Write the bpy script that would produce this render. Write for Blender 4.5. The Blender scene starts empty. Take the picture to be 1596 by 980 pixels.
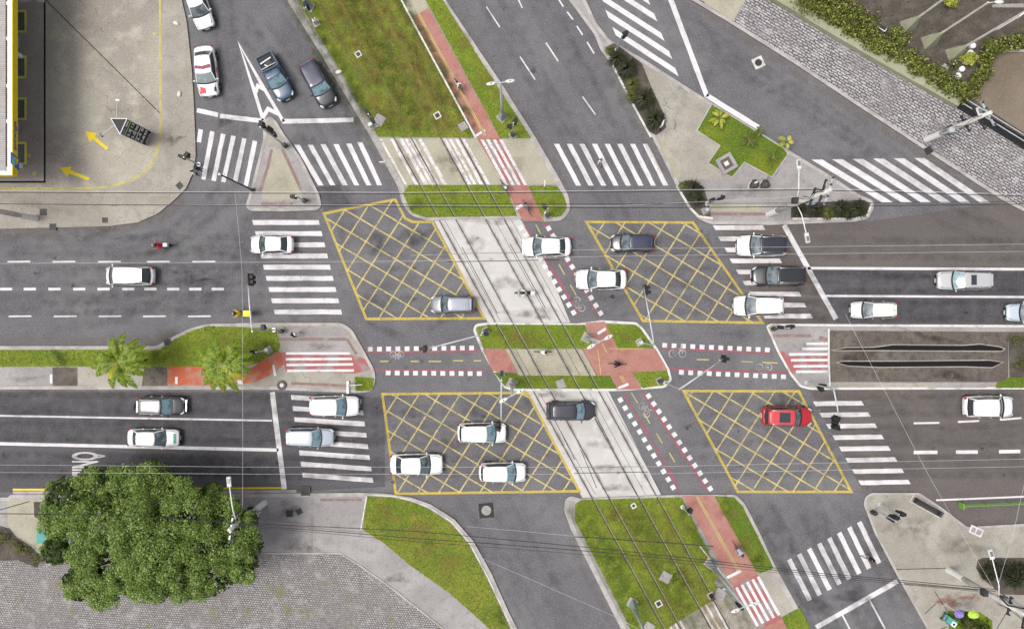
import bpy, bmesh, math, random
from mathutils import Vector, Matrix, noise
from mathutils.geometry import tessellate_polygon
R = math.radians
random.seed(7)
scene = bpy.context.scene
COL = scene.collection
# ------------------------------------------------------------------ camera
CAM_H = 64.0          # drone height in metres
SC = 17.0             # plan drawing units (photo pixels) per metre on the ground
cam_d = bpy.data.cameras.new('camera'); cam = bpy.data.objects.new('camera', cam_d); COL.objects.link(cam)
cam.location = (0, 0, CAM_H); cam.rotation_euler = (0, 0, 0)
cam_d.sensor_width = 36; cam_d.lens = 36*CAM_H/(1596/SC); cam_d.clip_end = 3000; cam_d.clip_start = 0.5
scene.camera = cam
# ------------------------------------------------------------------ light
SUN_EL, SUN_AZ = R(66), R(262)      # azimuth clockwise from north (+Y)
w = bpy.data.worlds.new('World'); scene.world = w; w.use_nodes = True
nt = w.node_tree; bg = nt.nodes['Background']
sky = nt.nodes.new('ShaderNodeTexSky'); sky.sky_type = 'NISHITA'; sky.sun_disc = False
sky.sun_elevation = SUN_EL; sky.sun_rotation = SUN_AZ; sky.dust_density = 6.0; sky.air_density = 1.0; sky.ozone_density = 1.0
hs = nt.nodes.new('ShaderNodeHueSaturation'); hs.inputs['Saturation'].default_value = 0.30
nt.links.new(sky.outputs[0], hs.inputs['Color']); nt.links.new(hs.outputs[0], bg.inputs['Color'])
bg.inputs['Strength'].default_value = 0.145
sd = bpy.data.lights.new('sun', 'SUN'); sd.energy = 1.35; sd.angle = R(22); sd.color = (1, .97, .93)
sun = bpy.data.objects.new('sun', sd); COL.objects.link(sun)
sdir = Vector((math.sin(SUN_AZ)*math.cos(SUN_EL), math.cos(SUN_AZ)*math.cos(SUN_EL), math.sin(SUN_EL)))
sun.rotation_euler = sdir.to_track_quat('Z', 'Y').to_euler()
vs = scene.view_settings
vs.view_transform = 'Standard'; vs.look = 'None'; vs.gamma = 1; vs.use_curve_mapping = False
vs.exposure = 0.20
# ------------------------------------------------------------------ helpers
def P(px, py, h=0.0):
    """plan drawing point (as seen from the drone) -> world point at height h"""
    f = (CAM_H-h)/CAM_H
    return Vector(((px-798)/SC*f, (490-py)/SC*f, h))
def tag(o, label=None, cat=None, group=None, kind=None):
    if label: o['label'] = label
    if cat: o['category'] = cat
    if group: o['group'] = group
    if kind: o['kind'] = kind
    return o
def thing(name, label, cat, loc=(0, 0, 0), rz=0, group=None):
    o = bpy.data.objects.new(name, None); COL.objects.link(o)
    o.empty_display_size = .3
    o.location = loc; o.rotation_euler = (0, 0, rz)
    return tag(o, label, cat, group)
class MB:
    def __init__(s): s.v = []; s.f = []; s.m = []
    def add(s, vs, fs, mi=0):
        b = len(s.v); s.v += [tuple(v) for v in vs]
        for f in fs: s.f.append([b+i for i in f]); s.m.append(mi)
    def box(s, c, d, rz=0, mi=0, M=None, top=1.0):
        hx, hy, hz = d[0]/2, d[1]/2, d[2]/2
        vs = []
        for z in (-hz, hz):
            k = top if z > 0 else 1.0
            for x, y in ((-hx, -hy), (hx, -hy), (hx, hy), (-hx, hy)):
                p = Vector((x*k, y*k, z))
                if M is not None: p = M @ p
                elif rz: p = Matrix.Rotation(rz, 3, 'Z') @ p
                vs.append(p+Vector(c))
        s.add(vs, [(0, 3, 2, 1), (4, 5, 6, 7), (0, 1, 5, 4), (1, 2, 6, 5), (2, 3, 7, 6), (3, 0, 4, 7)], mi)
    def tube(s, pts, r, n=8, mi=0, cap=True):
        pts = [Vector(p) for p in pts]
        if not isinstance(r, (list, tuple)): r = [r]*len(pts)
        b = len(s.v); prev = None
        for i, p in enumerate(pts):
            d = (pts[min(i+1, len(pts)-1)]-pts[max(i-1, 0)]).normalized()
            a = prev if prev is not None else (Vector((0, 0, 1)) if abs(d.z) < .9 else Vector((1, 0, 0)))
            u = (a-d*a.dot(d))
            if u.length < 1e-5: u = d.orthogonal()
            u.normalize(); prev = u; v = d.cross(u)
            for k in range(n):
                t = 2*math.pi*k/n
                s.v.append(tuple(p+(u*math.cos(t)+v*math.sin(t))*r[i]))
        for i in range(len(pts)-1):
            for k in range(n):
                s.f.append([b+i*n+k, b+i*n+(k+1) % n, b+(i+1)*n+(k+1) % n, b+(i+1)*n+k]); s.m.append(mi)
        if cap:
            s.f.append([b+k for k in range(n)][::-1]); s.m.append(mi)
            s.f.append([b+(len(pts)-1)*n+k for k in range(n)]); s.m.append(mi)
    def ell(s, c, d, n=10, m=6, mi=0, M=None):
        vs = []; fs = []
        for j in range(m+1):
            a = math.pi*j/m
            for k in range(n):
                t = 2*math.pi*k/n
                p = Vector((math.sin(a)*math.cos(t)*d[0], math.sin(a)*math.sin(t)*d[1], math.cos(a)*d[2]))
                if M is not None: p = M @ p
                vs.append(p+Vector(c))
        for j in range(m):
            for k in range(n): fs.append((j*n+k, (j+1)*n+k, (j+1)*n+(k+1) % n, j*n+(k+1) % n))
        s.add(vs, fs, mi)
    def lathe(s, prof, c=(0, 0, 0), n=16, mi=0, axis='Z'):
        vs = []; fs = []
        for r, z in prof:
            for k in range(n):
                t = 2*math.pi*k/n
                p = (r*math.cos(t), r*math.sin(t), z)
                if axis == 'Y': p = (p[0], p[2], p[1])
                if axis == 'X': p = (p[2], p[0], p[1])
                vs.append(Vector(p)+Vector(c))
        for j in range(len(prof)-1):
            for k in range(n): fs.append((j*n+k, j*n+(k+1) % n, (j+1)*n+(k+1) % n, (j+1)*n+k))
        s.add(vs, fs, mi)
    def prism(s, pts, z0, z1, mi=0, bottom=False):
        """closed polygon (world xy) extruded from z0 to z1"""
        a = sum(pts[i][0]*pts[(i+1) % len(pts)][1]-pts[(i+1) % len(pts)][0]*pts[i][1] for i in range(len(pts)))
        if a < 0: pts = pts[::-1]
        n = len(pts); b = len(s.v)
        s.v += [(p[0], p[1], z0) for p in pts]+[(p[0], p[1], z1) for p in pts]
        tri = tessellate_polygon([[Vector((p[0], p[1], 0)) for p in pts]])
        for t in tri:
            A, B, C_ = (Vector(pts[i][:2]) for i in t)
            if (B-A).cross(C_-A) < 0: t = t[::-1]
            s.f.append([b+n+i for i in t]); s.m.append(mi)
            if bottom: s.f.append([b+i for i in t[::-1]]); s.m.append(mi)
        if z1 > z0+1e-6:
            for i in range(n):
                j = (i+1) % n
                s.f.append([b+i, b+j, b+n+j, b+n+i]); s.m.append(mi)
    def band(s, pts, wd, z0, z1, closed=False, off=0.0, mi=0):
        """strip of width wd (m) along a world polyline, solid from z0 to z1; z may be lists"""
        pts = [Vector(p[:2]) for p in pts]; n = len(pts)
        L = []; Rr = []
        for i in range(n):
            a = pts[i-1] if (i > 0 or closed) else None
            c = pts[(i+1) % n] if (i < n-1 or closed) else None
            d1 = (pts[i]-a).normalized() if a is not None else None
            d2 = (c-pts[i]).normalized() if c is not None else None
            if d1 is None: d1 = d2
            if d2 is None: d2 = d1
            n1 = Vector((-d1.y, d1.x)); n2 = Vector((-d2.y, d2.x)); m = n1+n2
            m = m.normalized() if m.length > 1e-4 else n1
            k = 1/max(.45, m.dot(n1))
            L.append(pts[i]+m*k*(off+wd/2)); Rr.append(pts[i]+m*k*(off-wd/2))
        zz0 = z0 if isinstance(z0, list) else [z0]*n
        zz1 = z1 if isinstance(z1, list) else [z1]*n
        b = len(s.v)
        for i in range(n):
            s.v += [(L[i].x, L[i].y, zz1[i]), (Rr[i].x, Rr[i].y, zz1[i]), (L[i].x, L[i].y, zz0[i]), (Rr[i].x, Rr[i].y, zz0[i])]
        rng = range(n if closed else n-1)
        for i in rng:
            j = (i+1) % n; p = b+4*i; q = b+4*j
            s.f.append([p+1, q+1, q, p]); s.m.append(mi)
            if zz1[i] > zz0[i]+1e-6:
                s.f.append([p, q, q+2, p+2]); s.m.append(mi)
                s.f.append([p+3, q+3, q+1, p+1]); s.m.append(mi)
        if not closed and zz1[0] > zz0[0]+1e-6:
            s.f.append([b, b+2, b+3, b+1]); s.m.append(mi)
            e = b+4*(n-1); s.f.append([e+1, e+3, e+2, e]); s.m.append(mi)
    def build(s, name, mats, parent=None, smooth=False, loc=None, auto=False):
        me = bpy.data.meshes.new(name); me.from_pydata(s.v, [], s.f)
        if not isinstance(mats, (list, tuple)): mats = [mats]
        for m in mats: me.materials.append(m)
        if len(mats) > 1: me.polygons.foreach_set('material_index', s.m)
        if smooth: me.polygons.foreach_set('use_smooth', [True]*len(s.f))
        me.update()
        o = bpy.data.objects.new(name, me); COL.objects.link(o)
        if parent is not None: o.parent = parent
        if loc is not None: o.location = loc
        if auto:
            bm = bmesh.new(); bm.from_mesh(me)
            for e in bm.edges:
                if len(e.link_faces) == 2 and e.calc_face_angle(0) > R(auto): e.smooth = False
            bm.to_mesh(me); bm.free()
        return o
def fillet(pts, r):
    out = []
    n = len(pts)
    for i in range(n):
        a, b, c = Vector(pts[i-1]), Vector(pts[i]), Vector(pts[(i+1) % n])
        d1 = min(r, (a-b).length*.45); d2 = min(r, (c-b).length*.45)
        p = b+(a-b).normalized()*d1; q = b+(c-b).normalized()*d2
        for t in (0, .25, .5, .75, 1):
            out.append(tuple(p*(1-t)**2+b*2*t*(1-t)+q*t*t))
    return out
def W(pts, h=0): return [P(x, y, h) for x, y in pts]
def struct(name, mb, mat, smooth=False):
    o = mb.build(name, mat, smooth=smooth); o['kind'] = 'structure'; return o
def sheet(name, pts, z, mat):
    mb = MB(); mb.prism(W(pts), z, z); return struct(name, mb, mat)
def slab(name, pts, z1, mat, z0=-.02):
    mb = MB(); mb.prism(W(pts), z0, z1); return struct(name, mb, mat)
# ------------------------------------------------------------------ materials
def mat(name, col, rough=.85, layers=(), bump=None, metal=0, spec=.3, coat=0, space='world', emis=None, ior=None, k=1.0):
    """layers: (scale, colour, lo, hi, amount[, detail, stretch])  noise-mixed tints"""
    kk = k; col = tuple(c*kk for c in col); layers = [(l[0], tuple(c*kk for c in l[1]))+tuple(l[2:]) for l in layers]
    m = bpy.data.materials.new(name); m.use_nodes = True; t = m.node_tree; N = t.nodes; Lk = t.links
    b = N['Principled BSDF']; b.inputs['Roughness'].default_value = rough; b.inputs['Metallic'].default_value = metal
    b.inputs['Specular IOR Level'].default_value = spec; b.inputs['Coat Weight'].default_value = coat
    b.inputs['Coat Roughness'].default_value = .05
    if ior: b.inputs['IOR'].default_value = ior
    if space == 'world': g = N.new('ShaderNodeNewGeometry'); src = g.outputs['Position']
    else: g = N.new('ShaderNodeTexCoord'); src = g.outputs['Object']
    cur = None
    for k, ly in enumerate(layers):
        sc_, c2, lo, hi, amt = ly[:5]; det = ly[5] if len(ly) > 5 else 3; st = ly[6] if len(ly) > 6 else None
        mp = N.new('ShaderNodeMapping'); mp.inputs['Location'].default_value = (k*13.7, k*7.1, 0)
        if st: mp.inputs['Scale'].default_value = st[:3]; mp.inputs['Rotation'].default_value = (0, 0, st[3] if len(st) > 3 else 0)
        Lk.new(src, mp.inputs['Vector'])
        nz = N.new('ShaderNodeTexNoise'); nz.inputs['Scale'].default_value = sc_; nz.inputs['Detail'].default_value = det
        Lk.new(mp.outputs[0], nz.inputs['Vector'])
        mr = N.new('ShaderNodeMapRange'); mr.inputs['From Min'].default_value = lo; mr.inputs['From Max'].default_value = hi
        mr.inputs['To Max'].default_value = amt; Lk.new(nz.outputs['Fac'], mr.inputs['Value'])
        mx = N.new('ShaderNodeMix'); mx.data_type = 'RGBA'
        if cur is None: mx.inputs[6].default_value = (*col, 1)
        else: Lk.new(cur, mx.inputs[6])
        mx.inputs[7].default_value = (*c2, 1); Lk.new(mr.outputs[0], mx.inputs[0]); cur = mx.outputs[2]
    if cur is not None: Lk.new(cur, b.inputs['Base Color'])
    else: b.inputs['Base Color'].default_value = (*col, 1)
    if bump:
        nz = N.new('ShaderNodeTexNoise'); nz.inputs['Scale'].default_value = bump[0]; nz.inputs['Detail'].default_value = 4
        Lk.new(src, nz.inputs['Vector']); bp = N.new('ShaderNodeBump'); bp.inputs['Strength'].default_value = bump[1]
        bp.inputs['Distance'].default_value = bump[2]; Lk.new(nz.outputs['Fac'], bp.inputs['Height']); Lk.new(bp.outputs[0], b.inputs['Normal'])
    m['cur'] = 1
    return m
def cracks(m, scale, colr, width, amt, warp=.6):
    """thin branching cracks in a ground material"""
    t = m.node_tree; N = t.nodes; Lk = t.links; b = N['Principled BSDF']
    g = N.new('ShaderNodeNewGeometry'); nz = N.new('ShaderNodeTexNoise'); nz.inputs['Scale'].default_value = scale*3; nz.inputs['Detail'].default_value = 4
    Lk.new(g.outputs['Position'], nz.inputs['Vector'])
    ad = N.new('ShaderNodeVectorMath'); ad.operation = 'MULTIPLY_ADD'; ad.inputs[1].default_value = (warp/scale, warp/scale, 0)
    Lk.new(nz.outputs['Color'], ad.inputs[0]); Lk.new(g.outputs['Position'], ad.inputs[2])
    vo = N.new('ShaderNodeTexVoronoi'); vo.feature = 'DISTANCE_TO_EDGE'; vo.inputs['Scale'].default_value = scale; Lk.new(ad.outputs[0], vo.inputs['Vector'])
    mr = N.new('ShaderNodeMapRange'); mr.inputs['From Min'].default_value = 0; mr.inputs['From Max'].default_value = width
    mr.inputs['To Min'].default_value = 1; mr.inputs['To Max'].default_value = 0; Lk.new(vo.outputs['Distance'], mr.inputs['Value'])
    n2 = N.new('ShaderNodeTexNoise'); n2.inputs['Scale'].default_value = scale*.7; Lk.new(g.outputs['Position'], n2.inputs['Vector'])
    m2 = N.new('ShaderNodeMapRange'); m2.inputs['From Min'].default_value = .5; m2.inputs['From Max'].default_value = .62; m2.inputs['To Max'].default_value = amt
    Lk.new(n2.outputs['Fac'], m2.inputs['Value'])
    mu = N.new('ShaderNodeMath'); mu.operation = 'MULTIPLY'; Lk.new(mr.outputs[0], mu.inputs[0]); Lk.new(m2.outputs[0], mu.inputs[1])
    mx = N.new('ShaderNodeMix'); mx.data_type = 'RGBA'; Lk.new(mu.outputs[0], mx.inputs[0]); mx.inputs[7].default_value = (*colr, 1)
    lk = b.inputs['Base Color'].links
    if lk: Lk.new(lk[0].from_socket, mx.inputs[6])
    else: mx.inputs[6].default_value = b.inputs['Base Color'].default_value
    Lk.new(mx.outputs[2], b.inputs['Base Color'])
    return m
def brickmat(name, c1, c2, mortar, bw, rh, ms, rot, warp=0, tint=None, rough=.85):
    m = bpy.data.materials.new(name); m.use_nodes = True; t = m.node_tree; N = t.nodes; Lk = t.links
    b = N['Principled BSDF']; b.inputs['Roughness'].default_value = rough; b.inputs['Specular IOR Level'].default_value = .25
    g = N.new('ShaderNodeNewGeometry'); mp = N.new('ShaderNodeMapping'); mp.inputs['Rotation'].default_value = (0, 0, rot)
    Lk.new(g.outputs['Position'], mp.inputs['Vector'])
    nz = N.new('ShaderNodeTexNoise'); nz.inputs['Scale'].default_value = 1.6; nz.inputs['Detail'].default_value = 4; Lk.new(mp.outputs[0], nz.inputs['Vector'])
    ad = N.new('ShaderNodeVectorMath'); ad.operation = 'MULTIPLY_ADD'; ad.inputs[1].default_value = (warp, warp, 0)
    Lk.new(nz.outputs['Color'], ad.inputs[0]); Lk.new(mp.outputs[0], ad.inputs[2])
    br = N.new('ShaderNodeTexBrick'); br.inputs['Scale'].default_value = 1; br.inputs['Brick Width'].default_value = bw; br.inputs['Row Height'].default_value = rh
    br.inputs['Mortar Size'].default_value = ms; br.inputs['Mortar Smooth'].default_value = .3; br.inputs['Color1'].default_value = (*c1, 1)
    br.inputs['Color2'].default_value = (*c2, 1); br.inputs['Mortar'].default_value = (*mortar, 1)
    Lk.new(ad.outputs[0], br.inputs['Vector']); cur = br.outputs['Color']
    for k, (sc_, cc, lo, hi, amt) in enumerate(tint or ()):
        n2 = N.new('ShaderNodeTexNoise'); n2.inputs['Scale'].default_value = sc_; n2.inputs['Detail'].default_value = 4; Lk.new(g.outputs['Position'], n2.inputs['Vector'])
        mr = N.new('ShaderNodeMapRange'); mr.inputs['From Min'].default_value = lo; mr.inputs['From Max'].default_value = hi; mr.inputs['To Max'].default_value = amt
        Lk.new(n2.outputs['Fac'], mr.inputs['Value']); mx = N.new('ShaderNodeMix'); mx.data_type = 'RGBA'; Lk.new(cur, mx.inputs[6])
        mx.inputs[7].default_value = (*cc, 1); Lk.new(mr.outputs[0], mx.inputs[0]); cur = mx.outputs[2]
    Lk.new(cur, b.inputs['Base Color'])
    bp = N.new('ShaderNodeBump'); bp.inputs['Strength'].default_value = .5; bp.inputs['Distance'].default_value = .02
    iv = N.new('ShaderNodeMath'); iv.operation = 'SUBTRACT'; iv.inputs[0].default_value = 1; Lk.new(br.outputs['Fac'], iv.inputs[1])
    Lk.new(iv.outputs[0], bp.inputs['Height']); Lk.new(bp.outputs[0], b.inputs['Normal'])
    return m
def leafmat(name, cols, rough=.55, noise_sc=.5):
    """foliage: every leaf its own tone"""
    m = bpy.data.materials.new(name); m.use_nodes = True; t = m.node_tree; N = t.nodes; Lk = t.links
    b = N['Principled BSDF']; b.inputs['Roughness'].default_value = rough; b.inputs['Specular IOR Level'].default_value = .35
    g = N.new('ShaderNodeNewGeometry'); cr = N.new('ShaderNodeValToRGB'); e = cr.color_ramp.elements
    e[0].color = (*cols[0], 1); e[1].color = (*cols[-1], 1)
    for i, c in enumerate(cols[1:-1]): x = e.new((i+1)/(len(cols)-1)); x.color = (*c, 1)
    Lk.new(g.outputs['Random Per Island'], cr.inputs['Fac']); Lk.new(cr.outputs['Color'], b.inputs['Base Color'])
    tr = N.new('ShaderNodeBsdfTranslucent'); Lk.new(cr.outputs['Color'], tr.inputs['Color']); mx = N.new('ShaderNodeMixShader'); mx.inputs[0].default_value = .25
    out = N['Material Output']; Lk.new(b.outputs[0], mx.inputs[1]); Lk.new(tr.outputs[0], mx.inputs[2]); Lk.new(mx.outputs[0], out.inputs['Surface'])
    return m
DK = (.035, .034, .036)
m_asph = mat('asphalt', (.086, .083, .089), .9, [(.12, (.112, .112, .113), .42, .62, .8, 2), (.9, (.066, .063, .068), .45, .7, .6, 4), (8, (.15, .145, .15), .5, .72, .7, 2), (12, (.04, .038, .042), .52, .72, .7, 1)], (14, .35, .01), k=1.5)
cracks(m_asph, .07, (.06, .057, .058), .0025, .7, .35)
m_asph2 = mat('worn_dark_asphalt', (.060, .057, .062), .85, [(.5, (.082, .079, .083), .4, .65, .8, 3, (.12, 1.1, 1, .02)), (8, (.115, .11, .118), .5, .72, .7, 2), (12, (.025, .025, .028), .52, .72, .7, 1)], (14, .35, .01), k=1.35)
m_asph3 = mat('brown_worn_asphalt', (.088, .078, .076), .9, [(.3, (.11, .095, .085), .42, .65, .8, 3), (9, (.155, .14, .135), .52, .75, .7, 2), (13, (.03, .026, .026), .55, .75, .8, 1)], (14, .35, .01), k=1.25)
m_ground = mat('ground_soil', (.12, .105, .085), .95, [(.2, (.16, .15, .13), .4, .6, .8), (5, (.06, .055, .045), .5, .7, .6)])
m_conc = mat('concrete_pavement', (.30, .275, .235), .9, [(.25, (.38, .36, .31), .42, .62, .8), (1.1, (.23, .205, .17), .5, .72, .6, 5), (10, (.14, .125, .105), .56, .76, .7, 1), (8, (.5, .48, .43), .58, .78, .55, 1)], (10, .3, .01), k=1)
cracks(m_conc, .35, (.09, .08, .07), .008, .8)
m_conc_g = mat('grey_concrete', (.30, .28, .275), .9, [(.3, (.37, .35, .345), .42, .62, .8), (1.2, (.22, .2, .195), .5, .72, .6, 5), (10, (.14, .13, .125), .56, .76, .7, 1), (8, (.5, .48, .47), .58, .78, .5, 1)], (10, .3, .01), k=0.95)
cracks(m_conc_g, .3, (.1, .09, .09), .008, .8)
m_conc_y = mat('cream_concrete', (.40, .375, .29), .9, [(.5, (.33, .305, .23), .45, .65, .8), (10, (.2, .185, .15), .56, .76, .7, 1), (8, (.6, .57, .46), .58, .78, .5, 1)], (10, .3, .01), k=0.92)
m_apron = mat('forecourt_concrete', (.26, .24, .20), .9, [(.12, (.185, .165, .145), .42, .6, .9, 3), (.6, (.33, .31, .255), .5, .7, .7, 4), (10, (.11, .1, .09), .55, .75, .75, 1), (8, (.42, .4, .36), .58, .78, .6, 1)], (10, .3, .01), k=1.42)
cracks(m_apron, .16, (.1, .09, .08), .006, .7)
m_apron2 = mat('oily_forecourt_concrete', (.15, .13, .115), .85, [(.15, (.2, .18, .16), .42, .6, .9, 3), (10, (.07, .06, .055), .55, .75, .75, 1), (8, (.27, .25, .23), .58, .78, .6, 1)], (10, .3, .01), k=1.9)
m_tram = mat('tramway_concrete', (.50, .48, .46), .85, [(.25, (.42, .40, .38), .42, .62, .9, 4), (1.0, (.56, .55, .53), .5, .7, .7, 4), (11, (.3, .28, .27), .56, .78, .5, 1)], (10, .2, .01), k=1.02)
m_kerb = mat('kerb_stone', (.42, .39, .375), .9, [(.8, (.30, .275, .26), .42, .62, .9, 4), (6, (.2, .18, .17), .55, .75, .6, 2)], (10, .2, .01), k=1.0)
m_kerbw = mat('whitewashed_kerb', (.68, .66, .63), .85, [(.9, (.35, .33, .31), .52, .68, .9, 5), (7, (.3, .28, .26), .58, .75, .6, 2)], k=0.9)
m_white = mat('white_road_paint', (.72, .69, .70), .7, [(.9, (.5, .475, .48), .48, .72, .7, 5), (5, (.2, .19, .19), .62, .74, .9, 5)], (20, .1, .005), k=0.9)
m_symb = mat('faint_symbol_paint', (.42, .40, .40), .7, [(1.5, (.16, .15, .15), .42, .6, .9, 6)])
m_whitew = mat('worn_white_paint', (.66, .62, .62), .7, [(1.2, (.42, .38, .36), .5, .7, .8, 6), (6, (.15, .13, .13), .56, .7, .9, 5)], k=0.95)
m_yel = mat('yellow_road_paint', (.50, .37, .05), .7, [(.8, (.38, .30, .09), .4, .62, .9, 5), (5, (.16, .14, .12), .55, .7, .85, 5)])
m_yelh = mat('worn_yellow_hatch_paint', (.56, .46, .17), .7, [(.7, (.42, .36, .17), .4, .6, .9, 5), (4, (.15, .14, .13), .52, .68, .85, 5)])
m_yelb = mat('fresh_yellow_paint', (.78, .58, .02), .6, [(2, (.6, .45, .03), .5, .7, .7, 4)], k=0.9)
m_yelp = mat('faded_yellow_line_paint', (.62, .54, .16), .7, [(1, (.45, .4, .2), .45, .65, .9, 5)], k=0.75)
m_yelg = mat('lime_yellow_line_paint', (.55, .56, .08), .7, [(1, (.42, .38, .2), .45, .65, .9, 5)], k=1.25)
m_crim = mat('crimson_road_paint', (.22, .055, .075), .8, [(1.2, (.1, .075, .08), .42, .62, .95, 6)], k=1.5)
m_red = mat('red_cycleway', (.37, .165, .135), .85, [(.4, (.40, .21, .175), .4, .65, .9, 4), (1.3, (.31, .12, .10), .5, .7, .7, 5), (10, (.5, .32, .28), .58, .78, .5, 1), (12, (.18, .08, .07), .56, .76, .6, 1)], (10, .2, .01), k=0.95)
m_redb = mat('bright_red_cycleway', (.42, .10, .05), .85, [(.8, (.36, .19, .14), .5, .6, .9, 5), (10, (.5, .3, .2), .58, .78, .4, 1)], (10, .2, .01), k=1)
m_redw = mat('worn_red_paint', (.36, .12, .12), .85, [(.8, (.27, .25, .24), .47, .56, .95, 6)], k=0.95)
m_tact = mat('tactile_paving', (.19, .13, .115), .9, [(2, (.25, .215, .2), .5, .7, .8, 4)], k=1.2)
m_sett = brickmat('wave_mosaic_setts', (.50, .475, .48), (.33, .31, .315), (.085, .078, .08), .56, .235, .055, R(31), .30, [(.3, (.20, .18, .185), .46, .66, .65), (1.1, (.5, .48, .48), .55, .72, .5), (5, (.07, .06, .065), .52, .7, .75)])
m_cobb = brickmat('grey_cobbles', (.37, .35, .345), (.26, .243, .24), (.088, .082, .077), .23, .20, .032, R(4), .13, [(.2, (.195, .178, .175), .46, .64, .6), (.9, (.42, .4, .41), .54, .72, .5), (.5, (.16, .17, .06), .58, .72, .7), (5, (.12, .1, .1), .5, .66, .55), (7, (.5, .47, .48), .6, .74, .5)])
m_grass = mat('grass', (.088, .12, .008), .9, [(.25, (.06, .10, .006), .42, .6, .8, 3), (.7, (.12, .138, .012), .48, .7, .7, 4), (7, (.2, .22, .04), .55, .74, .7, 2), (9, (.03, .05, .004), .53, .72, .8, 2)], (9, .8, .04), k=1.7)
m_grassd = mat('dry_grass', (.10, .125, .010), .9, [(.3, (.06, .1, .006), .42, .6, .8, 3), (.9, (.15, .128, .022), .5, .72, .8, 4), (7, (.22, .21, .06), .55, .74, .75, 2), (9, (.04, .05, .008), .53, .72, .8, 2)], (9, .8, .04), k=1.6)
m_grassg = mat('lush_grass', (.05, .088, .006), .9, [(.4, (.1, .12, .008), .48, .64, .9, 3), (7, (.14, .18, .02), .57, .76, .6, 2), (9, (.02, .04, .003), .53, .72, .7, 2)], (9, .8, .04), k=1.7)
m_soil = mat('dark_soil', (.075, .062, .053), .95, [(.8, (.12, .10, .085), .45, .65, .9, 5), (8, (.16, .14, .12), .6, .76, .8, 2), (5, (.03, .045, .012), .55, .7, .8)], (6, .8, .05))
m_medbrown = mat('weathered_dark_concrete', (.13, .112, .095), .9, [(.35, (.19, .165, .14), .45, .65, .8, 4), (1.6, (.08, .066, .055), .48, .68, .8, 5), (7, (.3, .27, .23), .6, .76, .7, 2), (10, (.05, .04, .035), .55, .72, .7, 1)], (7, .4, .02), k=0.85)
m_lot = mat('brown_car_park', (.12, .095, .07), .9, [(.25, (.155, .125, .095), .42, .62, .9, 4), (10, (.22, .19, .15), .56, .76, .6, 1), (12, (.05, .04, .03), .55, .75, .6, 1)], k=1.3)
m_wallg = mat('mossy_wall_render', (.34, .34, .24), .9, [(.6, (.28, .29, .19), .42, .62, .9, 4), (4, (.42, .41, .33), .55, .72, .6)], k=0.95)
m_black = mat('black_void', (.008, .008, .009), .9)
m_dark = mat('dark_groove', (.03, .028, .027), .9)
m_iron = mat('cast_iron', (.05, .048, .048), .6, metal=.4, space='obj')
m_rail = mat('rail_steel', (.085, .075, .07), .45, [(3, (.17, .14, .12), .5, .7, .8)], metal=.5)
m_railf = mat('rail_groove', (.02, .018, .018), .9)
m_raill = mat('rail_flange_light', (.5, .47, .44), .8)
m_steel = mat('galvanised_steel', (.52, .55, .56), .45, [(2, (.4, .43, .45), .45, .65, .8)], metal=.35, space='obj')
m_steelb = mat('blue_grey_painted_steel', (.30, .37, .41), .5, [(1.5, (.42, .47, .5), .45, .65, .8)], metal=.2, space='obj')
m_whitep = mat('white_painted_metal', (.75, .75, .73), .45, space='obj')
m_polec = mat('pole_concrete', (.62, .60, .56), .9, [(1.2, (.45, .43, .4), .45, .65, .9, 4)], space='obj')
m_sigb = mat('signal_black', (.018, .018, .02), .5, space='obj')
m_darkm = mat('dark_metal', (.05, .05, .052), .5, metal=.3, space='obj')
m_glass = mat('tinted_glass', (.030, .038, .043), .06, spec=.6, coat=.6, space='obj')
m_wind = mat('windscreen_glass', (.095, .125, .14), .05, [(2.2, (.02, .028, .032), .46, .6, .85, 3), (3.1, (.24, .3, .32), .58, .75, .7, 2)], spec=.6, coat=1, space='obj')
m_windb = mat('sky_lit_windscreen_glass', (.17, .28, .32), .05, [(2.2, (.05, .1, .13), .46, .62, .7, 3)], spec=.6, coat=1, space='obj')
m_rubber = mat('tyre_rubber', (.02, .02, .021), .85, space='obj')
m_rim = mat('alloy_rim', (.45, .45, .46), .35, metal=.8, space='obj')
m_chrome = mat('chrome_trim', (.7, .7, .7), .2, metal=1, space='obj')
m_lampc = mat('headlight_glass', (.55, .57, .58), .1, spec=.6, coat=.8, space='obj')
m_lampr = mat('red_tail_light', (.35, .01, .015), .15, coat=.8, space='obj')
m_plate = mat('number_plate', (.6, .6, .58), .5, space='obj')
m_trim = mat('black_trim', (.015, .015, .016), .5, space='obj')
m_skin = mat('skin', (.36, .2, .13), .6, space='obj')
m_hair = mat('dark_hair', (.015, .011, .009), .6, space='obj')
m_wire = mat('cable_black', (.03, .03, .032), .6)
m_wirel = mat('cable_bright', (.55, .55, .56), .5)
m_teal = mat('teal_sheet', (.08, .30, .27), .6, space='obj')
m_lamph = mat('lamp_head', (.62, .63, .61), .4, space='obj')
m_lampl = mat('lamp_lens', (.16, .17, .18), .2, space='obj')
def paint(name, c, rough=.3): return mat(name, c, rough, spec=.5, coat=.8, space='obj')

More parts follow.
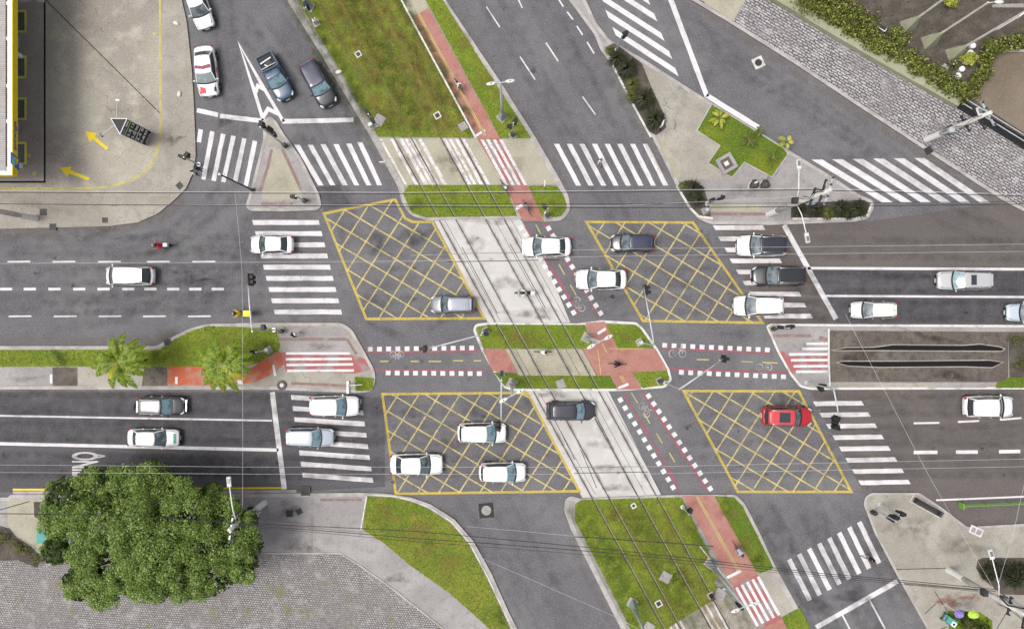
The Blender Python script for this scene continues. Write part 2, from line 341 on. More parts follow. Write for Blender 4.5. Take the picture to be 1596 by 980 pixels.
def softmat(name, col, nsc, lo, hi, stretch=(1, 1, 1), rot=0):
    """stain film: dark residue fading out at its edges (attribute 'fade'), broken up by noise"""
    m = bpy.data.materials.new(name); m.use_nodes = True; t = m.node_tree; N = t.nodes; Lk = t.links; b = N['Principled BSDF']
    b.inputs['Base Color'].default_value = (*col, 1); b.inputs['Roughness'].default_value = .85; b.inputs['Specular IOR Level'].default_value = .25
    a = N.new('ShaderNodeAttribute'); a.attribute_name = 'fade'; g = N.new('ShaderNodeNewGeometry'); mp = N.new('ShaderNodeMapping'); mp.inputs['Scale'].default_value = stretch; mp.inputs['Rotation'].default_value = (0, 0, rot)
    nz = N.new('ShaderNodeTexNoise'); nz.inputs['Scale'].default_value = nsc; nz.inputs['Detail'].default_value = 5; Lk.new(g.outputs['Position'], mp.inputs['Vector']); Lk.new(mp.outputs[0], nz.inputs['Vector'])
    mr = N.new('ShaderNodeMapRange'); mr.inputs['From Min'].default_value = lo; mr.inputs['From Max'].default_value = hi; Lk.new(nz.outputs['Fac'], mr.inputs['Value'])
    mu = N.new('ShaderNodeMath'); mu.operation = 'MULTIPLY'; Lk.new(a.outputs['Fac'], mu.inputs[0]); Lk.new(mr.outputs[0], mu.inputs[1])
    tr = N.new('ShaderNodeBsdfTransparent'); mx = N.new('ShaderNodeMixShader'); Lk.new(mu.outputs[0], mx.inputs[0]); Lk.new(tr.outputs[0], mx.inputs[1]); Lk.new(b.outputs[0], mx.inputs[2])
    Lk.new(mx.outputs[0], N['Material Output'].inputs['Surface']); return m
m_tyre = softmat('tyre_wear', (.045, .043, .048), 1.1, .3, .85)
m_oil = softmat('oil_stain', (.02, .019, .02), 1.6, .3, .62)
m_dust = softmat('gutter_dust', (.2, .165, .14), 1.3, .35, .65)
m_dirt = softmat('rail_dirt', (.12, .1, .085), 1.2, .35, .65)
m_dryg = softmat('dry_grass_streak', (.22, .16, .045), 1.0, .34, .62)
m_darkg = softmat('dark_grass_patch', (.035, .06, .006), 1.2, .32, .6)
m_brick = softmat('brick_red_residue', (.3, .13, .1), 2.0, .35, .65)
m_palew = softmat('polished_wear', (.22, .21, .215), .8, .4, .68)
class Soft:
    def __init__(s): s.v = []; s.f = []; s.a = []
    def band(s, pts, wd, st, z):
        pts = [Vector(p[:2]) for p in pts]; n = len(pts); b = len(s.v)
        for i in range(n):
            d = (pts[min(i+1, n-1)]-pts[max(i-1, 0)]).normalized(); m = Vector((-d.y, d.x)); e = 0 if i in (0, n-1) else 1
            for k, f in ((-.5, 0), (-.22, .75), (0, 1), (.22, .75), (.5, 0)): p = pts[i]+m*wd*k; s.v.append((p.x, p.y, z)); s.a.append(f*st*e)
        for i in range(n-1):
            for k in range(4): a = b+i*5+k; s.f.append([a+1, a, a+5, a+6])
    def blob(s, c, rx, ry, st, z, rz=0):
        b = len(s.v); s.v.append((c.x, c.y, z)); s.a.append(st); n = 14; ph = random.uniform(0, 6)
        for q, f in ((.55, .7), (1, 0)):
            for k in range(n):
                t = 2*math.pi*k/n; w_ = 1+.25*math.sin(3*t+ph)+.12*math.sin(5*t); x, y = rx*q*w_*math.cos(t), ry*q*w_*math.sin(t)
                s.v.append((c.x+x*math.cos(rz)-y*math.sin(rz), c.y+x*math.sin(rz)+y*math.cos(rz), z)); s.a.append(st*f)
        for k in range(n):
            k2 = (k+1) % n; s.f.append([b, b+1+k, b+1+k2]); s.f.append([b+1+k, b+1+n+k, b+1+n+k2, b+1+k2])
    def build(s, name, m):
        me = bpy.data.meshes.new(name); me.from_pydata(s.v, [], s.f); me.materials.append(m); at = me.attributes.new('fade', 'FLOAT', 'POINT'); at.data.foreach_set('value', s.a)
        o = bpy.data.objects.new(name, me); COL.objects.link(o); o['kind'] = 'structure'; return o
# ------------------------------------------------------------------ ground, roads
mb = MB(); mb.prism([(-700, -700), (700, -700), (700, 700), (-700, 700)], -.06, -.06); struct('ground', mb, m_ground)
sheet('road', [(-900, -700), (2500, -700), (2500, 1700), (-900, 1700)], 0.0, m_asph)
sheet('resurfaced_road', [(-500, 611), (442, 611), (600, 620), (600, 758), (460, 766), (-500, 768)], .004, m_asph2)
sheet('resurfaced_road', [(1200, 347), (1362, 344), (1540, 318), (2000, 332), (2000, 505), (1195, 505), (1180, 470), (1118, 350)], .004, m_asph3)
sheet('resurfaced_road', [(1262, 421), (2000, 424), (2000, 504), (1306, 504)], .006, m_asph2)
sheet('resurfaced_road', [(1262, 608), (2000, 606), (2000, 812), (1600, 815), (1505, 820), (1432, 767), (1345, 766)], .004, m_asph3)
sheet('asphalt_patch', [(488, 292), (528, 288), (546, 318), (505, 330), (503, 312)], .004, m_asph2)
# tramway concrete slabs across both carriageways
for q in ([(675, 341), (700, 338), (808, 336), (850, 408), (889, 503), (762, 504), (757, 497)], [(819, 607), (946, 605), (1031, 772), (908, 776)]):
    sheet('tramway_slab', q, .008, m_tram)
mb = MB()
for (a, b) in (((690, 396), (868, 392)), ((698, 408), (872, 405)), ((895, 737), (1010, 735)), ((893, 728), (1005, 727)), ((905, 700), (930, 760)), ((865, 655), (896, 716)), ((720, 385), (775, 488)), ((795, 380), (850, 480)), ((925, 640), (992, 770))):
    mb.band(W([a, b]), .06, .012, .012)
struct('slab_joints', mb, m_dark)
# ---- raised islands and pavements (all tops at +0.10/0.12)
def island(name, pts, m=m_conc_g, h=.10, kerb=m_kerb, kw=.28, r=6, nokerb=False):
    q = fillet(pts, r) if r else pts
    slab(name, q, h, m)
    if not nokerb:
        a = sum(q[i][0]*q[(i+1) % len(q)][1]-q[(i+1) % len(q)][0]*q[i][1] for i in range(len(q)))
        mb = MB(); s_ = 1 if a < 0 else -1
        mb.band(W(q), kw, -.02, h+.022, closed=True, off=s_*kw/2); struct('kerb', mb, kerb)
    return q
# north-west forecourt
NW = [(-500, -500), (250, -500), (284, 0), (292, 35), (300, 110), (303, 160), (305, 205), (306, 245), (301, 272), (291, 294), (271, 314), (246, 334), (216, 347), (170, 353), (0, 357), (-500, 362)]
island('forecourt', NW, m_apron, .12, m_conc, .45, 4)
sheet('pavement', [(-500, 298), (160, 297), (215, 281), (240, 260), (254, 225), (254, 40), (248, -500), (246, -500), (280, -2), (288, 36), (296, 110), (299, 160), (301, 205), (302, 245), (297, 270), (287, 290), (268, 309), (244, 328), (214, 341), (170, 346), (0, 350), (-500, 354)], .124, m_conc)
sheet('forecourt_apron', [(-500, -500), (71, -500), (71, 284), (-500, 285)], .124, m_apron2)
mb = MB(); mb.band(W([(71, -500), (71, 284), (-500, 285)]), .17, .127, .127); struct('drain_channel', mb, m_black)
mb = MB(); mb.band(W([(68.6, -500), (68.6, 281.6), (-500, 282.6)]), .07, .128, .128); struct('channel_edge', mb, m_kerb)
mb = MB(); mb.band(W(fillet([(250, -500), (250.5, 0), (251.5, 180), (251, 222), (238, 258), (210, 280), (180, 290), (150, 294), (0, 295), (-500, 296)], 20)[6:-6]), .2, .13, .13); struct('yellow_line', mb, m_yelp)
mb = MB()
for y in (17, 88, 153, 222):
    mb.band(W([(14, y+1.5), (41.5, y+1.5), (41.5, y+33.5), (14, y+33.5)]), .2, .134, .134)
struct('bay_marking', mb, m_yelg)
mb = MB()
for y in (17, 88, 153, 222): mb.prism(W([(10, y+3), (40, y+3), (40, y+32), (10, y+32)]), .13, .13)
struct('bay_surface', mb, m_asph)
mb = MB(); mb.band(W([(14, 3), (69, 3), (69, -60)]), .2, .131, .131); struct('bay_marking', mb, m_whitew)
mb = MB()
for k in range(60):
    t = (k+.5)/60
    if random.random() < .2: continue
    c = P(72+(250-72)*t, 1+(176-1)*t, 0); d = Vector((.71, .7)).normalized() if k % 2 else -Vector((.71, .7)).normalized()
    c = c+Vector((d.x*.10, d.y*.10, 0)); mb.box((c.x, c.y, .127), (.17, .1, .006), rz=R(-45))
struct('chipped_joint', mb, m_conc_y)
mb = MB(); mb.band(W([(71, 0), (250, 177)]), .08, .128, .128); struct('joint_groove', mb, m_dark)
def arrow(px0, px1, hl, hw, sw, z, m):
    a = P(*px0); b = P(*px1); d = (b-a).normalized(); n = Vector((-d.y, d.x, 0)); s_ = b-d*hl
    mb = MB(); mb.prism([a+n*sw*.8, a-n*sw*.8, s_-n*sw, s_-n*hw, b, s_+n*hw, s_+n*sw], z, z); struct('road_arrow', mb, m)
arrow((169, 233), (134, 205), 1.0, .55, .17, .131, m_yelb)
arrow((140.5, 280), (94, 262), 1.0, .5, .17, .131, m_yelb)
mb = MB()
for c in ((47, 243), (55, 271), (186, 287), (87, 57), (242, 54)):
    p = P(*c); mb.prism([(p.x+.2*math.cos(k), p.y+.18*math.sin(k)) for k in range(6)], .128, .128)
struct('paint_spots', mb, m_yelp)
# north-west slip island
ISL = [(413, 186), (422, 182), (432, 190), (441, 206), (470, 247), (498, 303), (502, 321), (496, 328), (441, 330), (390, 329), (383, 322), (391, 298), (411, 218), (411, 196)]
island('traffic_island', ISL, m_conc_g, .12, m_kerb, .28, 5)
sheet('island_paving', [(425, 232), (438, 236), (470, 300), (472, 312), (408, 312), (410, 300), (414, 282)], .126, m_conc_y)
sheet('island_paving', [(416, 190), (424, 188), (434, 200), (444, 222), (436, 228), (416, 230)], .126, m_conc)
mb = MB()
for l in ([(424, 234), (418, 262), (405, 300)], [(441, 233), (470, 296)], [(408, 318), (458, 318)]): mb.band(W(l), .28, .13, .13)
struct('tactile_strip', mb, m_tact)
# north median
NM = [(265, -330), (447, 0), (502, 88), (556, 178), (578, 214), (604, 262), (620, 290), (627, 318), (641, 336), (668, 345), (700, 342), (812, 341), (846, 346), (876, 344), (889, 328), (886, 305), (868, 272), (833, 212), (781, 130), (694, 0), (490, -330)]
island('median', NM, m_conc_g, .10, m_kerb, .5, 7)
GR = []        # grass patches (polygon, density, tone)
def lawn(pts, z, m, dens=46, r=0, name='grass_verge'):
    q = fillet(pts, r) if r else pts
    slab(name, q, z, m, .05); GR.append((q, z, dens, m))
lawn([(296, -300), (463, 0), (521, 95), (566, 172), (590, 214), (742, 215), (632, 0), (465, -300)], .14, m_grassd)
lawn([(472, -300), (500, -300), (689, 0), (760, 112), (828, 216), (780, 216), (664, 2), (640, -40)], .14, m_grass)
lawn([(628, 302), (638, 289), (786, 289), (806, 337), (664, 339), (642, 332)], .14, m_grass)
lawn([(823, 290), (868, 290), (879, 306), (884, 324), (874, 338), (846, 340)], .14, m_grass, r=5)
sheet('crossing_paving', [(590, 216), (829, 218), (868, 288), (640, 289), (622, 292)], .106, m_conc_y)
sheet('footpath', [(615, -30), (650, -40), (668, 14), (641, 28)], .144, m_conc_y)
sheet('cycleway', [(641, 28), (668, 14), (780, 217), (745, 217)], .144, m_red)
sheet('cycleway', [(744, 217), (782, 217), (822, 290), (788, 290)], .111, m_redw)
sheet('cycleway', [(787, 290), (823, 290), (848, 345), (815, 345)], .144, m_red)
mb = MB(); mb.band(W([(604, -40), (641, 30), (742, 216)]), .16, .10, .17); struct('path_kerb', mb, m_kerbw)
# striped pedestrian crossing over the median
def stripe(mb, x0, y0, y1, wpx, z, sl=.55, ragged=True):
    n = 5
    for k in range(n):
        a = y0+(y1-y0)*k/n; b = y0+(y1-y0)*(k+1)/n; j = random.uniform(-.5, .5) if ragged else 0
        q = [(x0+sl*(a-y0)+j, a), (x0+wpx+sl*(a-y0)+j, a), (x0+wpx+sl*(b-y0)+j, b+.05), (x0+sl*(b-y0)+j, b+.05)]
        mb.prism(W(q), z, z)
mb = MB()
for x, wd in ((608, 5.5), (622, 6.5), (631, 5), (639, 7), (652, 6), (690, 6), (699, 5), (709, 5.5), (720, 5), (592, 3.5)): stripe(mb, x, 217, 288, wd, .112)
for x in (748, 758, 768, 778): stripe(mb, x, 218, 289, 5.2, .116)
struct('zebra_crossing', mb, m_whitew)
mb = MB(); mb.prism(W([(741, 211), (755, 202), (757, 205), (743, 214)]), .15, .15); mb.prism(W([(803, 323), (814, 318), (816, 322), (805, 328)]), .15, .15); struct('stop_line', mb, m_white)
# middle median
MM = [(737, 514), (741, 505), (760, 502), (900, 504), (938, 499), (992, 502), (1002, 511), (1024, 542), (1043, 575), (1047, 592), (1036, 604), (962, 609), (800, 609), (785, 604), (768, 577), (750, 545)]
island('median', MM, m_conc_g, .10, m_kerbw, .22, 4)
lawn([(742, 510), (762, 506), (911, 506), (926, 543), (754, 543)], .14, m_grass)
lawn([(944, 505), (990, 506), (998, 512), (1018, 542), (963, 543)], .14, m_grass)
lawn([(770, 580), (806, 581), (812, 585), (951, 585), (961, 605), (800, 605), (787, 601)], .14, m_grassg)
lawn([(985, 580), (1039, 577), (1043, 590), (1035, 600), (1001, 604)], .14, m_grass)
sheet('crossing_paving', [(787, 544), (908, 544), (929, 585), (808, 585)], .144, m_conc_y)
sheet('cycleway', [(752, 544), (788, 544), (808, 581), (768, 578)], .146, m_red)
sheet('cycleway', [(912, 503), (942, 501), (963, 543), (1021, 543), (1040, 576), (984, 580), (1000, 606), (962, 607), (952, 585), (929, 585), (908, 544), (928, 543)], .146, m_red)
mb = MB()
for q in ([(930, 518), (943, 510), (945, 514), (932, 522)], [(962, 603), (978, 596), (980, 600), (964, 606)]): mb.prism(W(q), .15, .15)
struct('stop_line', mb, m_white)
mb = MB()
for l in ([(931, 544), (934, 565), (936, 583)], [(938, 535), (946, 550)], [(1003, 543), (950, 543)], [(965, 585), (972, 596)], [(968, 585), (975, 595)]): mb.band(W(l), .07, .15, .15)
struct('cycle_line', mb, m_yelp)
# west median
WM = [(-500, 539), (246, 539), (262, 529), (296, 512), (322, 505), (400, 503), (534, 503), (549, 513), (566, 543), (584, 576), (586, 592), (580, 610), (553, 612), (430, 607), (-500, 606)]
island('median', WM, m_conc, .10, m_kerb, .28, 8)
lawn([(-500, 545), (250, 545), (270, 530), (300, 515), (325, 508), (431, 512), (437, 540), (432, 553), (400, 566), (378, 571), (-500, 571)], .14, m_grass, r=4)
sheet('median_paving', [(-500, 572), (83, 572), (83, 601), (-500, 601)], .106, m_conc_g)
sheet('median_soil', [(83, 572), (122, 572), (122, 601), (83, 601)], .107, m_medbrown)
sheet('median_soil', [(226, 570), (262, 572), (262, 601), (222, 601)], .107, m_medbrown)
sheet('cycleway', [(262, 571), (330, 571), (350, 584), (395, 572), (425, 550), (436, 548), (442, 568), (420, 586), (395, 596), (330, 600), (262, 600)], .145, m_redb)
sheet('cycleway', [(436, 548), (520, 551), (552, 553), (572, 560), (578, 576), (553, 582), (447, 579)], .108, m_redw)
sheet('crossing_paving', [(437, 512), (536, 512), (546, 530), (556, 551), (446, 551)], .107, m_conc_g)
lawn([(553, 587), (583, 589), (582, 604), (577, 608), (555, 609)], .14, m_grass)
mb = MB(); mb.band(W([(434, 528.5), (540, 528.5)]), .28, .113, .113); mb.band(W([(454, 597), (546, 601)]), .26, .113, .113); mb.band(W([(541, 528), (556, 552)]), .25, .113, .113); struct('tactile_strip', mb, m_tact)
mb = MB()
for a, b in (((446, 550.5), (546, 550.5)), ((446, 559.5), (549, 559)), ((447, 568.5), (551, 567.5)), ((448, 577.5), (552, 577))):
    mb.band(W([a, b]), .22, .118, .118)
mb.prism(W([(79, 583), (83, 583), (83, 597), (79, 597)]), .118, .118)
for q in ([(204, 586), (207.5, 586), (207.5, 598), (204, 598)], [(274, 587), (278, 587), (278, 598), (274, 598)], [(425, 569), (428.5, 568), (432, 585), (428, 586)], [(370, 592), (376, 590), (380, 598), (372, 598)]): mb.prism(W(q), .15, .15)
struct('zebra_crossing', mb, m_white)
# east median
EM = [(1193, 508), (1200, 504), (1300, 505), (2100, 509), (2100, 605), (1262, 607), (1246, 603), (1230, 583), (1211, 549)]
island('median', EM, m_conc_g, .10, m_kerbw, .2, 4)
sheet('crossing_paving', [(1214, 526), (1290, 520), (1290, 601), (1248, 600), (1225, 562)], .107, m_conc_g)
sheet('median_top', [(1290, 515), (1570, 517), (1570, 595), (1290, 595)], .13, m_medbrown)
sheet('median_paving', [(1262, 597), (1560, 597), (1556, 604), (1264, 605)], .109, m_conc)
sheet('median_paving', [(1450, 604), (1462, 596), (1545, 596), (1535, 604)], .135, m_conc_g)
mb = MB(); mb.band(W([(1290.5, 512), (1290.5, 560), (1292, 601)]), .14, .1, .18); struct('path_kerb', mb, m_kerbw)
sheet('cycleway', [(1213, 546), (1222, 546), (1232, 556), (1289, 545), (1289, 580), (1240, 581), (1236, 583), (1229, 578)], .113, m_redw)
mb = MB()
for k, (x0, x1, y) in enumerate(((1256, 1289, 535.5), (1249, 1289, 543.5), (1229, 1289, 552), (1232, 1289, 561), (1236, 1289, 570.5), (1240, 1289, 579))):
    mb.band(W([(x0, y), (x1, y-.3)]), .23, .118, .118)
struct('zebra_crossing', mb, m_white)
mb = MB(); mb.band(W([(1204, 523), (1263, 523)]), .28, .113, .113); mb.band(W([(1276, 526), (1289, 530)]), .4, .113, .113); struct('tactile_strip', mb, m_tact)
for pts in ([(1300, 547), (1330, 547), (1380, 547), (1440, 547.5), (1560, 548), (1566, 543), (1556, 539), (1525, 535), (1500, 537), (1390, 536), (1360, 540), (1318, 540.5), (1293, 545.5)],
            [(1320, 571), (1370, 573), (1500, 572), (1545, 573.5), (1564, 564), (1540, 560), (1400, 561.5), (1312, 561.5), (1301, 565)]):
    sheet('drain_opening_shade', pts, .137, m_black)  # flat black sheet: the dark depth of the opening is painted, not cut
    mb = MB(); mb.band(W(pts), .09, .12, .16, closed=True, off=.05*(1 if pts[0][1] < 550 else 1)); struct('opening_rim', mb, m_conc)
sheet('planting_bed', [(1570, 517), (2100, 518), (2100, 597), (1572, 597)], .13, m_soil)
lawn([(1552, 597), (1572, 588), (2100, 588), (2100, 603), (1550, 604)], .15, m_grassg)
# north-east island
NE = [(690, -330), (712, -330), (893, -20), (912, 0), (930, 38), (950, 64), (1000, 92), (1104, 158), (1180, 205), (1240, 242), (1290, 272), (1340, 305), (1360, 313), (1361, 325), (1352, 341), (1330, 346), (1200, 351), (1108, 350), (1088, 342), (1072, 324), (1050, 283), (1010, 203), (960, 110), (936, 80), (926, 55), (885, 0)]
island('pavement', NE, m_conc_g, .12, m_kerb, .3, 5)
sheet('pavement_paving', [(985, 96), (1005, 98), (1105, 164), (1085, 204), (1121, 228), (1102, 254), (1140, 280), (1060, 280), (1030, 225), (1040, 180)], .126, m_conc)
sheet('pavement_paving', [(1022, 208), (1032, 214), (1062, 272), (1056, 284), (1048, 276)], .127, m_conc_y)
sheet('pavement_paving', [(1105, 318), (1190, 318), (1190, 330), (1105, 330)], .127, m_conc_y)
mb = MB(); mb.band(W([(1021, 216), (1052, 280)]), .2, .131, .131); mb.band(W([(1106, 334), (1200, 334)]), .28, .131, .131); struct('tactile_strip', mb, m_tact)
LW = [(1108.5, 163), (1160, 194), (1222, 233), (1227, 241), (1202.5, 277), (1159, 254), (1140, 278), (1102.6, 255), (1121, 228), (1085, 204.6)]
lawn(LW, .16, m_grassg)
mb = MB(); mb.band(W(LW), .12, .1, .19, closed=True); struct('lawn_edging', mb, m_kerb)
BED1 = [(944, 76), (956, 68), (966, 74), (1000, 100), (1016, 140), (1034, 178), (1038, 200), (1022, 212), (1008, 204), (985, 160), (958, 108)]
BED2 = [(1056, 288), (1068, 282), (1080, 282), (1096, 292), (1104, 318), (1108, 340), (1090, 338), (1076, 324)]
BED3 = [(1232, 318), (1345, 312), (1357, 318), (1350, 338), (1330, 341), (1232, 341)]
for q in (BED1, BED2, BED3): lawn(q, .15, m_soil, 0, 3, 'planting_bed')
mb = MB(); mb.band(W([(944, 76), (958, 110), (985, 162), (1009, 206), (1014, 215)]), .17, .1, .24); mb.band(W([(1054, 290), (1074, 324), (1088, 338), (1110, 341)]), .2, .1, .24); mb.band(W([(1234, 341.5), (1330, 341.5), (1350, 336), (1356, 320)]), .17, .1, .24); struct('bed_kerb', mb, m_kerbw)
# north-east pavement of wave mosaic setts, wall, garden, car park
NEP = [(900, -330), (1010, -40), (1070, -3), (1145, 42), (1240, 102), (1330, 162), (1440, 234), (1560, 312), (1596, 331), (1640, 338), (2100, 345), (2100, 480-300), (2100, -330)]
island('pavement', NEP, m_sett, .12, m_kerb, .3, 0)
sheet('pavement_paving', [(1080, -20), (1165, -60), (1162, 0), (1142, 34), (1100, 8)], .126, m_conc_y)
mb = MB(); mb.prism(W([(1060, -400), (1240, -2), (1276, 22), (1400, 95), (1510, 165), (1620, 236), (2100, 560-300), (2100, -400)]), .11, .14); struct('garden_soil', mb, m_soil)
LOT = [(1596+60, 82), (1552, 84), (1536, 118), (1518, 158), (1620, 225), (2100, 300), (2100, 82)]
sheet('car_park', LOT, .16, m_lot)
mb = MB(); mb.band(W([(1556, 81), (2100, 80)]), .22, .1, .25); struct('car_park_kerb', mb, m_kerb)
sheet('garden_path', [(1545, 8), (1590, 7), (2000, 8), (2000, 14), (1545, 13)], .145, m_conc_g)
# south-west pavement, lawn, cobbles
SWP = [(-500, 774), (14, 774), (18, 770), (460, 768), (560, 767), (600, 768), (640, 774), (672, 785), (708, 808), (738, 842), (766, 892), (792, 950), (822, 1010), (1000, 1350), (-500, 1350)]
island('pavement', SWP, m_conc_g, .12, m_kerb, .34, 0)
sheet('kerb_channel', [(20, 765), (462, 763), (462, 768), (20, 770)], .006, m_kerb)
COB = [(-500, 868), (20, 866), (60, 872), (95, 862), (420, 862), (531, 862), (560, 880), (610, 915), (690, 978), (900, 1180), (900, 1350), (-500, 1350)]
sheet('cobbled_yard', COB, .126, m_cobb)
mb = MB(); mb.band(W([(400, 861), (531, 861), (560, 879), (610, 914), (690, 977), (800, 1080)]), .14, .1, .18); struct('yard_kerb', mb, m_kerb)
sheet('soil_patch', [(-500, 830), (0, 818), (16, 822), (28, 836), (50, 850), (66, 868), (60, 884), (30, 872), (-500, 872)], .128, m_soil)
sheet('pavement_paving', [(13, 776), (68, 776), (68, 866), (52, 848), (30, 834), (14, 818)], .128, m_conc_y)
sheet('tree_pit', [(54, 781), (90, 781), (90, 812), (66, 812), (55, 804)], .133, m_soil)
SWL = [(573, 772), (612, 774), (640, 780), (668, 792), (702, 814), (730, 846), (757, 896), (783, 952), (808, 1005), (790, 1005), (752, 968), (700, 922), (640, 880), (600, 846), (566, 824)]
lawn(SWL, .15, m_grassd)
mb = MB(); mb.band(W([(574, 770), (612, 772), (641, 778), (670, 790), (704, 812), (732, 845), (759, 895), (785, 950), (815, 1012)]), .1, .1, .18); mb.band(W([(572, 772), (563, 824)]), .12, .1, .17); struct('lawn_edging', mb, m_kerbw)
mb = MB()
for l in ([(487, 800), (487, 862)], [(410, 815), (487, 822), (565, 828)], [(415, 808), (487, 816)], [(480, 862), (480, 900)]): mb.band(W(l), .06, .13, .13)
for l in ([(500, 778), (565, 778)],): mb.band(W(l), .22, .13, .13)
struct('paving_joints', mb, m_tact)
mb = MB()
for l in ([(569, 885), (594, 904)], [(596, 905), (618, 922)], [(620, 924), (640, 940)]):
    a, b = l; mb.band(W([a, b, (b[0]-4, b[1]+5), (a[0]-4, a[1]+5)]), .05, .12, .15, closed=True)
struct('gutter_slabs', mb, m_kerb)
# south median
SM = [(881, 776), (890, 772), (905, 776), (1030, 771), (1063, 770), (1110, 770), (1146, 770), (1160, 784), (1180, 822), (1207, 880), (1262, 980), (1470, 1350), (1190, 1350), (985, 1010), (962, 968), (940, 924), (908, 860), (890, 825), (879, 795)]
island('median', SM, m_conc_g, .10, m_kerb, .42, 5)
lawn([(896, 785), (906, 778), (1062, 774), (1093, 838), (1121, 893), (1112, 905), (1124, 925), (1028, 985), (1000, 1000), (985, 985), (958, 930), (925, 866), (896, 810)], .14, m_grass)
lawn([(1113, 772), (1143, 774), (1156, 787), (1176, 826), (1205, 884), (1184, 892), (1176, 888), (1144, 830)], .14, m_grassg)
lawn([(1217, 961), (1246, 945), (1263, 980), (1464, 1350), (1400, 1350)], .14, m_grass)
lawn([(1010, 1040), (1100, 1000), (1300, 1350), (1190, 1350)], .14, m_grass)
sheet('cycleway', [(1063, 771), (1111, 771), (1180, 893), (1142, 914)], .145, m_red)
sheet('cycleway', [(1142, 914), (1180, 893), (1218, 962), (1180, 980)], .112, m_redw)
sheet('cycleway', [(1180, 980), (1218, 962), (1232, 990), (1400, 1350), (1340, 1350)], .145, m_red)
sheet('crossing_paving', [(1028, 988), (1120, 926), (1142, 914), (1182, 985), (1100, 1030)], .108, m_conc)
sheet('crossing_paving', [(1182, 893), (1208, 886), (1243, 946), (1217, 960)], .108, m_conc)
mb = MB()
for x, y in ((1033, 975), (1040, 971), (1048, 967), (1056, 963), (1090, 945), (1098, 941), (1108, 936)): stripe(mb, x, y, y+45, 4, .113)
for k in range(5):
    x0, y0 = 1147+k*8.4, 914-k*4.2
    a = (x0, y0); b = (x0+33, y0+60); mb.band(W([a, b]), .27, .116, .116)
mb.band(W([(1132, 899), (1154, 888)]), .26, .15, .15)
struct('zebra_crossing', mb, m_white)
mb = MB(); mb.band(W([(1090, 850), (1142, 914), (1200, 985)][0:2]), .12, .1, .16); struct('path_kerb', mb, m_kerb)
# south-east pavement
SE = [(1345, 786), (1347, 774), (1356, 767), (1432, 767), (1468, 791), (1506, 820), (1596, 815), (2100, 812), (2100, 1350), (1640, 1350), (1447, 985), (1402, 905), (1362, 830)]
island('pavement', SE, m_conc, .12, m_kerb, .2, 4)
sheet('pavement_paving', [(1455, 920), (1530, 925), (1540, 945), (1478, 948), (1462, 935)], .126, m_conc)
sheet('planting_bed', [(1522, 872), (1530, 868), (2000, 868), (2000, 935), (1560, 925), (1535, 905), (1520, 885)], .13, m_soil)
sheet('planting_bed', [(1476, 950), (1525, 952), (1545, 965), (1560, 1350), (1500, 1350)], .13, m_grassg)
mb = MB()
for l in ([(1396, 886), (1478, 884)], [(1405, 908), (1540, 920)], [(1440, 955), (1462, 935)], [(1450, 985), (1475, 975)], [(1548, 985), (1572, 945)], [(1455, 920), (1475, 950)]): mb.band(W(l), .06, .131, .131)
struct('paving_joints', mb, m_dark)
mb = MB(); mb.band(W([(1560, 930), (1700, 1010)]), .4, .1, .3); struct('yard_kerb', mb, m_conc_g)
# ------------------------------------------------------------------ road markings
def rows(items, wd, z=.012, m=m_white, name='zebra_crossing', e=None):
    """painted bars along centre lines; e = direction (plan) of the cut ends"""
    mb = MB()
    for (x0, y0), (x1, y1) in items:
        n = 7; d = Vector((x1-x0, y1-y0)).normalized(); nn = Vector((-d.y, d.x)); ev = Vector(e).normalized() if e else nn
        k_ = wd*SC/2/abs(ev.dot(nn)); L = []; Rr = []
        for k in range(n+1):
            t = k/n; p = Vector((x0+(x1-x0)*t, y0+(y1-y0)*t)); L.append(p+ev*(k_+random.uniform(-.3, .3))); Rr.append(p-ev*(k_+random.uniform(-.3, .3)))
        mb.prism(W([tuple(q) for q in L+Rr[::-1]]), z, z)
    return struct(name, mb, m)
rows([((394+4.2*i, 346.8+17.4*i), (497.5+4.35*i, 346.8+17.4*i)) for i in range(9)], .44, e=(.24, 1))
rows([((313, 202), (310, 222)), ((331, 205), (317, 280)), ((348, 209), (332.8, 282)), ((364, 212), (348, 284)), ((381, 216), (366.5, 284)), ((397.5, 220), (383, 290))], .42, e=(1, .24))
rows([((463, 226), (500, 289)), ((483.5, 226), (519, 289)), ((503.5, 225), (538, 289)), ((523.5, 225), (556, 289)), ((543.5, 224), (575, 289)), ((561, 222), (592, 289))], .42, e=(1, 0))
rows([((867.5+19.7*i, 224.5), (902+19.4*i, 289.5)) for i in range(8)], .42, e=(1, 0))
rows([((957, 49), (1055, 113)), ((946, 22), (1045, 86)), ((937, -4), (1033, 58)), ((926, -34), (1022, 28)), ((914, -64), (1011, 2)), ((903, -94), (1000, -28))], .46, e=(.42, 1))
rows([((1273+32*i, 249-.5*i), (1384+30.2*i, 316)) for i in range(6)], .52, e=(1, 0))
rows([((x0, 355+17.2*i), (x1, 355+17.2*i)) for i, (x0, x1) in enumerate(((1113, 1191), (1121, 1197), (1131, 1208), (1139, 1217), (1149, 1227), (1159, 1237), (1169, 1247), (1179, 1255), (1190, 1265)))], .42, e=(.56, 1))
rows([((454+2.5*i, 619+17.25*i), (563.5+2.55*i, 625.5+17.5*i)) for i in range(8)], .43, e=(.145, 1))
rows([((1269+10.1*i, 628.8+17.6*i), (1344.5+10.4*i, 628+17.5*i)) for i in range(8)], .42, e=(.58, 1))
rows([((1339-15.6*i, 813+8.3*i), (1370-15.4*i, 877+8.3*i)) for i in range(8)], .44, e=(-1, .54))
rows([((307, 172), (340, 179.5)), ((343, 181), (411, 189)), ((440, 189.5), (551, 187))], .42, name='stop_line')
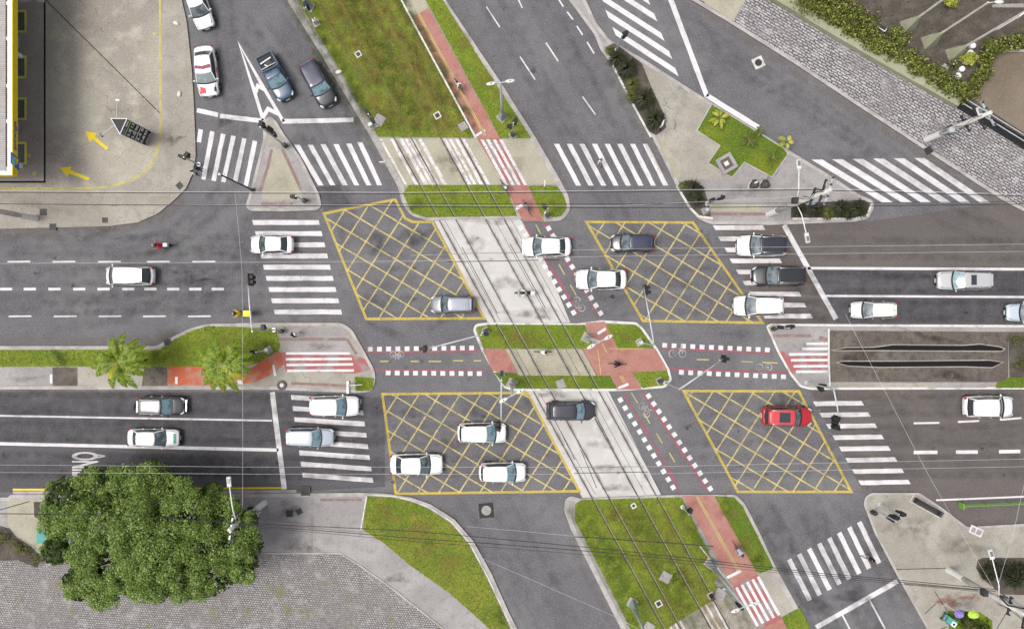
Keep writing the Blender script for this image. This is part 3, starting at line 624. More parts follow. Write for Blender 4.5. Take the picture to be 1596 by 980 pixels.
rows([((1222, 351), (1303, 497)), ((424.5, 611), (443, 762)), ((1272, 977), (1399, 905)), ((1041, -12), (1102, 151)), ((1101, 149), (1182, 199))], .46, name='stop_line')
mb = MB(); mb.band(W([(410.5, 188), (396, 141), (372.5, 69), (405, 127), (442, 190)]), .30, .012, .012)
mb.band(W([(398, 146), (402, 134), (414, 141)]), .34, .016, .016); mb.band(W([(410, 183), (418, 170), (434, 178)]), .36, .016, .016); struct('chevron_marking', mb, m_white)
def dashes(segs, wd, name='lane_marking', m=m_white):
    mb = MB()
    for a, b in segs: mb.band(W([a, b]), wd, .012, .012)
    return struct(name, mb, m)
dashes([((x, 408), (x+35.5, 407.6)) for x in (-132, -60, 12, 82, 153, 229, 300)], .13)
dashes([((x, 450.6), (x+19, 450.4)) for x in (-38, 0, 37, 75.5, 114, 152, 190.5, 225, 260.5, 295, 330)], .24)
dashes([((x, 493), (x+35.5, 492.6)) for x in (-128, -58, 13.5, 84, 154, 223, 293)], .13)
dashes([((-500, 643), (0, 647.5)), ((0, 647.5), (424, 655.3))], .16)
dashes([((-500, 688), (0, 691)), ((0, 691), (434, 701))], .3)
dashes([((1259, 418), (2100, 422)), ], .24); dashes([((1287, 461), (2100, 466))], .2)
dashes([((1424, 659.3), (1464, 658.6)), ((1493, 657.2), (1526, 655.6)), ((1559, 653.8), (1592, 651)), ((1625, 649), (1660, 647))], .17)
dashes([((1424, 704.6), (1461, 704.4)), ((1490, 704.2), (1524, 704)), ((1557, 703.6), (1590, 703)), ((1623, 703), (1657, 702))], .32)
dashes([((1459, 779), (1596, 773.5)), ((1596, 773.5), (2100, 765))], .16)
dashes([((758, 11), (779, 43)), ((810.5, 89), (834, 124.5)), ((790, -40), (814, 13)), ((851, 67), (870, 96)), ((908, 151), (928, 179)), ((705, -70), (726, -37))], .12)
dashes([((871, 0), (878, 11)), ((884, 19), (893, 31)), ((899, 41), (908, 55)), ((915, 66), (926, 84)), ((850, -34), (863, -14))], .14)
dashes([((1355, 934), (1382, 984)), ((1382, 984), (1580, 1350)), ((1313, 958), (1520, 1350))], .16)
dashes([((1408, 905), (1450, 985))], .1, m=m_whitew)
mb = MB(); mb.band(W([(20, 762.5), (80, 762.5)]), .17, .013, .013); mb.band(W([(80, 762.5), (440, 760)]), .17, .013, .013); struct('yellow_line', mb, m_yelb)
# yellow box junctions
def clipseg(p, d, poly):
    ts = []
    n = len(poly)
    for i in range(n):
        a = Vector(poly[i]); b = Vector(poly[(i+1) % n]); e = b-a; den = d.x*e.y-d.y*e.x
        if abs(den) < 1e-9: continue
        q = a-p; t = (q.x*e.y-q.y*e.x)/den; u = (q.x*d.y-q.y*d.x)/den
        if 0 <= u < 1: ts.append(t)
    ts.sort(); return [(ts[i], ts[i+1]) for i in range(0, len(ts)-1, 2)]
def yellowbox(poly, o, s1=26, s2=27):
    mb = MB(); mb.band(W(poly), .23, .014, .014, closed=True, off=0, mi=1)
    for ang, sp, zz in ((30.5, s1, .018), (-57.5, s2, .022)):
        d = Vector((math.cos(R(ang)), math.sin(R(ang)))); n = Vector((-d.y, d.x))
        for k in range(-30, 31):
            p = Vector(o)+n*sp*k
            for t0, t1 in clipseg(p, d, poly):
                if t1-t0 > 6:
                    nn = max(2, int((t1-t0)/30)); a = p+d*t0; b = p+d*t1
                    mb.band(W([tuple(a+(b-a)*i/nn+n*random.uniform(-.3, .3)*(0 < i < nn)) for i in range(nn+1)]), .125, zz, zz)
    return struct('yellow_box_junction', mb, [m_yelh, m_yel])
yellowbox([(505, 333), (616, 311), (631, 340), (643, 346), (674, 346), (755, 496), (571, 497)], (547, 363))
yellowbox([(914, 346), (1080, 347), (1188, 503), (1002, 500)], (1040, 394))
yellowbox([(596, 614), (822, 612), (903, 765), (617, 769)], (665, 646))
yellowbox([(1065, 609), (1245, 609.5), (1327, 766), (1150, 766)], (1122, 643))
# cycle crossing squares and crimson lines
mb = MB()
def squares(a, b, n, s=.44, skip=()):
    A = P(*a); B = P(*b); rz = math.atan2(B.y-A.y, B.x-A.x)
    for k in range(n):
        if k in skip: continue
        c = A+(B-A)*k/(n-1); mb.box((c.x, c.y, .012), (s, s*.95, .008), rz=rz+random.uniform(-.04, .04))
squares((812, 355), (894, 487), 12); squares((855, 356), (936, 488), 12)
squares((967, 623), (1049, 759), 12); squares((1011, 617), (1107, 761), 13)
squares((577, 544), (735, 542), 12); squares((605, 581), (747, 582), 11)
squares((1036, 538), (1196, 545), 12); squares((1062, 580), (1221, 587), 12)
struct('cycle_crossing_squares', mb, m_white)
dashes([((819, 353), (904, 490)), ((848, 347), (931, 488)), ((972, 612), (1046, 738)), ((1046, 738), (1060, 768)), ((1000, 608), (1102, 765)), ((570, 548.5), (745, 547)), ((574, 577), (756, 577)), ((1030, 543), (1205, 550)), ((1040, 574), (1232, 581))], .21, 'cycle_line', m_crim)
dashes([((835, 350), (843, 365)), ((871, 412), (880, 428)), ((889, 444), (898, 460)), ((858, 390), (865, 402)), ((984, 612), (994, 628)), ((1004, 644), (1013, 660)), ((1023, 675), (1032, 690)), ((1043, 705), (1052, 720)), ((640, 563), (653, 563)), ((668, 563), (688, 563)), ((706, 562), (722, 562)), ((738, 562), (750, 562)), ((592, 563), (606, 563)), ((1086, 560), (1105, 560.5)), ((1155, 563), (1173, 564)), ((1188, 564.5), (1212, 565.5)), ((1120, 561), (1135, 561.5))], .11, 'cycle_line', m_yelp)
mb = MB()
for off in (-1.3, 1.3):
    mb.band(W([(652+off, 22), (756+off, 212)]), .07, .15, .15); mb.band(W([(1085+off, 772), (1150+off*1.3, 888)]), .07, .15, .15)
struct('cycle_line', mb, m_yelp)
def bike_symbol(c, ang, s=1.0):
    mb = MB(); M_ = Matrix.Rotation(ang, 2); o = P(*c)
    def L(pts, cl=False): mb.band([Vector((o.x, o.y))+M_ @ (Vector(p)*s) for p in pts], .07, .016, .016, closed=cl)
    for x in (-.42, .42): L([(x+.3*math.cos(2*math.pi*k/10), .3*math.sin(2*math.pi*k/10)) for k in range(10)], True)
    L([(-.42, 0), (-.15, .4), (.3, .4), (0, 0), (-.42, 0)]); L([(0, 0), (-.2, .5)]); L([(.42, 0), (.27, .55), (.42, .6)])
    struct('bicycle_symbol', mb, m_symb)
bike_symbol((903, 474), R(122)); bike_symbol((1056, 551), R(0), 1.1); bike_symbol((1004, 639), R(-60)); bike_symbol((1191, 572), R(180)); bike_symbol((619, 552), R(180), .9)
# bus lane lettering
def textmesh(body, size=1, shear=0, extr=0, spacing=1, offs=.025):
    c = bpy.data.curves.new('t', 'FONT'); c.body = body; c.size = size; c.shear = shear; c.extrude = extr; c.align_x = 'CENTER'; c.align_y = 'CENTER'; c.space_character = spacing; c.offset = offs
    o = bpy.data.objects.new('t', c); COL.objects.link(o); bpy.context.view_layer.update()
    me = bpy.data.meshes.new_from_object(o.evaluated_get(bpy.context.evaluated_depsgraph_get())); bpy.data.objects.remove(o); return me
def place_text(name, body, origin, right, up, wid, hei, m, parent=None, shear=0, kind=None):
    """flat lettering filling wid x hei, centred on origin"""
    me = textmesh(body, 1, shear); xs = [v.co.x for v in me.vertices]; ys = [v.co.y for v in me.vertices]
    cx_, cy_ = (max(xs)+min(xs))/2, (max(ys)+min(ys))/2; sx = wid/(max(xs)-min(xs)); sy = hei/(max(ys)-min(ys))
    r_ = Vector(right).normalized(); u_ = Vector(up).normalized(); o_ = Vector(origin)
    for v in me.vertices: v.co = o_+r_*((v.co.x-cx_)*sx)+u_*((v.co.y-cy_)*sy)
    me.materials.clear(); me.materials.append(m); me.name = name
    o = bpy.data.objects.new(name, me); COL.objects.link(o)
    if parent: o.parent = parent
    if kind: o['kind'] = kind
    return o
place_text('bus_lane_lettering', '\u00d4NIBUS', P(138, 733)+Vector((0, 0, .013)), (0, -1, 0), (1, 0, 0), 58/SC, 52/SC, m_white, kind='structure')
# ------------------------------------------------------------------ wear and stains on the carriageways
random.seed(21)
S_ = Soft()
def lane(pts, st=.55, wd=1.0, gauge=1.5, z=.026, hold=True):
    """two tyre tracks following a lane centre line"""
    V = W(pts); out = []
    for i in range(len(V)-1):
        n = max(2, int((V[i+1]-V[i]).length/2.5))
        out += [V[i].lerp(V[i+1], k/n) for k in range(n)]
    out.append(V[-1]); L, Rr = [], []
    for i, p in enumerate(out):
        d = (out[min(i+1, len(out)-1)]-out[max(i-1, 0)]).normalized(); m = Vector((-d.y, d.x, 0)); j = random.uniform(-.08, .08); L.append(p+m*(gauge/2+j)); Rr.append(p-m*(gauge/2+j))
    S_.band(L, wd, st, z); S_.band(Rr, wd, st, z+.001); S_.band(out, .9, st*.7, z+.002)
for y in (631, 674, 727): lane([(-160, y-4), (420, y), (640, y+4)], .62, 1.1)
for y in (633, 680, 728): lane([(1250, y), (1700, y-3)], .38, 1.0)
for y in (441, 484): lane([(1200, y-1), (1700, y+1)], .65, 1.1)
lane([(1240, 385), (1700, 392)], .35)
for y in (384, 430, 472): lane([(-160, y), (260, y), (520, y)], .33)
for y in (384, 432, 476): lane([(540, y), (700, y)], .3); lane([(890, y), (1200, y)], .3)
for y in (632, 676, 726): lane([(590, y), (840, y)], .3); lane([(1040, y), (1280, y)], .28)
lane([(340, -60), (352, 60), (370, 200), (352, 300), (270, 372), (150, 400)], .35); lane([(365, 20), (445, 130), (520, 280), (560, 400)], .35); lane([(420, 20), (500, 130), (560, 240)], .35)
lane([(740, -40), (900, 230), (1000, 400)], .28); lane([(800, -60), (930, 160), (1010, 300)], .25); lane([(850, -60), (985, 220)], .2)
lane([(690, 770), (760, 850), (850, 990)], .25); lane([(770, 770), (870, 940), (900, 1000)], .25)
lane([(1175, 770), (1290, 980), (1340, 1060)], .55, 1.3); lane([(1250, 775), (1350, 960), (1400, 1050)], .5, 1.3); lane([(1320, 775), (1420, 960)], .35)
lane([(1080, 60), (1240, 160), (1480, 340), (1600, 380)], .22); lane([(1000, -40), (1100, 60), (1300, 190), (1560, 350)], .25)
lane([(430, 330), (330, 400), (180, 480), (60, 500)], .3, 1.6, 1.9); lane([(470, 340), (360, 440), (230, 500)], .22, 1.4)
S_.build('tyre_wear', m_tyre)
S_ = Soft()
for cx_, cy_, rx, ry, st in ((650, 368, 1.6, 1.1, .55), (590, 378, 1.3, 1.2, .5), (690, 395, 1.2, .7, .3), (690, 500, 1.8, .5, .3), (830, 110, .5, .4, .5), (350, 190, 1.1, .5, .6), (480, 300, 1.5, .6, .4), (585, 468, 1.2, .5, .5), (1222, 626, 1.6, .9, .4), (1270, 940, 2.2, .7, .5), (1330, 930, 2.5, .6, .5), (1500, 960, 1, 1, .0), (300, 435, 2.2, .8, .3), (335, 460, 2.0, .7, .3), (160, 360, 2, .5, .3), (700, 690, 1.5, 1, .3), (740, 640, 1.2, .8, .25), (640, 640, 1.2, .8, .25), (1090, 380, 1.6, .8, .25), (1060, 440, 1.5, .8, .25), (560, 700, .8, 1.5, .3), (400, 600, 3, .4, .35), (600, 515, 2.5, .5, .3), (1150, 520, 2, .5, .25), (820, 630, 1, .6, .3), (870, 900, 2.0, .7, .2), (1400, 430, 4, .5, .35), (60, 640, 4, .5, .3), (1100, 120, 1.5, .8, .2), (1320, 250, 2.2, .8, .25)):
    S_.blob(P(cx_, cy_), rx, ry, st, .030, random.uniform(-.4, .4))
for _ in range(170):
    x, y = random.uniform(0, 1596), random.choice((random.uniform(357, 500), random.uniform(612, 765), random.uniform(540, 600), random.uniform(0, 340)))
    if y < 340 and not (890 > x > 700+.6*0 and y < 200 and x > 700+y*.62) : continue
    if 540 <= y <= 600 and not (590 < x < 745 or 1050 < x < 1200): continue
    S_.blob(P(x, y), random.uniform(.1, .35), random.uniform(.08, .25), random.uniform(.25, .7), .032)
S_.a = [a*.75 for a in S_.a]
S_.build('oil_stains', m_oil)
S_ = Soft()
def dust(pts, wd=1.2, st=.5, z=.024):
    V = W(pts); out = []
    for i in range(len(V)-1):
        n = max(2, int((V[i+1]-V[i]).length/2)); out += [V[i].lerp(V[i+1], k/n) for k in range(n)]
    out.append(V[-1]); S_.band(out, wd, st, z)
dust([(-100, 362), (170, 358), (250, 340), (300, 300)], 1.4, .5); dust([(-60, 534), (240, 534), (300, 506)], 1.5, .5); dust([(400, 499), (545, 500), (595, 575)], 1.0, .35); dust([(384, 336), (500, 336)], 1.0, .45)
dust([(1080, 8), (1330, 172), (1560, 322), (1600, 338)], 1.2, .45); dust([(700, 0), (840, 215), (895, 310)], .9, .35); dust([(940, 100), (1062, 320)], 1.0, .4); dust([(440, 0), (560, 190), (615, 300)], .9, .35)
dust([(1360, 353), (1110, 356)], 1.0, .35); dust([(-60, 612), (440, 614)], .9, .35); dust([(1260, 613), (1650, 611)], 1.1, .45); dust([(600, 775), (700, 800), (770, 890)], .9, .35); dust([(880, 830), (960, 985)], .9, .35); dust([(1160, 775), (1270, 985)], 1, .3); dust([(1340, 800), (1440, 985)], .9, .35); dust([(1460, 815), (1640, 822)], 1.2, .5)
S_.build('gutter_dust', m_dust)
S_ = Soft()
for x, y in ((685, 343), (711.5, 343), (758, 343), (787, 343)):
    for a, b, z in ((343, 503, .03), (608, 771, .03), (544, 584, .16), (217, 289, .125)):
        n = 8; S_.band([P(x+.5505*(a+(b-a)*k/n-y), a+(b-a)*k/n) for k in range(n+1)], .55, .36, z)
for cx_, cy_, rx, ry, st in ((830, 488, 2.6, .6, .6), (790, 440, 1.6, .8, .4), (740, 380, 1.5, 1, .35), (950, 730, 1.8, .6, .5), (880, 640, 1.5, .7, .4), (935, 690, 1.6, .7, .4), (960, 760, 2, .4, .5), (860, 615, 2, .4, .5), (770, 345, 3, .4, .4)): S_.blob(P(cx_, cy_), rx, ry, st, .028)
S_.build('rail_dirt', m_dirt)
S_ = Soft()
for cx_, cy_, rx, ry, st, z in ((450, 795, 1.3, 1, .35, .13), (470, 850, 2, .7, .4, .13), (1420, 820, 3, 1.5, .25, .13), (1500, 850, 3, 1, .3, .13), (60, 320, 3, .5, .25, .13), (270, 220, .6, .6, .5, .13), (280, 215, .8, .2, .6, .13), (1150, 300, 2, .8, .2, .13), (1060, 150, 1, 1, .2, .13), (440, 280, 1, 1, .15, .135), (500, 540, 1.5, .4, .3, .13), (640, 250, 1.2, .8, .3, .12), (700, 255, 1.4, 1, .3, .12), (810, 255, .8, 1, .2, .12), (620, 900, 1.5, .5, .35, .13), (1250, 540, 1, .5, .3, .12), (40, 590, 2, .3, .3, .12), (1340, 555, 2.5, .6, .5, .135), (1480, 585, 2.5, .5, .5, .135), (1450, 525, 3, .4, .5, .135)):
    S_.blob(P(cx_, cy_), rx, ry, st, z, random.uniform(-.3, .3))
S_.build('pavement_stains', m_oil)
S_ = Soft(); D_ = Soft()
def streak(B, x, y0, y1, wd, st, z=.156):
    n = 14; B.band([P(x+.5505*(y0+(y1-y0)*k/n-343)+random.uniform(-1.5, 1.5), y0+(y1-y0)*k/n) for k in range(n+1)], wd, st, z)
for x, wd, st in ((685, 1.0, .55), (712, 1.6, .8), (700, 1.6, .45), (758, 1.2, .6), (787, 1.2, .7), (773, 2.0, .75), (735, 1.5, .3), (803, .9, .5)): streak(S_, x, -60, 214, wd, st); streak(S_, x, 780, 990, wd, st*.6)
for x, wd, st in ((660, 2.2, .5), (728, 1.6, .6), (744, 1.8, .5), (815, 1.6, .7), (640, 1.5, .4)): streak(D_, x, -60, 214, wd, st, .153); streak(D_, x, 780, 990, wd, st*.7, .153)
for x, y, rx, ry, st in ((590, 180, 1.6, 1, .6), (540, 60, 2, 1, .5), (700, 300, 1.6, .5, .5), (800, 525, 2.2, .9, .6), (830, 530, 1.5, .7, .4), (720, 60, .8, 1.8, .6), (760, 130, .8, 2.0, .6), (600, 800, 1.6, 1, .6), (650, 830, 2, 1.4, .6), (700, 880, 1.6, 1.6, .5), (660, 860, 2.5, .7, .5), (960, 800, 2, 1, .4), (1010, 840, 1.5, 1, .5), (1140, 800, .8, 1.2, .4), (1160, 850, .8, 1.2, .5), (350, 530, 2, .8, .4), (30, 558, 2, .5, .3), (860, 320, 1, .6, .4), (590, 812, 1.0, .5, .5), (975, 525, 1, .6, .4), (1100, 880, .8, 1, .5), (580, 130, .9, .8, .4), (1200, 245, 1.4, .5, .3)): S_.blob(P(x, y), rx, ry, st, .156, random.uniform(-.6, .6))
for x, y, rx, ry, st in ((500, 60, .8, 1.4, .5), (555, 150, .8, 1.4, .5), (650, 100, .7, 2.0, .7), (690, 150, .7, 1.6, .7), (100, 558, 1.2, .8, .9), (250, 555, 1.2, .7, .6), (1058, 900, 1.6, 1.0, .7), (960, 870, 1.5, 1.5, .5), (1130, 790, .6, 1.2, .5), (1180, 870, .8, .8, .6), (780, 960, .6, 1.2, .6), (650, 320, 1, .6, .6), (1150, 220, 1.8, .7, .5), (1130, 265, 1, .5, .5), (420, 540, .8, .8, .5)): D_.blob(P(x, y), rx, ry, st, .153, random.uniform(-.6, .6))
S_.build('dry_streaks', m_dryg); D_.build('dark_grass_patches', m_darkg)
S_ = Soft(); S_.blob(P(1478, 936), 1.3, .8, .8, .131); S_.blob(P(1512, 930), 1.2, .4, .8, .131); S_.build('brick_residue', m_brick)
# ------------------------------------------------------------------ tram rails
def z_rail(y):
    for a, b, z in ((-999, 215, .115), (215, 289, .135), (289, 339, .165), (339, 504, .02), (504, 607, .165), (607, 773, .02), (773, 1400, .165)):
        if a <= y < b: return z
def rail_line(mb, x0, y0, dx, wd, dz, lo=None, hi=None, mi=0):
    ys = [-330, 213, 217, 287, 291, 337, 341, 502, 506, 605, 609, 771, 775, 1000, 1350]
    pts = [(x0+.5505*(y-y0)+dx, y) for y in ys]; zs = [z_rail(y)+dz for y in ys]
    mb.band([P(*p) for p in pts], wd, [z-.05 for z in zs], zs, mi=mi)
for k, (x, y, lab) in enumerate(((685, 343, 'outermost steel tram rail, on the left side of the double track'), (711.5, 343, 'steel tram rail, second from the left of the four'), (758, 343, 'steel tram rail, third from the left of the four'), (787, 343, 'steel tram rail nearest the red cycleway, rightmost of the four'))):
    t = thing('tram_rail', lab, 'tram rail', (0, 0, 0), 0, 'tram rails running diagonally through the junction')
    a = MB(); rail_line(a, x, y, 0, .052, .012); a.build('rail_head', m_rail, t)
    a = MB(); rail_line(a, x, y, -1.2, .035, 0.006); a.build('groove', m_railf, t)
    a = MB(); rail_line(a, x, y, 1.1, .025, 0.006); a.build('flange', m_raill, t)
    a = MB(); a.band([P(x+.5505*(yy-y)+random.uniform(-.3, .3), yy) for yy in range(-330, 216, 12)], .065, .12, .155); a.build('sunken_rail', m_rail, t)
mb = MB()
for x in (693, 797, 771): 
    for (a, b) in ((343, 500), (543, 585), (612, 770)):
        mb.band(W([(x+.55*(a-343), a), (x+.55*(b-343), b)]), .035, .15 if a == 543 else .013, .15 if a == 543 else .013)
struct('slab_joints', mb, m_dark)
# grass tufts
mbt = {}
for q, z, dens, m in GR:
    if not dens: continue
    pts = W(q); xs = [p.x for p in pts]; ys = [p.y for p in pts]
    x0, x1, y0, y1 = max(min(xs), -50), min(max(xs), 50), max(min(ys), -32), min(max(ys), 32)
    if x1 <= x0 or y1 <= y0: continue
    tb = mbt.setdefault(m.name, MB())
    for _ in range(int((x1-x0)*(y1-y0)*dens)):
        x, y = random.uniform(x0, x1), random.uniform(y0, y1); ins = False; n = len(pts)
        for i in range(n):
            a, b = pts[i], pts[i-1]
            if (a.y > y) != (b.y > y) and x < (b.x-a.x)*(y-a.y)/(b.y-a.y)+a.x: ins = not ins
        if not ins: continue
        for _k in range(2):
            t = random.uniform(0, 6.28); l = random.uniform(.06, .19); wd = random.uniform(.015, .035); hh = random.uniform(.03, .09)
            c, s_ = math.cos(t), math.sin(t)
            tb.add([(x-s_*wd, y+c*wd, z), (x+s_*wd, y-c*wd, z), (x+c*l, y+s_*l, z+hh)], [(0, 1, 2)])
m_tuft = leafmat('grass_blades', [(.07, .10, .008), (.16, .19, .02), (.26, .27, .05), (.13, .17, .02), (.3, .28, .1)])
for k, tb in mbt.items():
    o = tb.build('grass', m_tuft); tag(o, {'grass': 'short green grass blades of the mown verges', 'dry_grass': 'yellowing grass blades between the tram tracks', 'lush_grass': 'deep green grass blades of the lush lawns'}[k], 'grass', kind='stuff')
# ------------------------------------------------------------------ vehicles
PAINT = {'white': paint('white_car_paint', (.80, .80, .79)), 'offwhite': paint('off_white_car_paint', (.66, .65, .62)), 'black': paint('black_car_paint', (.016, .016, .019)),
         'charcoal': paint('charcoal_car_paint', (.035, .034, .042)), 'navy': paint('navy_car_paint', (.035, .06, .12)), 'silver': paint('silver_car_paint', (.42, .42, .43)),
         'grey': paint('grey_car_paint', (.16, .175, .20)), 'paleblue': paint('pale_blue_car_paint', (.42, .48, .54)), 'red': paint('red_car_paint', (.42, .012, .022)),
         'redroof': paint('light_red_roof_paint', (.55, .05, .06)), 'darkblue': paint('dark_blue_roof_paint', (.03, .03, .065)), 'steelblue': paint('steel_blue_paint', (.035, .075, .135)),
         'silverblue': paint('silver_blue_paint', (.40, .44, .49)), 'blackroof': paint('black_roof_paint', (.02, .02, .032)), 'greyroof': paint('grey_roof_paint', (.27, .29, .35))}
m_tarp = mat('blue_tarpaulin', (.03, .035, .16), .7, [(4, (.06, .08, .2), .45, .6, .7)], space='obj')
m_green = mat('green_decal', (.03, .22, .15), .4, space='obj')
m_crimson = mat('crimson_lens', (.22, .01, .05), .3, coat=.8, space='obj')
m_redp = mat('red_livery', (.6, .02, .04), .3, coat=.7, space='obj')
TYPES = {  # fractions of the length measured from the nose: windscreen base/top, roof end, rear glass end
    'sedan': dict(wb=.235, wt=.40, re=.765, gb=.90, H=1.44, belt=.90, trunk=.96, wr=.745),
    'hatch': dict(wb=.215, wt=.39, re=.875, gb=.955, H=1.47, belt=.92, trunk=.92, wr=.74),
    'van': dict(wb=.12, wt=.27, re=.83, gb=.955, H=1.75, belt=1.0, trunk=.98, wr=.80),
    'suv': dict(wb=.24, wt=.40, re=.90, gb=.965, H=1.68, belt=1.02, trunk=1.0, wr=.76),
    'pickup': dict(wb=.25, wt=.41, re=.56, gb=.63, H=1.6, belt=.98, trunk=.98, wr=.76)}
def car(label, px, py, ang, Lp, Wp, col, kind, roof=None, glass=None, group='cars and other vehicles on the road', name=None, cat='car', rails=False, sunroof=None, z=.012, H=None, extras=None):
    T = TYPES[kind]; L = Lp/SC/1.012; Wd = Wp/SC/1.012; Ht = H or T['H']; belt = T['belt']
    c = P(px, py, .7); t = thing(name or {'sedan': 'sedan_car', 'hatch': 'hatchback_car', 'van': 'family_car', 'suv': 'sport_utility_car', 'pickup': 'pickup_truck'}[kind], label, cat, (c.x, c.y, z), R(ang), group)
    pm = PAINT[col]; rm = PAINT[roof] if roof else pm; X = lambda f: L*(.5-f); hw = Wd/2
    # body shell
    tk = T['trunk']; hb = .88 if kind in ('suv', 'pickup') else (.84 if kind == 'van' else .80)
    S = [(0.0, .60, hb-.28, .36), (.004, .70, hb-.20, .28), (.018, .83, hb-.13, .22), (.05, .925, hb-.07, .19), (.10, .965, hb-.02, .19), (T['wb']-.03, .985, belt-.03, .19),
         (T['wb']+.04, 1.0, belt, .19), (.5, 1.0, belt+.01, .19), (.72, .995, belt+.015, .19), (.86, .975, (tk+belt)/2+.01, .20)]
    if kind == 'pickup': S = S[:7]+[(.55, 1, belt, .19), (.60, 1, .98, .19), (.8, .995, .98, .2), (.94, .985, .98, .22), (.985, .965, .97, .3), (.998, .93, .93, .34), (1, .9, .85, .4)]
    else: S += [(.94, .935, tk-.01, .24), (.975, .86, tk-.06, .30), (.992, .76, tk-.16, .36), (1.0, .66, tk-.28, .44)]
    mb = MB(); ring = []
    for f, wf, zt, zb in S:
        x = X(f); w_ = hw*wf; crown = .035 if f < T['wb'] else .015
        half = [(0, zt+crown), (.45, zt+crown*.8), (.76, zt), (.90, zt-.035), (.97, zt-.11), (1.0, zt-.24 if zt-.24 > zb+.1 else (zt+zb)/2), (.985, zb+.10), (.90, zb)]
        prof = [(w_*a, zz) for a, zz in half]; full = prof+[(-y, zz) for y, zz in prof[:0:-1]]
        ring.append(full)
    n = len(ring[0])
    for i, rg in enumerate(ring):
        bow = .0
        for y, zz in rg: mb.v.append((X(S[i][0])-(.10*(y/hw)**2 if i < 4 else 0)+(.06*(y/hw)**2 if S[i][0] > .97 else 0), y, zz))
    for i in range(len(ring)-1):
        for k in range(n):
            a = i*n+k; b_ = i*n+(k+1) % n; mb.f.append([a, b_, b_+n, a+n]); mb.m.append(0)
    mb.f.append(list(range(n))[::-1]); mb.m.append(0); mb.f.append([(len(ring)-1)*n+k for k in range(n)]); mb.m.append(0)
    body = mb.build('body', pm, t, smooth=True)
    s_ = body.modifiers.new('s', 'SUBSURF'); s_.levels = 1; s_.render_levels = 1
    # bonnet seams, cowl
    x0 = X(.045); x1 = X(T['wb']-.012)
    for sy in (-1, 1): mb = MB(); mb.band([(x0, sy*hw*.70), (x0-.25*L*.3, sy*hw*.80), (x1, sy*hw*.80)], .022, hb-.1, [hb-.01, hb+.012, belt+.0]); mb.build('bonnet_seam', m_trim, t)
    # glasshouse
    wb_ = hw*.93; wr_ = hw*T['wr']; NF, NS = 7, 8
    def loop(xf, xr, wf, wr2, bf, br):
        pts = []
        for k in range(NF): y = wf*(1-2*k/(NF-1)); pts.append(Vector((xf-bf*(y/wf)**2, y)))
        for k in range(1, NS): u = k/NS; pts.append(Vector((xf-bf+(xr+br-xf+bf)*u, -(wf+(wr2-wf)*u)-.03*math.sin(math.pi*u))))
        for k in range(NF): y = -wr2*(1-2*k/(NF-1)); pts.append(Vector((xr+br*(y/wr2)**2, y)))
        for k in range(1, NS): u = 1-k/NS; pts.append(Vector((xf-bf+(xr+br-xf+bf)*u, (wf+(wr2-wf)*u)+.03*math.sin(math.pi*u))))
        return pts
    LB = loop(X(T['wb']), X(T['gb']), wb_, wb_*.90, .16, .10); LR = loop(X(T['wt']), X(T['re']), wr_, wr_*.92, .10, .07)
    zr = Ht-.055; NV = 5; nL = len(LB); G = []
    for j in range(NV):
        u = j/(NV-1); G.append([Vector((*(LB[i]*(1-u**1.2)+LR[i]*u**1.2), belt-.02+(zr-belt+.02)*u)) for i in range(nL)])
    iF = list(range(0, NF-1)); iR = list(range(NF-1, NF-1+NS)); iB = list(range(NF-1+NS, 2*NF-2+NS)); iL = list(range(2*NF-2+NS, nL))
    def patch(idx, nm, m, lo=0, hi=NV-1, push=0.0, i0=None):
        mb = MB(); cols = idx+[(idx[-1]+1) % nL]
        for j in range(lo, hi+1):
            for i in cols: p = G[j][i]; d = Vector((p.x*.3, p.y, 0)).normalized(); mb.v.append(tuple(p+d*push))
        nc = len(cols)
        for j in range(hi-lo):
            for k in range(nc-1): mb.f.append([j*nc+k+1, j*nc+k, (j+1)*nc+k, (j+1)*nc+k+1]); mb.m.append(0)
        return mb.build(nm, m, t, smooth=True)
    ws = patch(iF, 'windscreen', glass or m_wind); patch(iR, 'side_window', m_glass); patch(iL, 'side_window', m_glass); patch(iB, 'rear_window', m_glass)
    def pil(i, j2, wd, push=.012):
        for j in range(NV-1):
            q = [G[j][i], G[j][j2 % nL], G[j+1][j2 % nL], G[j+1][i]]
            a, b_, c_, d_ = q; b_ = a+(b_-a).normalized()*wd; c_ = d_+(c_-d_).normalized()*wd
            vs = []
            for p in (a, b_, c_, d_): dd = Vector((p.x*.4, p.y, .35)).normalized(); vs.append(p+dd*push)
            mb.add(vs, [(0, 1, 2, 3)])
    cA, cB, cC, cD = NF-1, NF-1+NS, 2*NF-2+NS, 0
    for a, s1 in ((cA, 1), (cB, -1), (cC, 1), (cD, -1)):
        wd = .07 if a in (cA, cD) else (.13 if kind in ('sedan', 'pickup') else .24)
        mb = MB(); pil(a, a+s1, wd); pil(a, a-s1, .05); mb.build('pillar', pm, t)
    mb = MB(); pil(cA+4, cA+5, .07, .006); mb.build('door_pillar', m_trim, t)
    mb = MB(); pil((cD-4) % nL, (cD-5) % nL, .07, .006); mb.build('door_pillar', m_trim, t)
    # roof
    mb = MB(); cx_ = (X(T['wt'])+X(T['re']))/2; rings = [(1.025, -.045), (1.03, .0), (.93, .028), (.7, .045), (.35, .055)]
    for k, dz in rings:
        for p in LR: mb.v.append(((p.x-cx_)*k+cx_, p.y*k, zr+dz))
    mb.v.append((cx_, 0, zr+.057))
    for j in range(len(rings)-1):
        for k in range(nL): a = j*nL+k; b_ = j*nL+(k+1) % nL; mb.f.append([b_, a, a+nL, b_+nL]); mb.m.append(0)
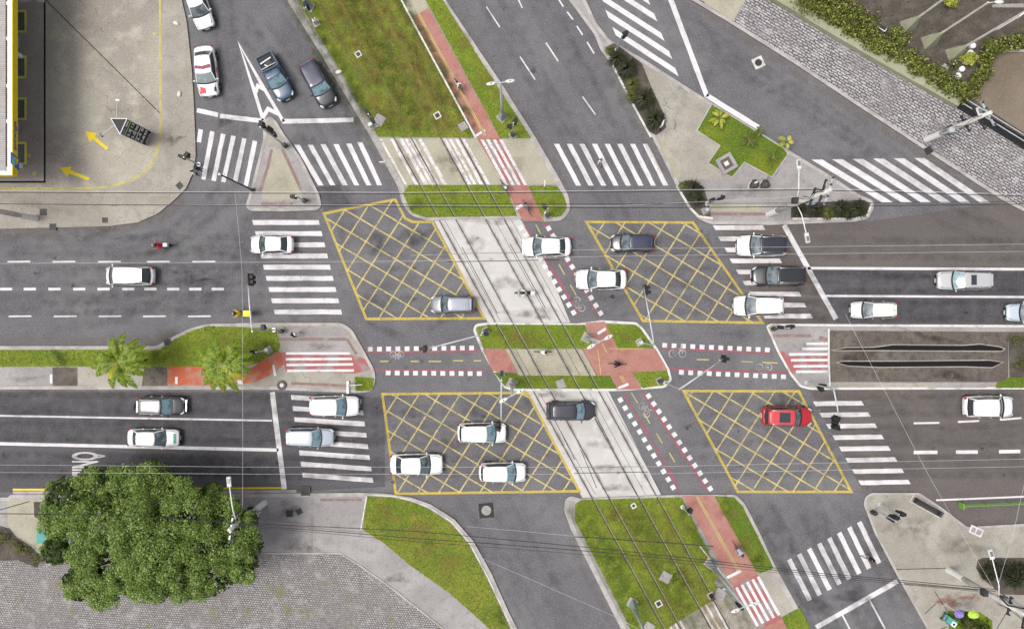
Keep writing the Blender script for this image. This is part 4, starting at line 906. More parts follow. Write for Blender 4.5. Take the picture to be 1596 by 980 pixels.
    for k in range(nL): mb.f.append([(len(rings)-1)*nL+(k+1) % nL, (len(rings)-1)*nL+k, len(mb.v)-1]); mb.m.append(0)
    ro = mb.build('roof', rm, t, smooth=True)
    # belt line, cowl, bumpers
    mb = MB(); q = [Vector((p.x, p.y, 0)) for p in G[0]]
    mb.band([p for p in q], .05, belt-.02, belt+.012, closed=True); mb.build('window_seal', m_trim, t)
    mb = MB(); mb.band([(p.x+.05, p.y) for p in LB[:NF]], .11, belt-.03, belt+.008); mb.build('cowl', m_trim, t)
    for s1 in (-1, 1):   # wipers
        mb = MB(); mb.tube([(X(T['wb'])-.10, s1*hw*.15+.25, belt+.05), (X(T['wb'])-.24, s1*hw*.15-.30, belt+.13)], .012, 5); mb.build('wiper', m_trim, t)
    mb = MB(); mb.box((X(.012)+.02, 0, .48), (.08, hw*1.15, .17)); mb.build('grille', m_trim, t)
    mb = MB(); mb.box((X(0)+.02, 0, .40), (.03, .42, .13)); mb.build('number_plate', m_plate, t)
    mb = MB(); mb.box((X(1)-.01, 0, .62), (.03, .42, .13)); mb.build('number_plate', m_plate, t)
    for s1 in (-1, 1):
        M1 = Matrix.Rotation(s1*R(-28), 3, 'Z'); mb = MB(); mb.ell((X(.045), s1*hw*.76, hb-.15), (.24, .10, .085), M=M1); mb.build('headlight', m_lampc, t, smooth=True)
        mb = MB(); mb.ell((X(.975), s1*hw*.78, T['trunk']-.18), (.14, .12, .12)); mb.build('tail_light', m_lampr, t, smooth=True)
        xm = X(T['wb'])-.30
        mb = MB(); mb.ell((xm, s1*(hw+.09), belt+.06), (.075, .115, .08)); mb.tube([(xm, s1*(hw-.05), belt), (xm, s1*(hw+.05), belt+.05)], .03, 6)
        mb.build('wing_mirror', pm if col not in ('offwhite',) else m_trim, t, smooth=True)
        for fx in (.47, .70): mb = MB(); mb.box((X(fx), s1*(hw+.005), belt-.16), (.16, .03, .03)); mb.build('door_handle', pm if kind != 'van' else m_trim, t)
        for fx in (.185, .81):
            xx = X(fx); r_ = .33 if kind in ('suv', 'pickup') else .305
            mb = MB(); prof = [(.19, -.09), (r_-.03, -.10), (r_, -.08), (r_, .08), (r_-.03, .10), (.19, .09)]
            mb.lathe(prof, (xx, s1*(hw-.09), r_), 20, axis='Y'); wh = mb.build('wheel', m_rubber, t, smooth=True)
            mb = MB(); mb.lathe([(0, .085*s1), (.06, .09*s1), (.19, .08*s1), (.2, .04*s1)], (xx, s1*(hw-.09), r_), 12, axis='Y'); rmo = mb.build('rim', m_rim, wh)
            mb = MB(); mb.lathe([(r_+.06, .0), (r_+.055, .012*s1), (.16, .012*s1)], (xx, s1*(hw-.012), r_), 20, axis='Y'); mb.build('wheel_arch', m_trim, t)
    if rails:
        for s1 in (-1, 1):
            mb = MB(); a = X(T['wt'])-.15; b_ = X(T['re'])+.12; y = s1*wr_*.93
            mb.tube([(a, y, zr+.0), (a-.06, y, zr+.07), ((a+b_)/2, y*1.01, zr+.085), (b_+.06, y, zr+.07), (b_, y, zr)], .02, 6)
            mb.build('roof_rail', m_chrome if rails == 'chrome' else m_whitep if rails == 'white' else m_darkm, t, smooth=True)
    if sunroof:
        a, b_ = sunroof; mb = MB(); xa, xb = X(a), X(b_); mb.box(((xa+xb)/2, 0, zr+.05), (abs(xa-xb), wr_*1.35, .03)); mb.build('sunroof', m_glass, t)
    else:
        mb = MB(); mb.tube([(X(T['re'])+.15, 0, zr+.04), (X(T['re'])-.02, 0, zr+.16)], [.018, .006], 5); mb.build('aerial', m_trim, t)
    if kind in ('hatch', 'suv', 'van'):
        mb = MB(); mb.box((X(T['re'])-.05, 0, zr+.005), (.16, wr_*1.6, .03)); mb.build('rear_spoiler', rm, t)
    if extras: extras(t, X, hw, zr, belt, L, wr_)
    return t
def ex_police(t, X, hw, zr, belt, L, wr):
    mb = MB(); q = [(X(.52)+.06-.12*abs(k)/3, k/3*wr*.92) for k in range(-3, 4)]; mb.band(q, .26, zr+.04, zr+.15); mb.build('light_bar', m_crimson, t)
    mb = MB(); mb.box((X(.12), -hw*.42, .835), (.62, hw*.52, .05)); mb.build('bonnet_panel', m_redp, t)
    mb = MB(); mb.box((X(.13), hw*.72, .80), (.5, hw*.2, .06)); mb.build('bonnet_panel', m_trim, t)
    for y in (hw*1.0,): mb = MB(); mb.box((X(.5), y, .7), (.5, .02, .2)); mb.build('door_stripe', m_redp, t)
    place_text('roof_number', 'AT140', (X(.80), 0, zr+.062), (0, 1, 0), (-1, 0, 0), .85, .2, m_trim, t)
def ex_taxi(t, X, hw, zr, belt, L, wr):
    mb = MB(); mb.box((X(.075), -.02, .80), (.22, hw*1.1, .03)); mb.build('bonnet_panel', m_green, t)
    mb = MB(); mb.box((X(.58), 0, zr+.058), (.02, wr*.9, .01)); mb.build('roof_seam', m_trim, t)
def ex_spare(t, X, hw, zr, belt, L, wr):
    mb = MB(); mb.lathe([(0, -.1), (.28, -.11), (.33, -.07), (.33, .07), (.28, .11), (0, .1)], (X(1)-.12, -.1, .85), 18, axis='X'); mb.build('spare_wheel', m_rubber, t, smooth=True)
    mb = MB(); mb.box((X(0)+.05, 0, .5), (.1, hw*1.3, .08)); mb.box((X(.02), 0, .68), (.06, hw*1.0, .05)); mb.build('bull_bar', m_chrome, t)
def ex_bed(t, X, hw, zr, belt, L, wr):
    mb = MB(); a, b = X(.65), X(.955); mb.box(((a+b)/2, 0, 1.0), (abs(a-b), hw*1.5, .03)); mb.build('bed_floor', m_trim, t)
    mb = MB(); mb.band([(a, -hw*.86), (b, -hw*.86), (b, hw*.86), (a, hw*.86)], .09, .9, 1.12, closed=True); mb.build('bed_wall', m_steelp, t)
    mb = MB(); mb.tube([(X(.66), -hw*.78, 1.1), (X(.66), -hw*.78, 1.5), (X(.66), hw*.78, 1.5), (X(.66), hw*.78, 1.1)], .03, 6); mb.build('roll_bar', m_chrome, t)
    mb = MB(); mb.box((X(.74), .1, 1.09), (.5, .5, .14), rz=.2); mb.build('toolbox', m_darkm, t)
    mb = MB(); mb.box((X(.82), -.05, 1.12), (.12, 1.1, .1), rz=.1); mb.box((X(.72), -.2, 1.2), (.3, .12, .1), rz=.6); mb.build('folded_table', m_steel, t)
m_steelp = PAINT['steelblue']
G1 = 'cars and other vehicles on the road'
car('white sedan at the top edge, left of the chevron lane, entering from above', 309, 8, -71, 76, 31, 'white', 'sedan')
car('white patrol car with dark red light bar and one red bonnet panel', 321.5, 111, -84, 78, 33, 'white', 'sedan', name='patrol_car', cat='patrol car', extras=ex_police, glass=mat('pale_windscreen', (.2, .24, .24), .06, [(2.5, (.3, .36, .35), .5, .7, .8)], spec=.6, coat=1, space='obj'))
car('steel blue open pickup truck with a blue load over its tailgate beside the chevrons', 429, 119.5, -62, 78, 31, 'steelblue', 'pickup', glass=m_windb, cat='pickup truck', extras=ex_bed)
car('black car with very dark blue roof waiting beside the grass median kerb', 496, 130.5, -61, 76, 32, 'black', 'suv', roof='darkblue', glass=m_windb, H=1.6)
car('white sedan driving over the western zebra crossing', 424, 381, 180, 67, 29, 'white', 'sedan')
car('white van-like family car alone on the western lanes between dashed lines', 203, 430, 180, 76, 30, 'white', 'van', z=.03)
car('white sedan on the cycle crossing just below the small grass patch', 851.5, 384.5, 180, 77, 31, 'white', 'sedan')
car('white sedan half over the edge of the upper right yellow box', 937, 435.5, 180, 79, 32, 'white', 'sedan')
car('black hatchback inside the upper right yellow box', 986.5, 379, 180, 68, 28, 'charcoal', 'hatch', roof='darkblue')
car('white car with black roof on the eastern zebra crossing', 1188, 383, 180, 79, 33, 'white', 'suv', roof='blackroof', rails='chrome', H=1.58)
car('black car with chrome roof rails between two white cars on the eastern zebra crossing', 1214, 430, 180, 84, 31, 'black', 'suv', rails='chrome')
car('white hatchback at the lower right corner of the upper right yellow box', 1183, 476.5, 180, 79, 32, 'white', 'hatch')
car('silver car with dark sunroof in the far right lane', 1502.5, 437, 180, 84, 30, 'silver', 'suv', sunroof=(.52, .62), rails='chrome', H=1.55, glass=m_windb)
car('small dull white car waiting behind the eastern stop line', 1362, 483, 180, 71, 27, 'offwhite', 'hatch')
car('pale blue car cut off by the right edge of the photo', 1607, 487, 180, 76, 28, 'paleblue', 'sedan')
car('grey estate car at the lower right corner of the upper left yellow box', 706, 474.5, 180, 68, 28, 'grey', 'suv', roof='greyroof', rails=True, H=1.55)
car('black off-road car with spare wheel on its back, passing below the palms', 252, 632, -1, 72, 29, 'charcoal', 'suv', rails='white', extras=ex_spare, glass=m_windb)
car('white taxi sedan with a green bonnet panel, straddling the lower left lane line', 239, 682, -1, 80, 28, 'white', 'sedan', extras=ex_taxi, cat='taxi', name='taxi_car')
car('white sport utility car on the upper bars of the lower left zebra crossing', 521, 632.5, 0, 77, 32, 'white', 'suv', glass=m_windb)
car('silver blue estate car on the lower left zebra crossing', 483, 681, -1, 75, 29, 'silverblue', 'suv', glass=m_windb, H=1.5)
car('white hatchback uppermost of the three white cars in the lower left yellow box', 751, 674.5, 0, 76, 32, 'white', 'hatch', glass=m_windb)
car('white sedan at the left edge of the lower left yellow box', 649, 723.5, 0, 82, 33, 'white', 'sedan', H=1.5)
car('white hatchback lowest in the lower left yellow box, right of the white sedan', 783, 736, 0, 73, 31, 'white', 'hatch', glass=m_windb)
car('black sedan crossing the pale tramway slab', 889.5, 640, 0, 77, 30, 'charcoal', 'hatch', roof='blackroof', glass=m_windb)
car('red car with dark glass roof in the lower right yellow box', 1226, 648.5, -1, 78, 30, 'red', 'suv', roof='redroof', rails='chrome', sunroof=(.50, .72), H=1.6)
car('white sport utility car on the far right of the lower carriageway', 1540, 633.5, 0, 77, 34, 'white', 'suv', rails='white', H=1.66)
# ------------------------------------------------------------------ people
def skin_body(joints, edges, radii):
    me = bpy.data.meshes.new('b'); me.from_pydata(joints, edges, []); o = bpy.data.objects.new('b', me); COL.objects.link(o)
    o.modifiers.new('k', 'SKIN'); d = me.skin_vertices[0].data
    for i, r_ in enumerate(radii): d[i].radius = (r_, r_) if not isinstance(r_, tuple) else r_
    d[0].use_root = True
    s_ = o.modifiers.new('s', 'SUBSURF'); s_.levels = 1; bpy.context.view_layer.update()
    m2 = bpy.data.meshes.new_from_object(o.evaluated_get(bpy.context.evaluated_depsgraph_get())); bpy.data.objects.remove(o)
    return [v.co.copy() for v in m2.vertices], [list(p.vertices) for p in m2.polygons]
POSES = {
 'stand': dict(pelvis=(0, 0, .93), chest=(0, 0, 1.33), neck=(0, 0, 1.48), head=(.02, 0, 1.61), el=[(-.02, .25, 1.15), (-.02, -.25, 1.15)], wr=[(.06, .27, .90), (.06, -.27, .90)], kn=[(.03, .1, .5), (.03, -.1, .5)], an=[(-.02, .1, .08), (-.02, -.1, .08)]),
 'walk': dict(pelvis=(0, 0, .92), chest=(.03, 0, 1.32), neck=(.05, 0, 1.47), head=(.08, 0, 1.60), el=[(-.14, .25, 1.15), (.12, -.25, 1.15)], wr=[(-.12, .27, .90), (.30, -.24, .98)], kn=[(.22, .09, .52), (-.04, -.09, .48)], an=[(.30, .09, .09), (-.36, -.09, .16)]),
 'ride': dict(pelvis=(-.18, 0, .92), chest=(.08, 0, 1.27), neck=(.17, 0, 1.38), head=(.26, 0, 1.48), el=[(.22, .27, 1.08), (.22, -.27, 1.08)], wr=[(.44, .25, 1.02), (.44, -.25, 1.02)], kn=[(.22, .11, .78), (.16, -.11, .62)], an=[(.05, .11, .42), (-.02, -.11, .20)]),
 'moto': dict(pelvis=(-.22, 0, .80), chest=(-.06, 0, 1.18), neck=(0, 0, 1.32), head=(.06, 0, 1.45), el=[(.18, .33, 1.05), (.18, -.33, 1.05)], wr=[(.42, .32, .98), (.42, -.32, .98)], kn=[(.22, .21, .66), (.22, -.21, .66)], an=[(.02, .2, .30), (.02, -.2, .30)])}
_pc = {}
def person_mesh(pose):
    if pose in _pc: return _pc[pose]
    D = POSES[pose]; J = [D['pelvis']]; E = []; Rr = [(.15, .115)]
    def add(p, par, r_): J.append(tuple(p)); Rr.append(r_); E.append((par, len(J)-1)); return len(J)-1
    pv, ch, nk, hd = (Vector(D[k]) for k in ('pelvis', 'chest', 'neck', 'head'))
    w_ = add(pv.lerp(ch, .45), 0, (.135, .105)); c = add(ch, w_, (.155, .12)); nb = add(ch.lerp(nk, .75), c, .07); n_ = add(nk.lerp(hd, .3), nb, .058); add(nk.lerp(hd, .62), n_, .062)
    hands = []
    for s1, el, wr in ((1, *[Vector(D[k][0]) for k in ('el', 'wr')]), (-1, *[Vector(D[k][1]) for k in ('el', 'wr')])):
        sh = ch.lerp(nk, .45)+Vector((0, s1*.175, 0)); a = add(sh, c, .062); b_ = add(el, a, .046); w2 = add(wr, b_, .03); d = (wr-el).normalized(); add(wr+d*.07, w2, (.042, .022)); hands.append((wr+d*.07, d, s1))
    for i, s1 in ((0, 1), (1, -1)):
        kn = Vector(D['kn'][i]); an = Vector(D['an'][i]); hp = pv+Vector((0, s1*.09, -.05)); a = add(hp, 0, .092); b_ = add(kn, a, .062); c2 = add(an, b_, .042); add(an+Vector((.15, 0, -.045)), c2, (.042, .035))
    v, f = skin_body(J, E, Rr)
    mb = MB(); mb.add(v, f)
    nbody = len(f)
    # head with brow, nose, ears, then five bent fingers on each hand
    hc = hd+Vector((.01, 0, .015)); mb.ell(hc, (.098, .076, .118), 14, 10); mb.ell(hc+Vector((.095, 0, -.01)), (.022, .014, .022), 6, 4); mb.ell(hc+Vector((.085, 0, -.055)), (.014, .026, .01), 6, 4)
    for s1 in (-1, 1): mb.ell(hc+Vector((0, s1*.078, 0)), (.02, .01, .03), 6, 4); mb.ell(hc+Vector((.088, s1*.03, .02)), (.010, .013, .009), 6, 4)
    for p, d, s1 in hands:
        side = Vector((d.y, -d.x, 0)); side = side.normalized() if side.length > .1 else Vector((1, 0, 0)); dn = Vector((0, -s1*.4, -1)).normalized() if abs(d.z) < .8 else Vector((0, -s1, 0))
        for k, ln in enumerate((.062, .072, .066, .052)):
            a = p+side*(k-1.5)*.02; mb.tube([a, a+d*ln*.55+dn*.006, a+d*ln*.9+dn*.03], [.0095, .0085, .0065], 6)
        a = p-d*.03+side*-.035; mb.tube([a, a-side*.02+d*.03, a-side*.012+d*.058+dn*.015], [.012, .01, .008], 6)
    lim = pv.z
    mi = []
    for k, fc in enumerate(mb.f):
        cc = sum((Vector(mb.v[i]) for i in fc), Vector())/len(fc)
        if k >= nbody: mi.append(0); continue
        axis_t = (cc-pv).dot((ch-pv).normalized())
        armd = min(((cc-Vector(w3)).length for w3 in D['wr']))
        if armd < .13: mi.append(0)
        elif cc.z < max(min(D['an'][0][2], D['an'][1][2])+.02, .0)-.0 or min((cc-Vector(a)).length for a in D['an']) < .14 and cc.z < .35: mi.append(3)
        elif (cc-hd).length < .17: mi.append(0)
        elif axis_t > .02 or abs(cc.y) > .23 and cc.z > lim-.1: mi.append(1)
        else: mi.append(2)
    mb.m = mi; _pc[pose] = mb; return mb
def person(label, px, py, ang, pose, shirt, trousers, hair='hair', z=.02, group='people on foot, on bicycles and on motorcycles', bag=None, h=None, skin=m_skin, fw=0):
    src = person_mesh(pose); c = P(px, py, 1.2 if h is None else h)
    if fw: c = c+Vector((math.cos(R(ang)), math.sin(R(ang)), 0))*fw
    t = thing('person', label, 'person', (c.x, c.y, z), R(ang), group)
    mb = MB(); mb.v = list(src.v); mb.f = [list(f) for f in src.f]; mb.m = list(src.m)
    mb.build('body', [skin, shirt, trousers, m_darkm], t, smooth=True)
    hd = Vector(POSES[pose]['head'])+Vector((.01, 0, .015)); mb = MB()
    if hair == 'hair': mb.ell(hd+Vector((-.018, 0, .028)), (.098, .086, .112), 12, 8); mb.build('hair', m_hair, t, smooth=True)
    elif hair == 'cap': mb.ell(hd+Vector((-.005, 0, .045)), (.105, .09, .085), 12, 8); mb.box(hd+Vector((.11, 0, .045)), (.10, .13, .015)); mb.build('cap', m_sigb, t, smooth=True)
    else: mb.ell(hd+Vector((-.005, 0, .02)), (.145, .125, .14), 14, 10); mb.build('helmet', hair, t, smooth=True)
    if bag: mb = MB(); cc = Vector(POSES[pose]['chest'])+Vector((-.19, 0, -.05)); mb.box(cc, (.16, .28, .4), top=.8); mb.build('backpack', bag, t)
    return t
def cl(name, c): return mat(name, c, .85, [(6, tuple(x*.7 for x in c), .45, .65, .6)], space='obj')
c_white, c_black, c_grey, c_blue, c_redc, c_navy, c_teal, c_yel = cl('white_cloth', (.65, .65, .63)), cl('black_cloth', (.02, .02, .022)), cl('grey_cloth', (.2, .2, .21)), cl('pale_blue_cloth', (.35, .5, .58)), cl('red_cloth', (.5, .015, .04)), cl('navy_cloth', (.03, .04, .08)), cl('teal_cloth', (.1, .3, .3)), cl('yellow_cloth', (.65, .52, .04))
m_yelbox = mat('yellow_delivery_box', (.78, .66, .03), .5, space='obj')
def bicycle(label, px, py, ang, col=m_darkm, z=.02, h=.9, basket=False):
    c = P(px, py, h); t = thing('bicycle', label, 'bicycle', (c.x, c.y, z), R(ang), 'bicycles ridden over the junction')
    for x in (-.52, .52):
        mb = MB(); mb.tube([(x+.33*math.cos(2*math.pi*k/20), 0, .34+.33*math.sin(2*math.pi*k/20)) for k in range(21)], .02, 6, cap=False)
        wv = mb.build('wheel', m_rubber, t, smooth=True); mb = MB()
        for k in range(8): mb.tube([(x, 0, .34), (x+.32*math.cos(math.pi*k/4), 0, .34+.32*math.sin(math.pi*k/4))], .004, 4)
        mb.build('spokes', m_steel, wv)
    mb = MB(); B_ = (-.08, 0, .30); S_ = (-.22, 0, .78); Hd = (.36, 0, .80)
    for a, b_ in ((B_, S_), (S_, Hd), (B_, (.39, 0, .70)), (B_, (-.52, 0, .34)), (S_, (-.52, 0, .34)), ((.34, 0, .88), (.52, 0, .34))): mb.tube([a, b_], .018, 6)
    mb.build('frame', col, t)
    mb = MB(); mb.tube([(.34, 0, .86), (.34, 0, 1.0)], .015, 6); mb.tube([(.44, -.28, 1.0), (.36, -.12, 1.0), (.34, 0, 1.0), (.36, .12, 1.0), (.44, .28, 1.0)], .016, 6); mb.build('handlebar', m_darkm, t)
    mb = MB(); mb.ell((-.24, 0, .84), (.14, .07, .03)); mb.tube([(-.22, 0, .76), (-.24, 0, .83)], .014, 6); mb.build('saddle', m_trim, t)
    if basket: mb = MB(); mb.box((.62, 0, .9), (.3, .34, .22)); mb.build('basket', m_steel, t)
    mb = MB(); mb.tube([(-.08, -.12, .30), (-.08, .12, .30)], .015, 6); mb.box((.05, .13, .40), (.1, .08, .02)); mb.box((-.2, -.13, .2), (.1, .08, .02)); mb.build('pedals', m_darkm, t)
    return t
def motorcycle(label, px, py, ang, col, box=None):
    c = P(px, py, .9); t = thing('motorcycle', label, 'motorcycle', (c.x, c.y, .012), R(ang), 'motorcycles in the traffic')
    for x in (-.66, .66):
        mb = MB(); mb.lathe([(.16, -.05), (.27, -.06), (.30, 0), (.27, .06), (.16, .05)], (x, 0, .30), 18, axis='Y'); wv = mb.build('wheel', m_rubber, t, smooth=True)
        mb = MB(); mb.lathe([(0, -.03), (.17, -.03), (.17, .03), (0, .03)], (x, 0, .30), 12, axis='Y'); mb.build('rim', m_rim, wv)
    mb = MB(); mb.tube([(.66, .09, .3), (.46, .09, .85)], .025, 6); mb.tube([(.66, -.09, .3), (.46, -.09, .85)], .025, 6); mb.build('front_fork', m_steel, t)
    mb = MB(); mb.ell((.15, 0, .72), (.32, .15, .16)); mb.ell((.62, 0, .63), (.26, .08, .06)); mb.ell((-.55, 0, .72), (.3, .1, .08)); mb.build('fairing', col, t, smooth=True)
    mb = MB(); mb.box((.0, 0, .42), (.5, .24, .32)); mb.tube([(-.1, -.14, .3), (-.8, -.17, .36)], .045, 8); mb.build('engine', m_darkm, t)
    mb = MB(); mb.ell((-.28, 0, .78), (.38, .14, .07)); mb.build('seat', m_trim, t, smooth=True)
    mb = MB(); mb.tube([(.36, -.38, .98), (.46, -.2, .97), (.48, 0, .93), (.46, .2, .97), (.36, .38, .98)], .017, 6); mb.build('handlebar', m_darkm, t)
    mb = MB(); mb.ell((.56, 0, .86), (.09, .1, .1)); mb.build('headlight', m_lampc, t, smooth=True)
    for s1 in (-1, 1): mb = MB(); mb.ell((.40, s1*.30, 1.12), (.02, .06, .04)); mb.tube([(.42, s1*.26, .98), (.40, s1*.30, 1.1)], .008, 5); mb.build('wing_mirror', m_chrome, t)
    if box: mb = MB(); d, m = box; mb.box((-.72-.12*(d > .45), 0, 1.05), (d, d*.92, d*.85), top=.94); mb.build('top_box', m, t)
    return t
motorcycle('dark motorcycle under the rider in red, upper left lanes', 247, 382, 180, m_darkm, (.36, m_whitep)); person('motorcyclist in a bright red top and dark helmet, upper left lanes', 246, 382, 180, 'moto', c_redc, c_grey, m_sigb, z=.02)
motorcycle('motorcycle with a yellow delivery box beside the signal arm', 372, 488.5, 180, m_darkm, (.62, m_yelbox)); person('delivery rider in yellow and white in front of the yellow box', 369, 488.5, 180, 'moto', c_yel, c_black, m_sigb)
motorcycle('silver and dark motorcycle on the pale tramway slab', 818, 456.5, 178, m_darkm, (.4, m_steel)); person('motorcyclist in white and black on the tramway slab', 817, 456.5, 178, 'moto', c_white, c_black, m_sigb)
bicycle('bicycle going up the upper red cycleway', 715, 132, -58, z=.16); person('cyclist in white and dark shorts on the upper red cycleway', 715, 132, -58, 'ride', c_white, c_black, z=.16)
bicycle('bicycle on the short red path between the small lawns', 821.5, 323, 118, z=.16); person('cyclist in dark clothes and orange shorts on the short red path', 821, 322, 118, 'ride', c_grey, cl('orange_cloth', (.5, .2, .12)), z=.16)
bicycle('bicycle entering the red striped crossing, seen beside the tram rails', 786.5, 291, -60, z=.13); person('cyclist with white helmet entering the red striped crossing', 786, 290, -60, 'ride', c_grey, c_black, m_whitep, z=.13)
bicycle('bicycle on the cream path between the tram rails', 846, 548.5, 0, z=.16); person('cyclist in white on the cream path between the tram rails', 846, 549, 0, 'ride', c_white, c_grey, z=.16)
bicycle('bicycle on the red cycleway crossroads', 963, 567.5, 178, z=.16); person('cyclist in black on the red cycleway crossroads', 963, 567.5, 178, 'ride', c_black, c_navy, 'cap', z=.16)
bicycle('bicycle at the edge of the lower red cycleway', 1152, 858, -58, z=.16, basket=False); person('cyclist in pale blue leaning over the lower red cycleway', 1153, 859, -58, 'ride', c_blue, c_grey, z=.16)
person('pedestrian in white walking over the upper right zebra crossing', 936, 252, 100, 'walk', c_white, c_grey, z=.02)
person('pedestrian in dark clothes stepping off the lower right zebra crossing', 1358, 872, 170, 'walk', c_black, c_grey, z=.02, bag=c_black)
person('pedestrian in black with a white bag on the striped median crossing', 458, 521.5, 200, 'walk', c_black, c_white, z=.13, bag=c_white)
person('pedestrian in white with dark cap waiting at the left kerb', 302.5, 269, 20, 'stand', c_white, c_navy, 'cap', z=.15)
person('pedestrian in black waiting at the left kerb, behind the one in white', 308, 262, 10, 'stand', c_black, c_black, z=.15, bag=c_grey)
# ------------------------------------------------------------------ filling station canopy
K6 = 58.0/64
cx0 = P(19, 0, 6).x; ys_ = P(0, 273, 6).y
t = thing('canopy_roof', 'filling station canopy with ribbed pale roof, white parapet and yellow fascia at the left edge', 'canopy', (cx0, ys_, 0))
XW = -34.0; YN = 46.0
def lb(nm, x0, x1, y0, y1, z0, z1, m, par=t):
    mb = MB(); mb.box(((x0+x1)/2, (y0+y1)/2, (z0+z1)/2), (abs(x1-x0), abs(y1-y0), z1-z0)); return mb.build(nm, m, par)
m_ribr = brickmat('ribbed_roof_sheet', (.42, .39, .385), (.36, .34, .335), (.19, .175, .17), 6.0, .16, .018, 0, 0, [(.6, (.25, .22, .2), .52, .7, .7)])
lb('roof_deck', XW, -.72, .35, YN, 5.45, 5.78, m_ribr)
lb('roof_gutter', -.74, -.40, .35, YN, 5.40, 5.62, mat('rusty_gutter', (.13, .06, .05), .9, [(1, (.2, .12, .1), .45, .65, .8)], space='obj'))
mb = MB()
for k in range(13): mb.box((-.57, .6+k*3.45+(k % 2)*.5, 5.66), (.34, .3, .1))
mb.build('gutter_bridge', m_whitep, t)
lb('parapet', -.40, -.03, 0.03, YN, 5.40, 6.0, m_whitep); lb('parapet', XW, -.40, 0.03, .35, 5.40, 6.0, m_whitep)
lb('fascia', -.03, .03, -.03, YN, 5.38, 5.99, m_yelb); lb('fascia', XW, -.03, -.03, .03, 5.38, 5.99, m_yelb)
def yl(py): return P(0, py, 5.7).y-ys_
place_text('fascia_lettering', 'ipiranga', (.034, (yl(235)+yl(189))/2, 5.68), (0, 1, 0), (0, 0, 1), yl(189)-yl(235), .44, mat('lettering_blue', (.02, .05, .2), .5), t, shear=.35)
mb = MB(); a, b = yl(262), yl(240)
for x0, x1 in ((.035, .10),):
    vs = [(x1, a-.1, 5.32), (x1, b-.35, 5.32), (x1, b+.05, 6.25), (x1, a+.3, 6.25)]
    mb.add([(x0, v[1], v[2]) for v in vs]+vs, [(4, 5, 6, 7), (0, 1, 5, 4), (1, 2, 6, 5), (2, 3, 7, 6), (3, 0, 4, 7)])
em = mb.build('emblem_panel', mat('emblem_blue', (.02, .14, .42), .5), t)
mb = MB(); mb.add([(.104, a+.25, 5.6), (.104, b-.42, 5.36), (.104, b-.25, 5.95)], [(0, 1, 2)]); mb.build('emblem_wedge', m_yelb, em)
mb = MB(); mb.add([(.104, a+.0, 5.9), (.104, a+.35, 5.75), (.104, b-.05, 6.12), (.104, a+.35, 6.2)], [(0, 1, 2, 3)]); mb.build('emblem_highlight', mat('emblem_pale_blue', (.25, .55, .7), .5), em)
for y in (2, 12, 22, 32, 42): mb = MB(); mb.box((-3.4, y, 2.7), (.35, .35, 5.4)); mb.build('column', m_whitep, t)
for py, lb_ in ((66, 'fuel pump between the upper two yellow bays'), (203, 'fuel pump beside the lowest yellow bay')):
    c = P(26, py, .0); t = thing('fuel_pump', lb_, 'fuel pump', (c.x, c.y, .13), 0, 'fuel pumps at the edge of the canopy')
    mb = MB(); mb.box((0, 0, .1), (.7, 1.3, .2)); mb.build('plinth', m_conc_g, t)
    mb = MB(); mb.box((0, 0, .95), (.45, .9, 1.5)); mb.build('cabinet', m_sigb, t); mb = MB(); mb.box((.235, 0, 1.25), (.02, .6, .4)); mb.build('display', m_lampl, t)
    mb = MB(); mb.box((.0, 0, 1.74), (.5, .96, .08)); mb.build('top_cover', m_darkm, t)
    for s1 in (-1, 1): mb = MB(); mb.tube([(.26, s1*.3, 1.1), (.45, s1*.34, .6), (.34, s1*.38, .35), (.26, s1*.3, .7)], .025, 6); mb.tube([(.26, s1*.3, 1.1), (.36, s1*.3, 1.2)], .04, 6); mb.build('hose', m_steel, t)
# price totem
A = P(230.4, 229.3); B = P(240.5, 206.9); C_ = P(173.2, 185, 4.5); mid = (A+B)/2; bx = (B-A).normalized(); C2 = Vector((C_.x, C_.y, 0)); wdt = (B-A).length
t = thing('price_totem', 'three-sided black fuel price totem with white digits on the forecourt', 'price sign', (mid.x, mid.y, .12))
lc = lambda p: (p-mid).to_2d(); mb = MB(); mb.prism([lc(A), lc(B), lc(C2)], .3, 4.38, bottom=True); mb.build('panel_body', m_sigb, t)
mb = MB(); mb.prism([lc(A)*.9, lc(B)*.9, lc(C2)*.8], 0, .3); mb.build('base', m_conc_g, t)
mb = MB(); mb.band([lc(A), lc(B), lc(C2)], .05, 4.38, 4.44, closed=True); mb.build('top_rim', m_whitep, t)
nrm = Vector((bx.y, -bx.x, 0)); 
if nrm.dot(Vector((1, -1, 0))) < 0: nrm = -nrm
up = Vector((0, 0, 1)); O = nrm*.012
def facebox(nm, u0, u1, z0, z1, m, off=.012, par=t):
    vs = [bx*u0+nrm*off+up*z0, bx*u1+nrm*off+up*z0, bx*u1+nrm*off+up*z1, bx*u0+nrm*off+up*z1]; mb = MB(); mb.add(vs, [(0, 1, 2, 3)]); return mb.build(nm, m, par)
hw_ = wdt/2
facebox('header_band', -hw_+.05, hw_-.05, 3.7, 3.86, mat('lime_band', (.42, .5, .12), .5)); facebox('logo_band', -hw_+.05, -.08, 3.98, 4.2, mat('violet_band', (.32, .25, .5), .5)); facebox('logo_band', .05, hw_-.12, 4.0, 4.22, m_whitep)
facebox('divider', -hw_, hw_, 2.06, 2.16, m_whitep, .014); facebox('divider', -.03, .03, 2.2, 3.6, m_whitep, .014); facebox('divider', -.03, .03, .9, 1.3, m_whitep, .014)
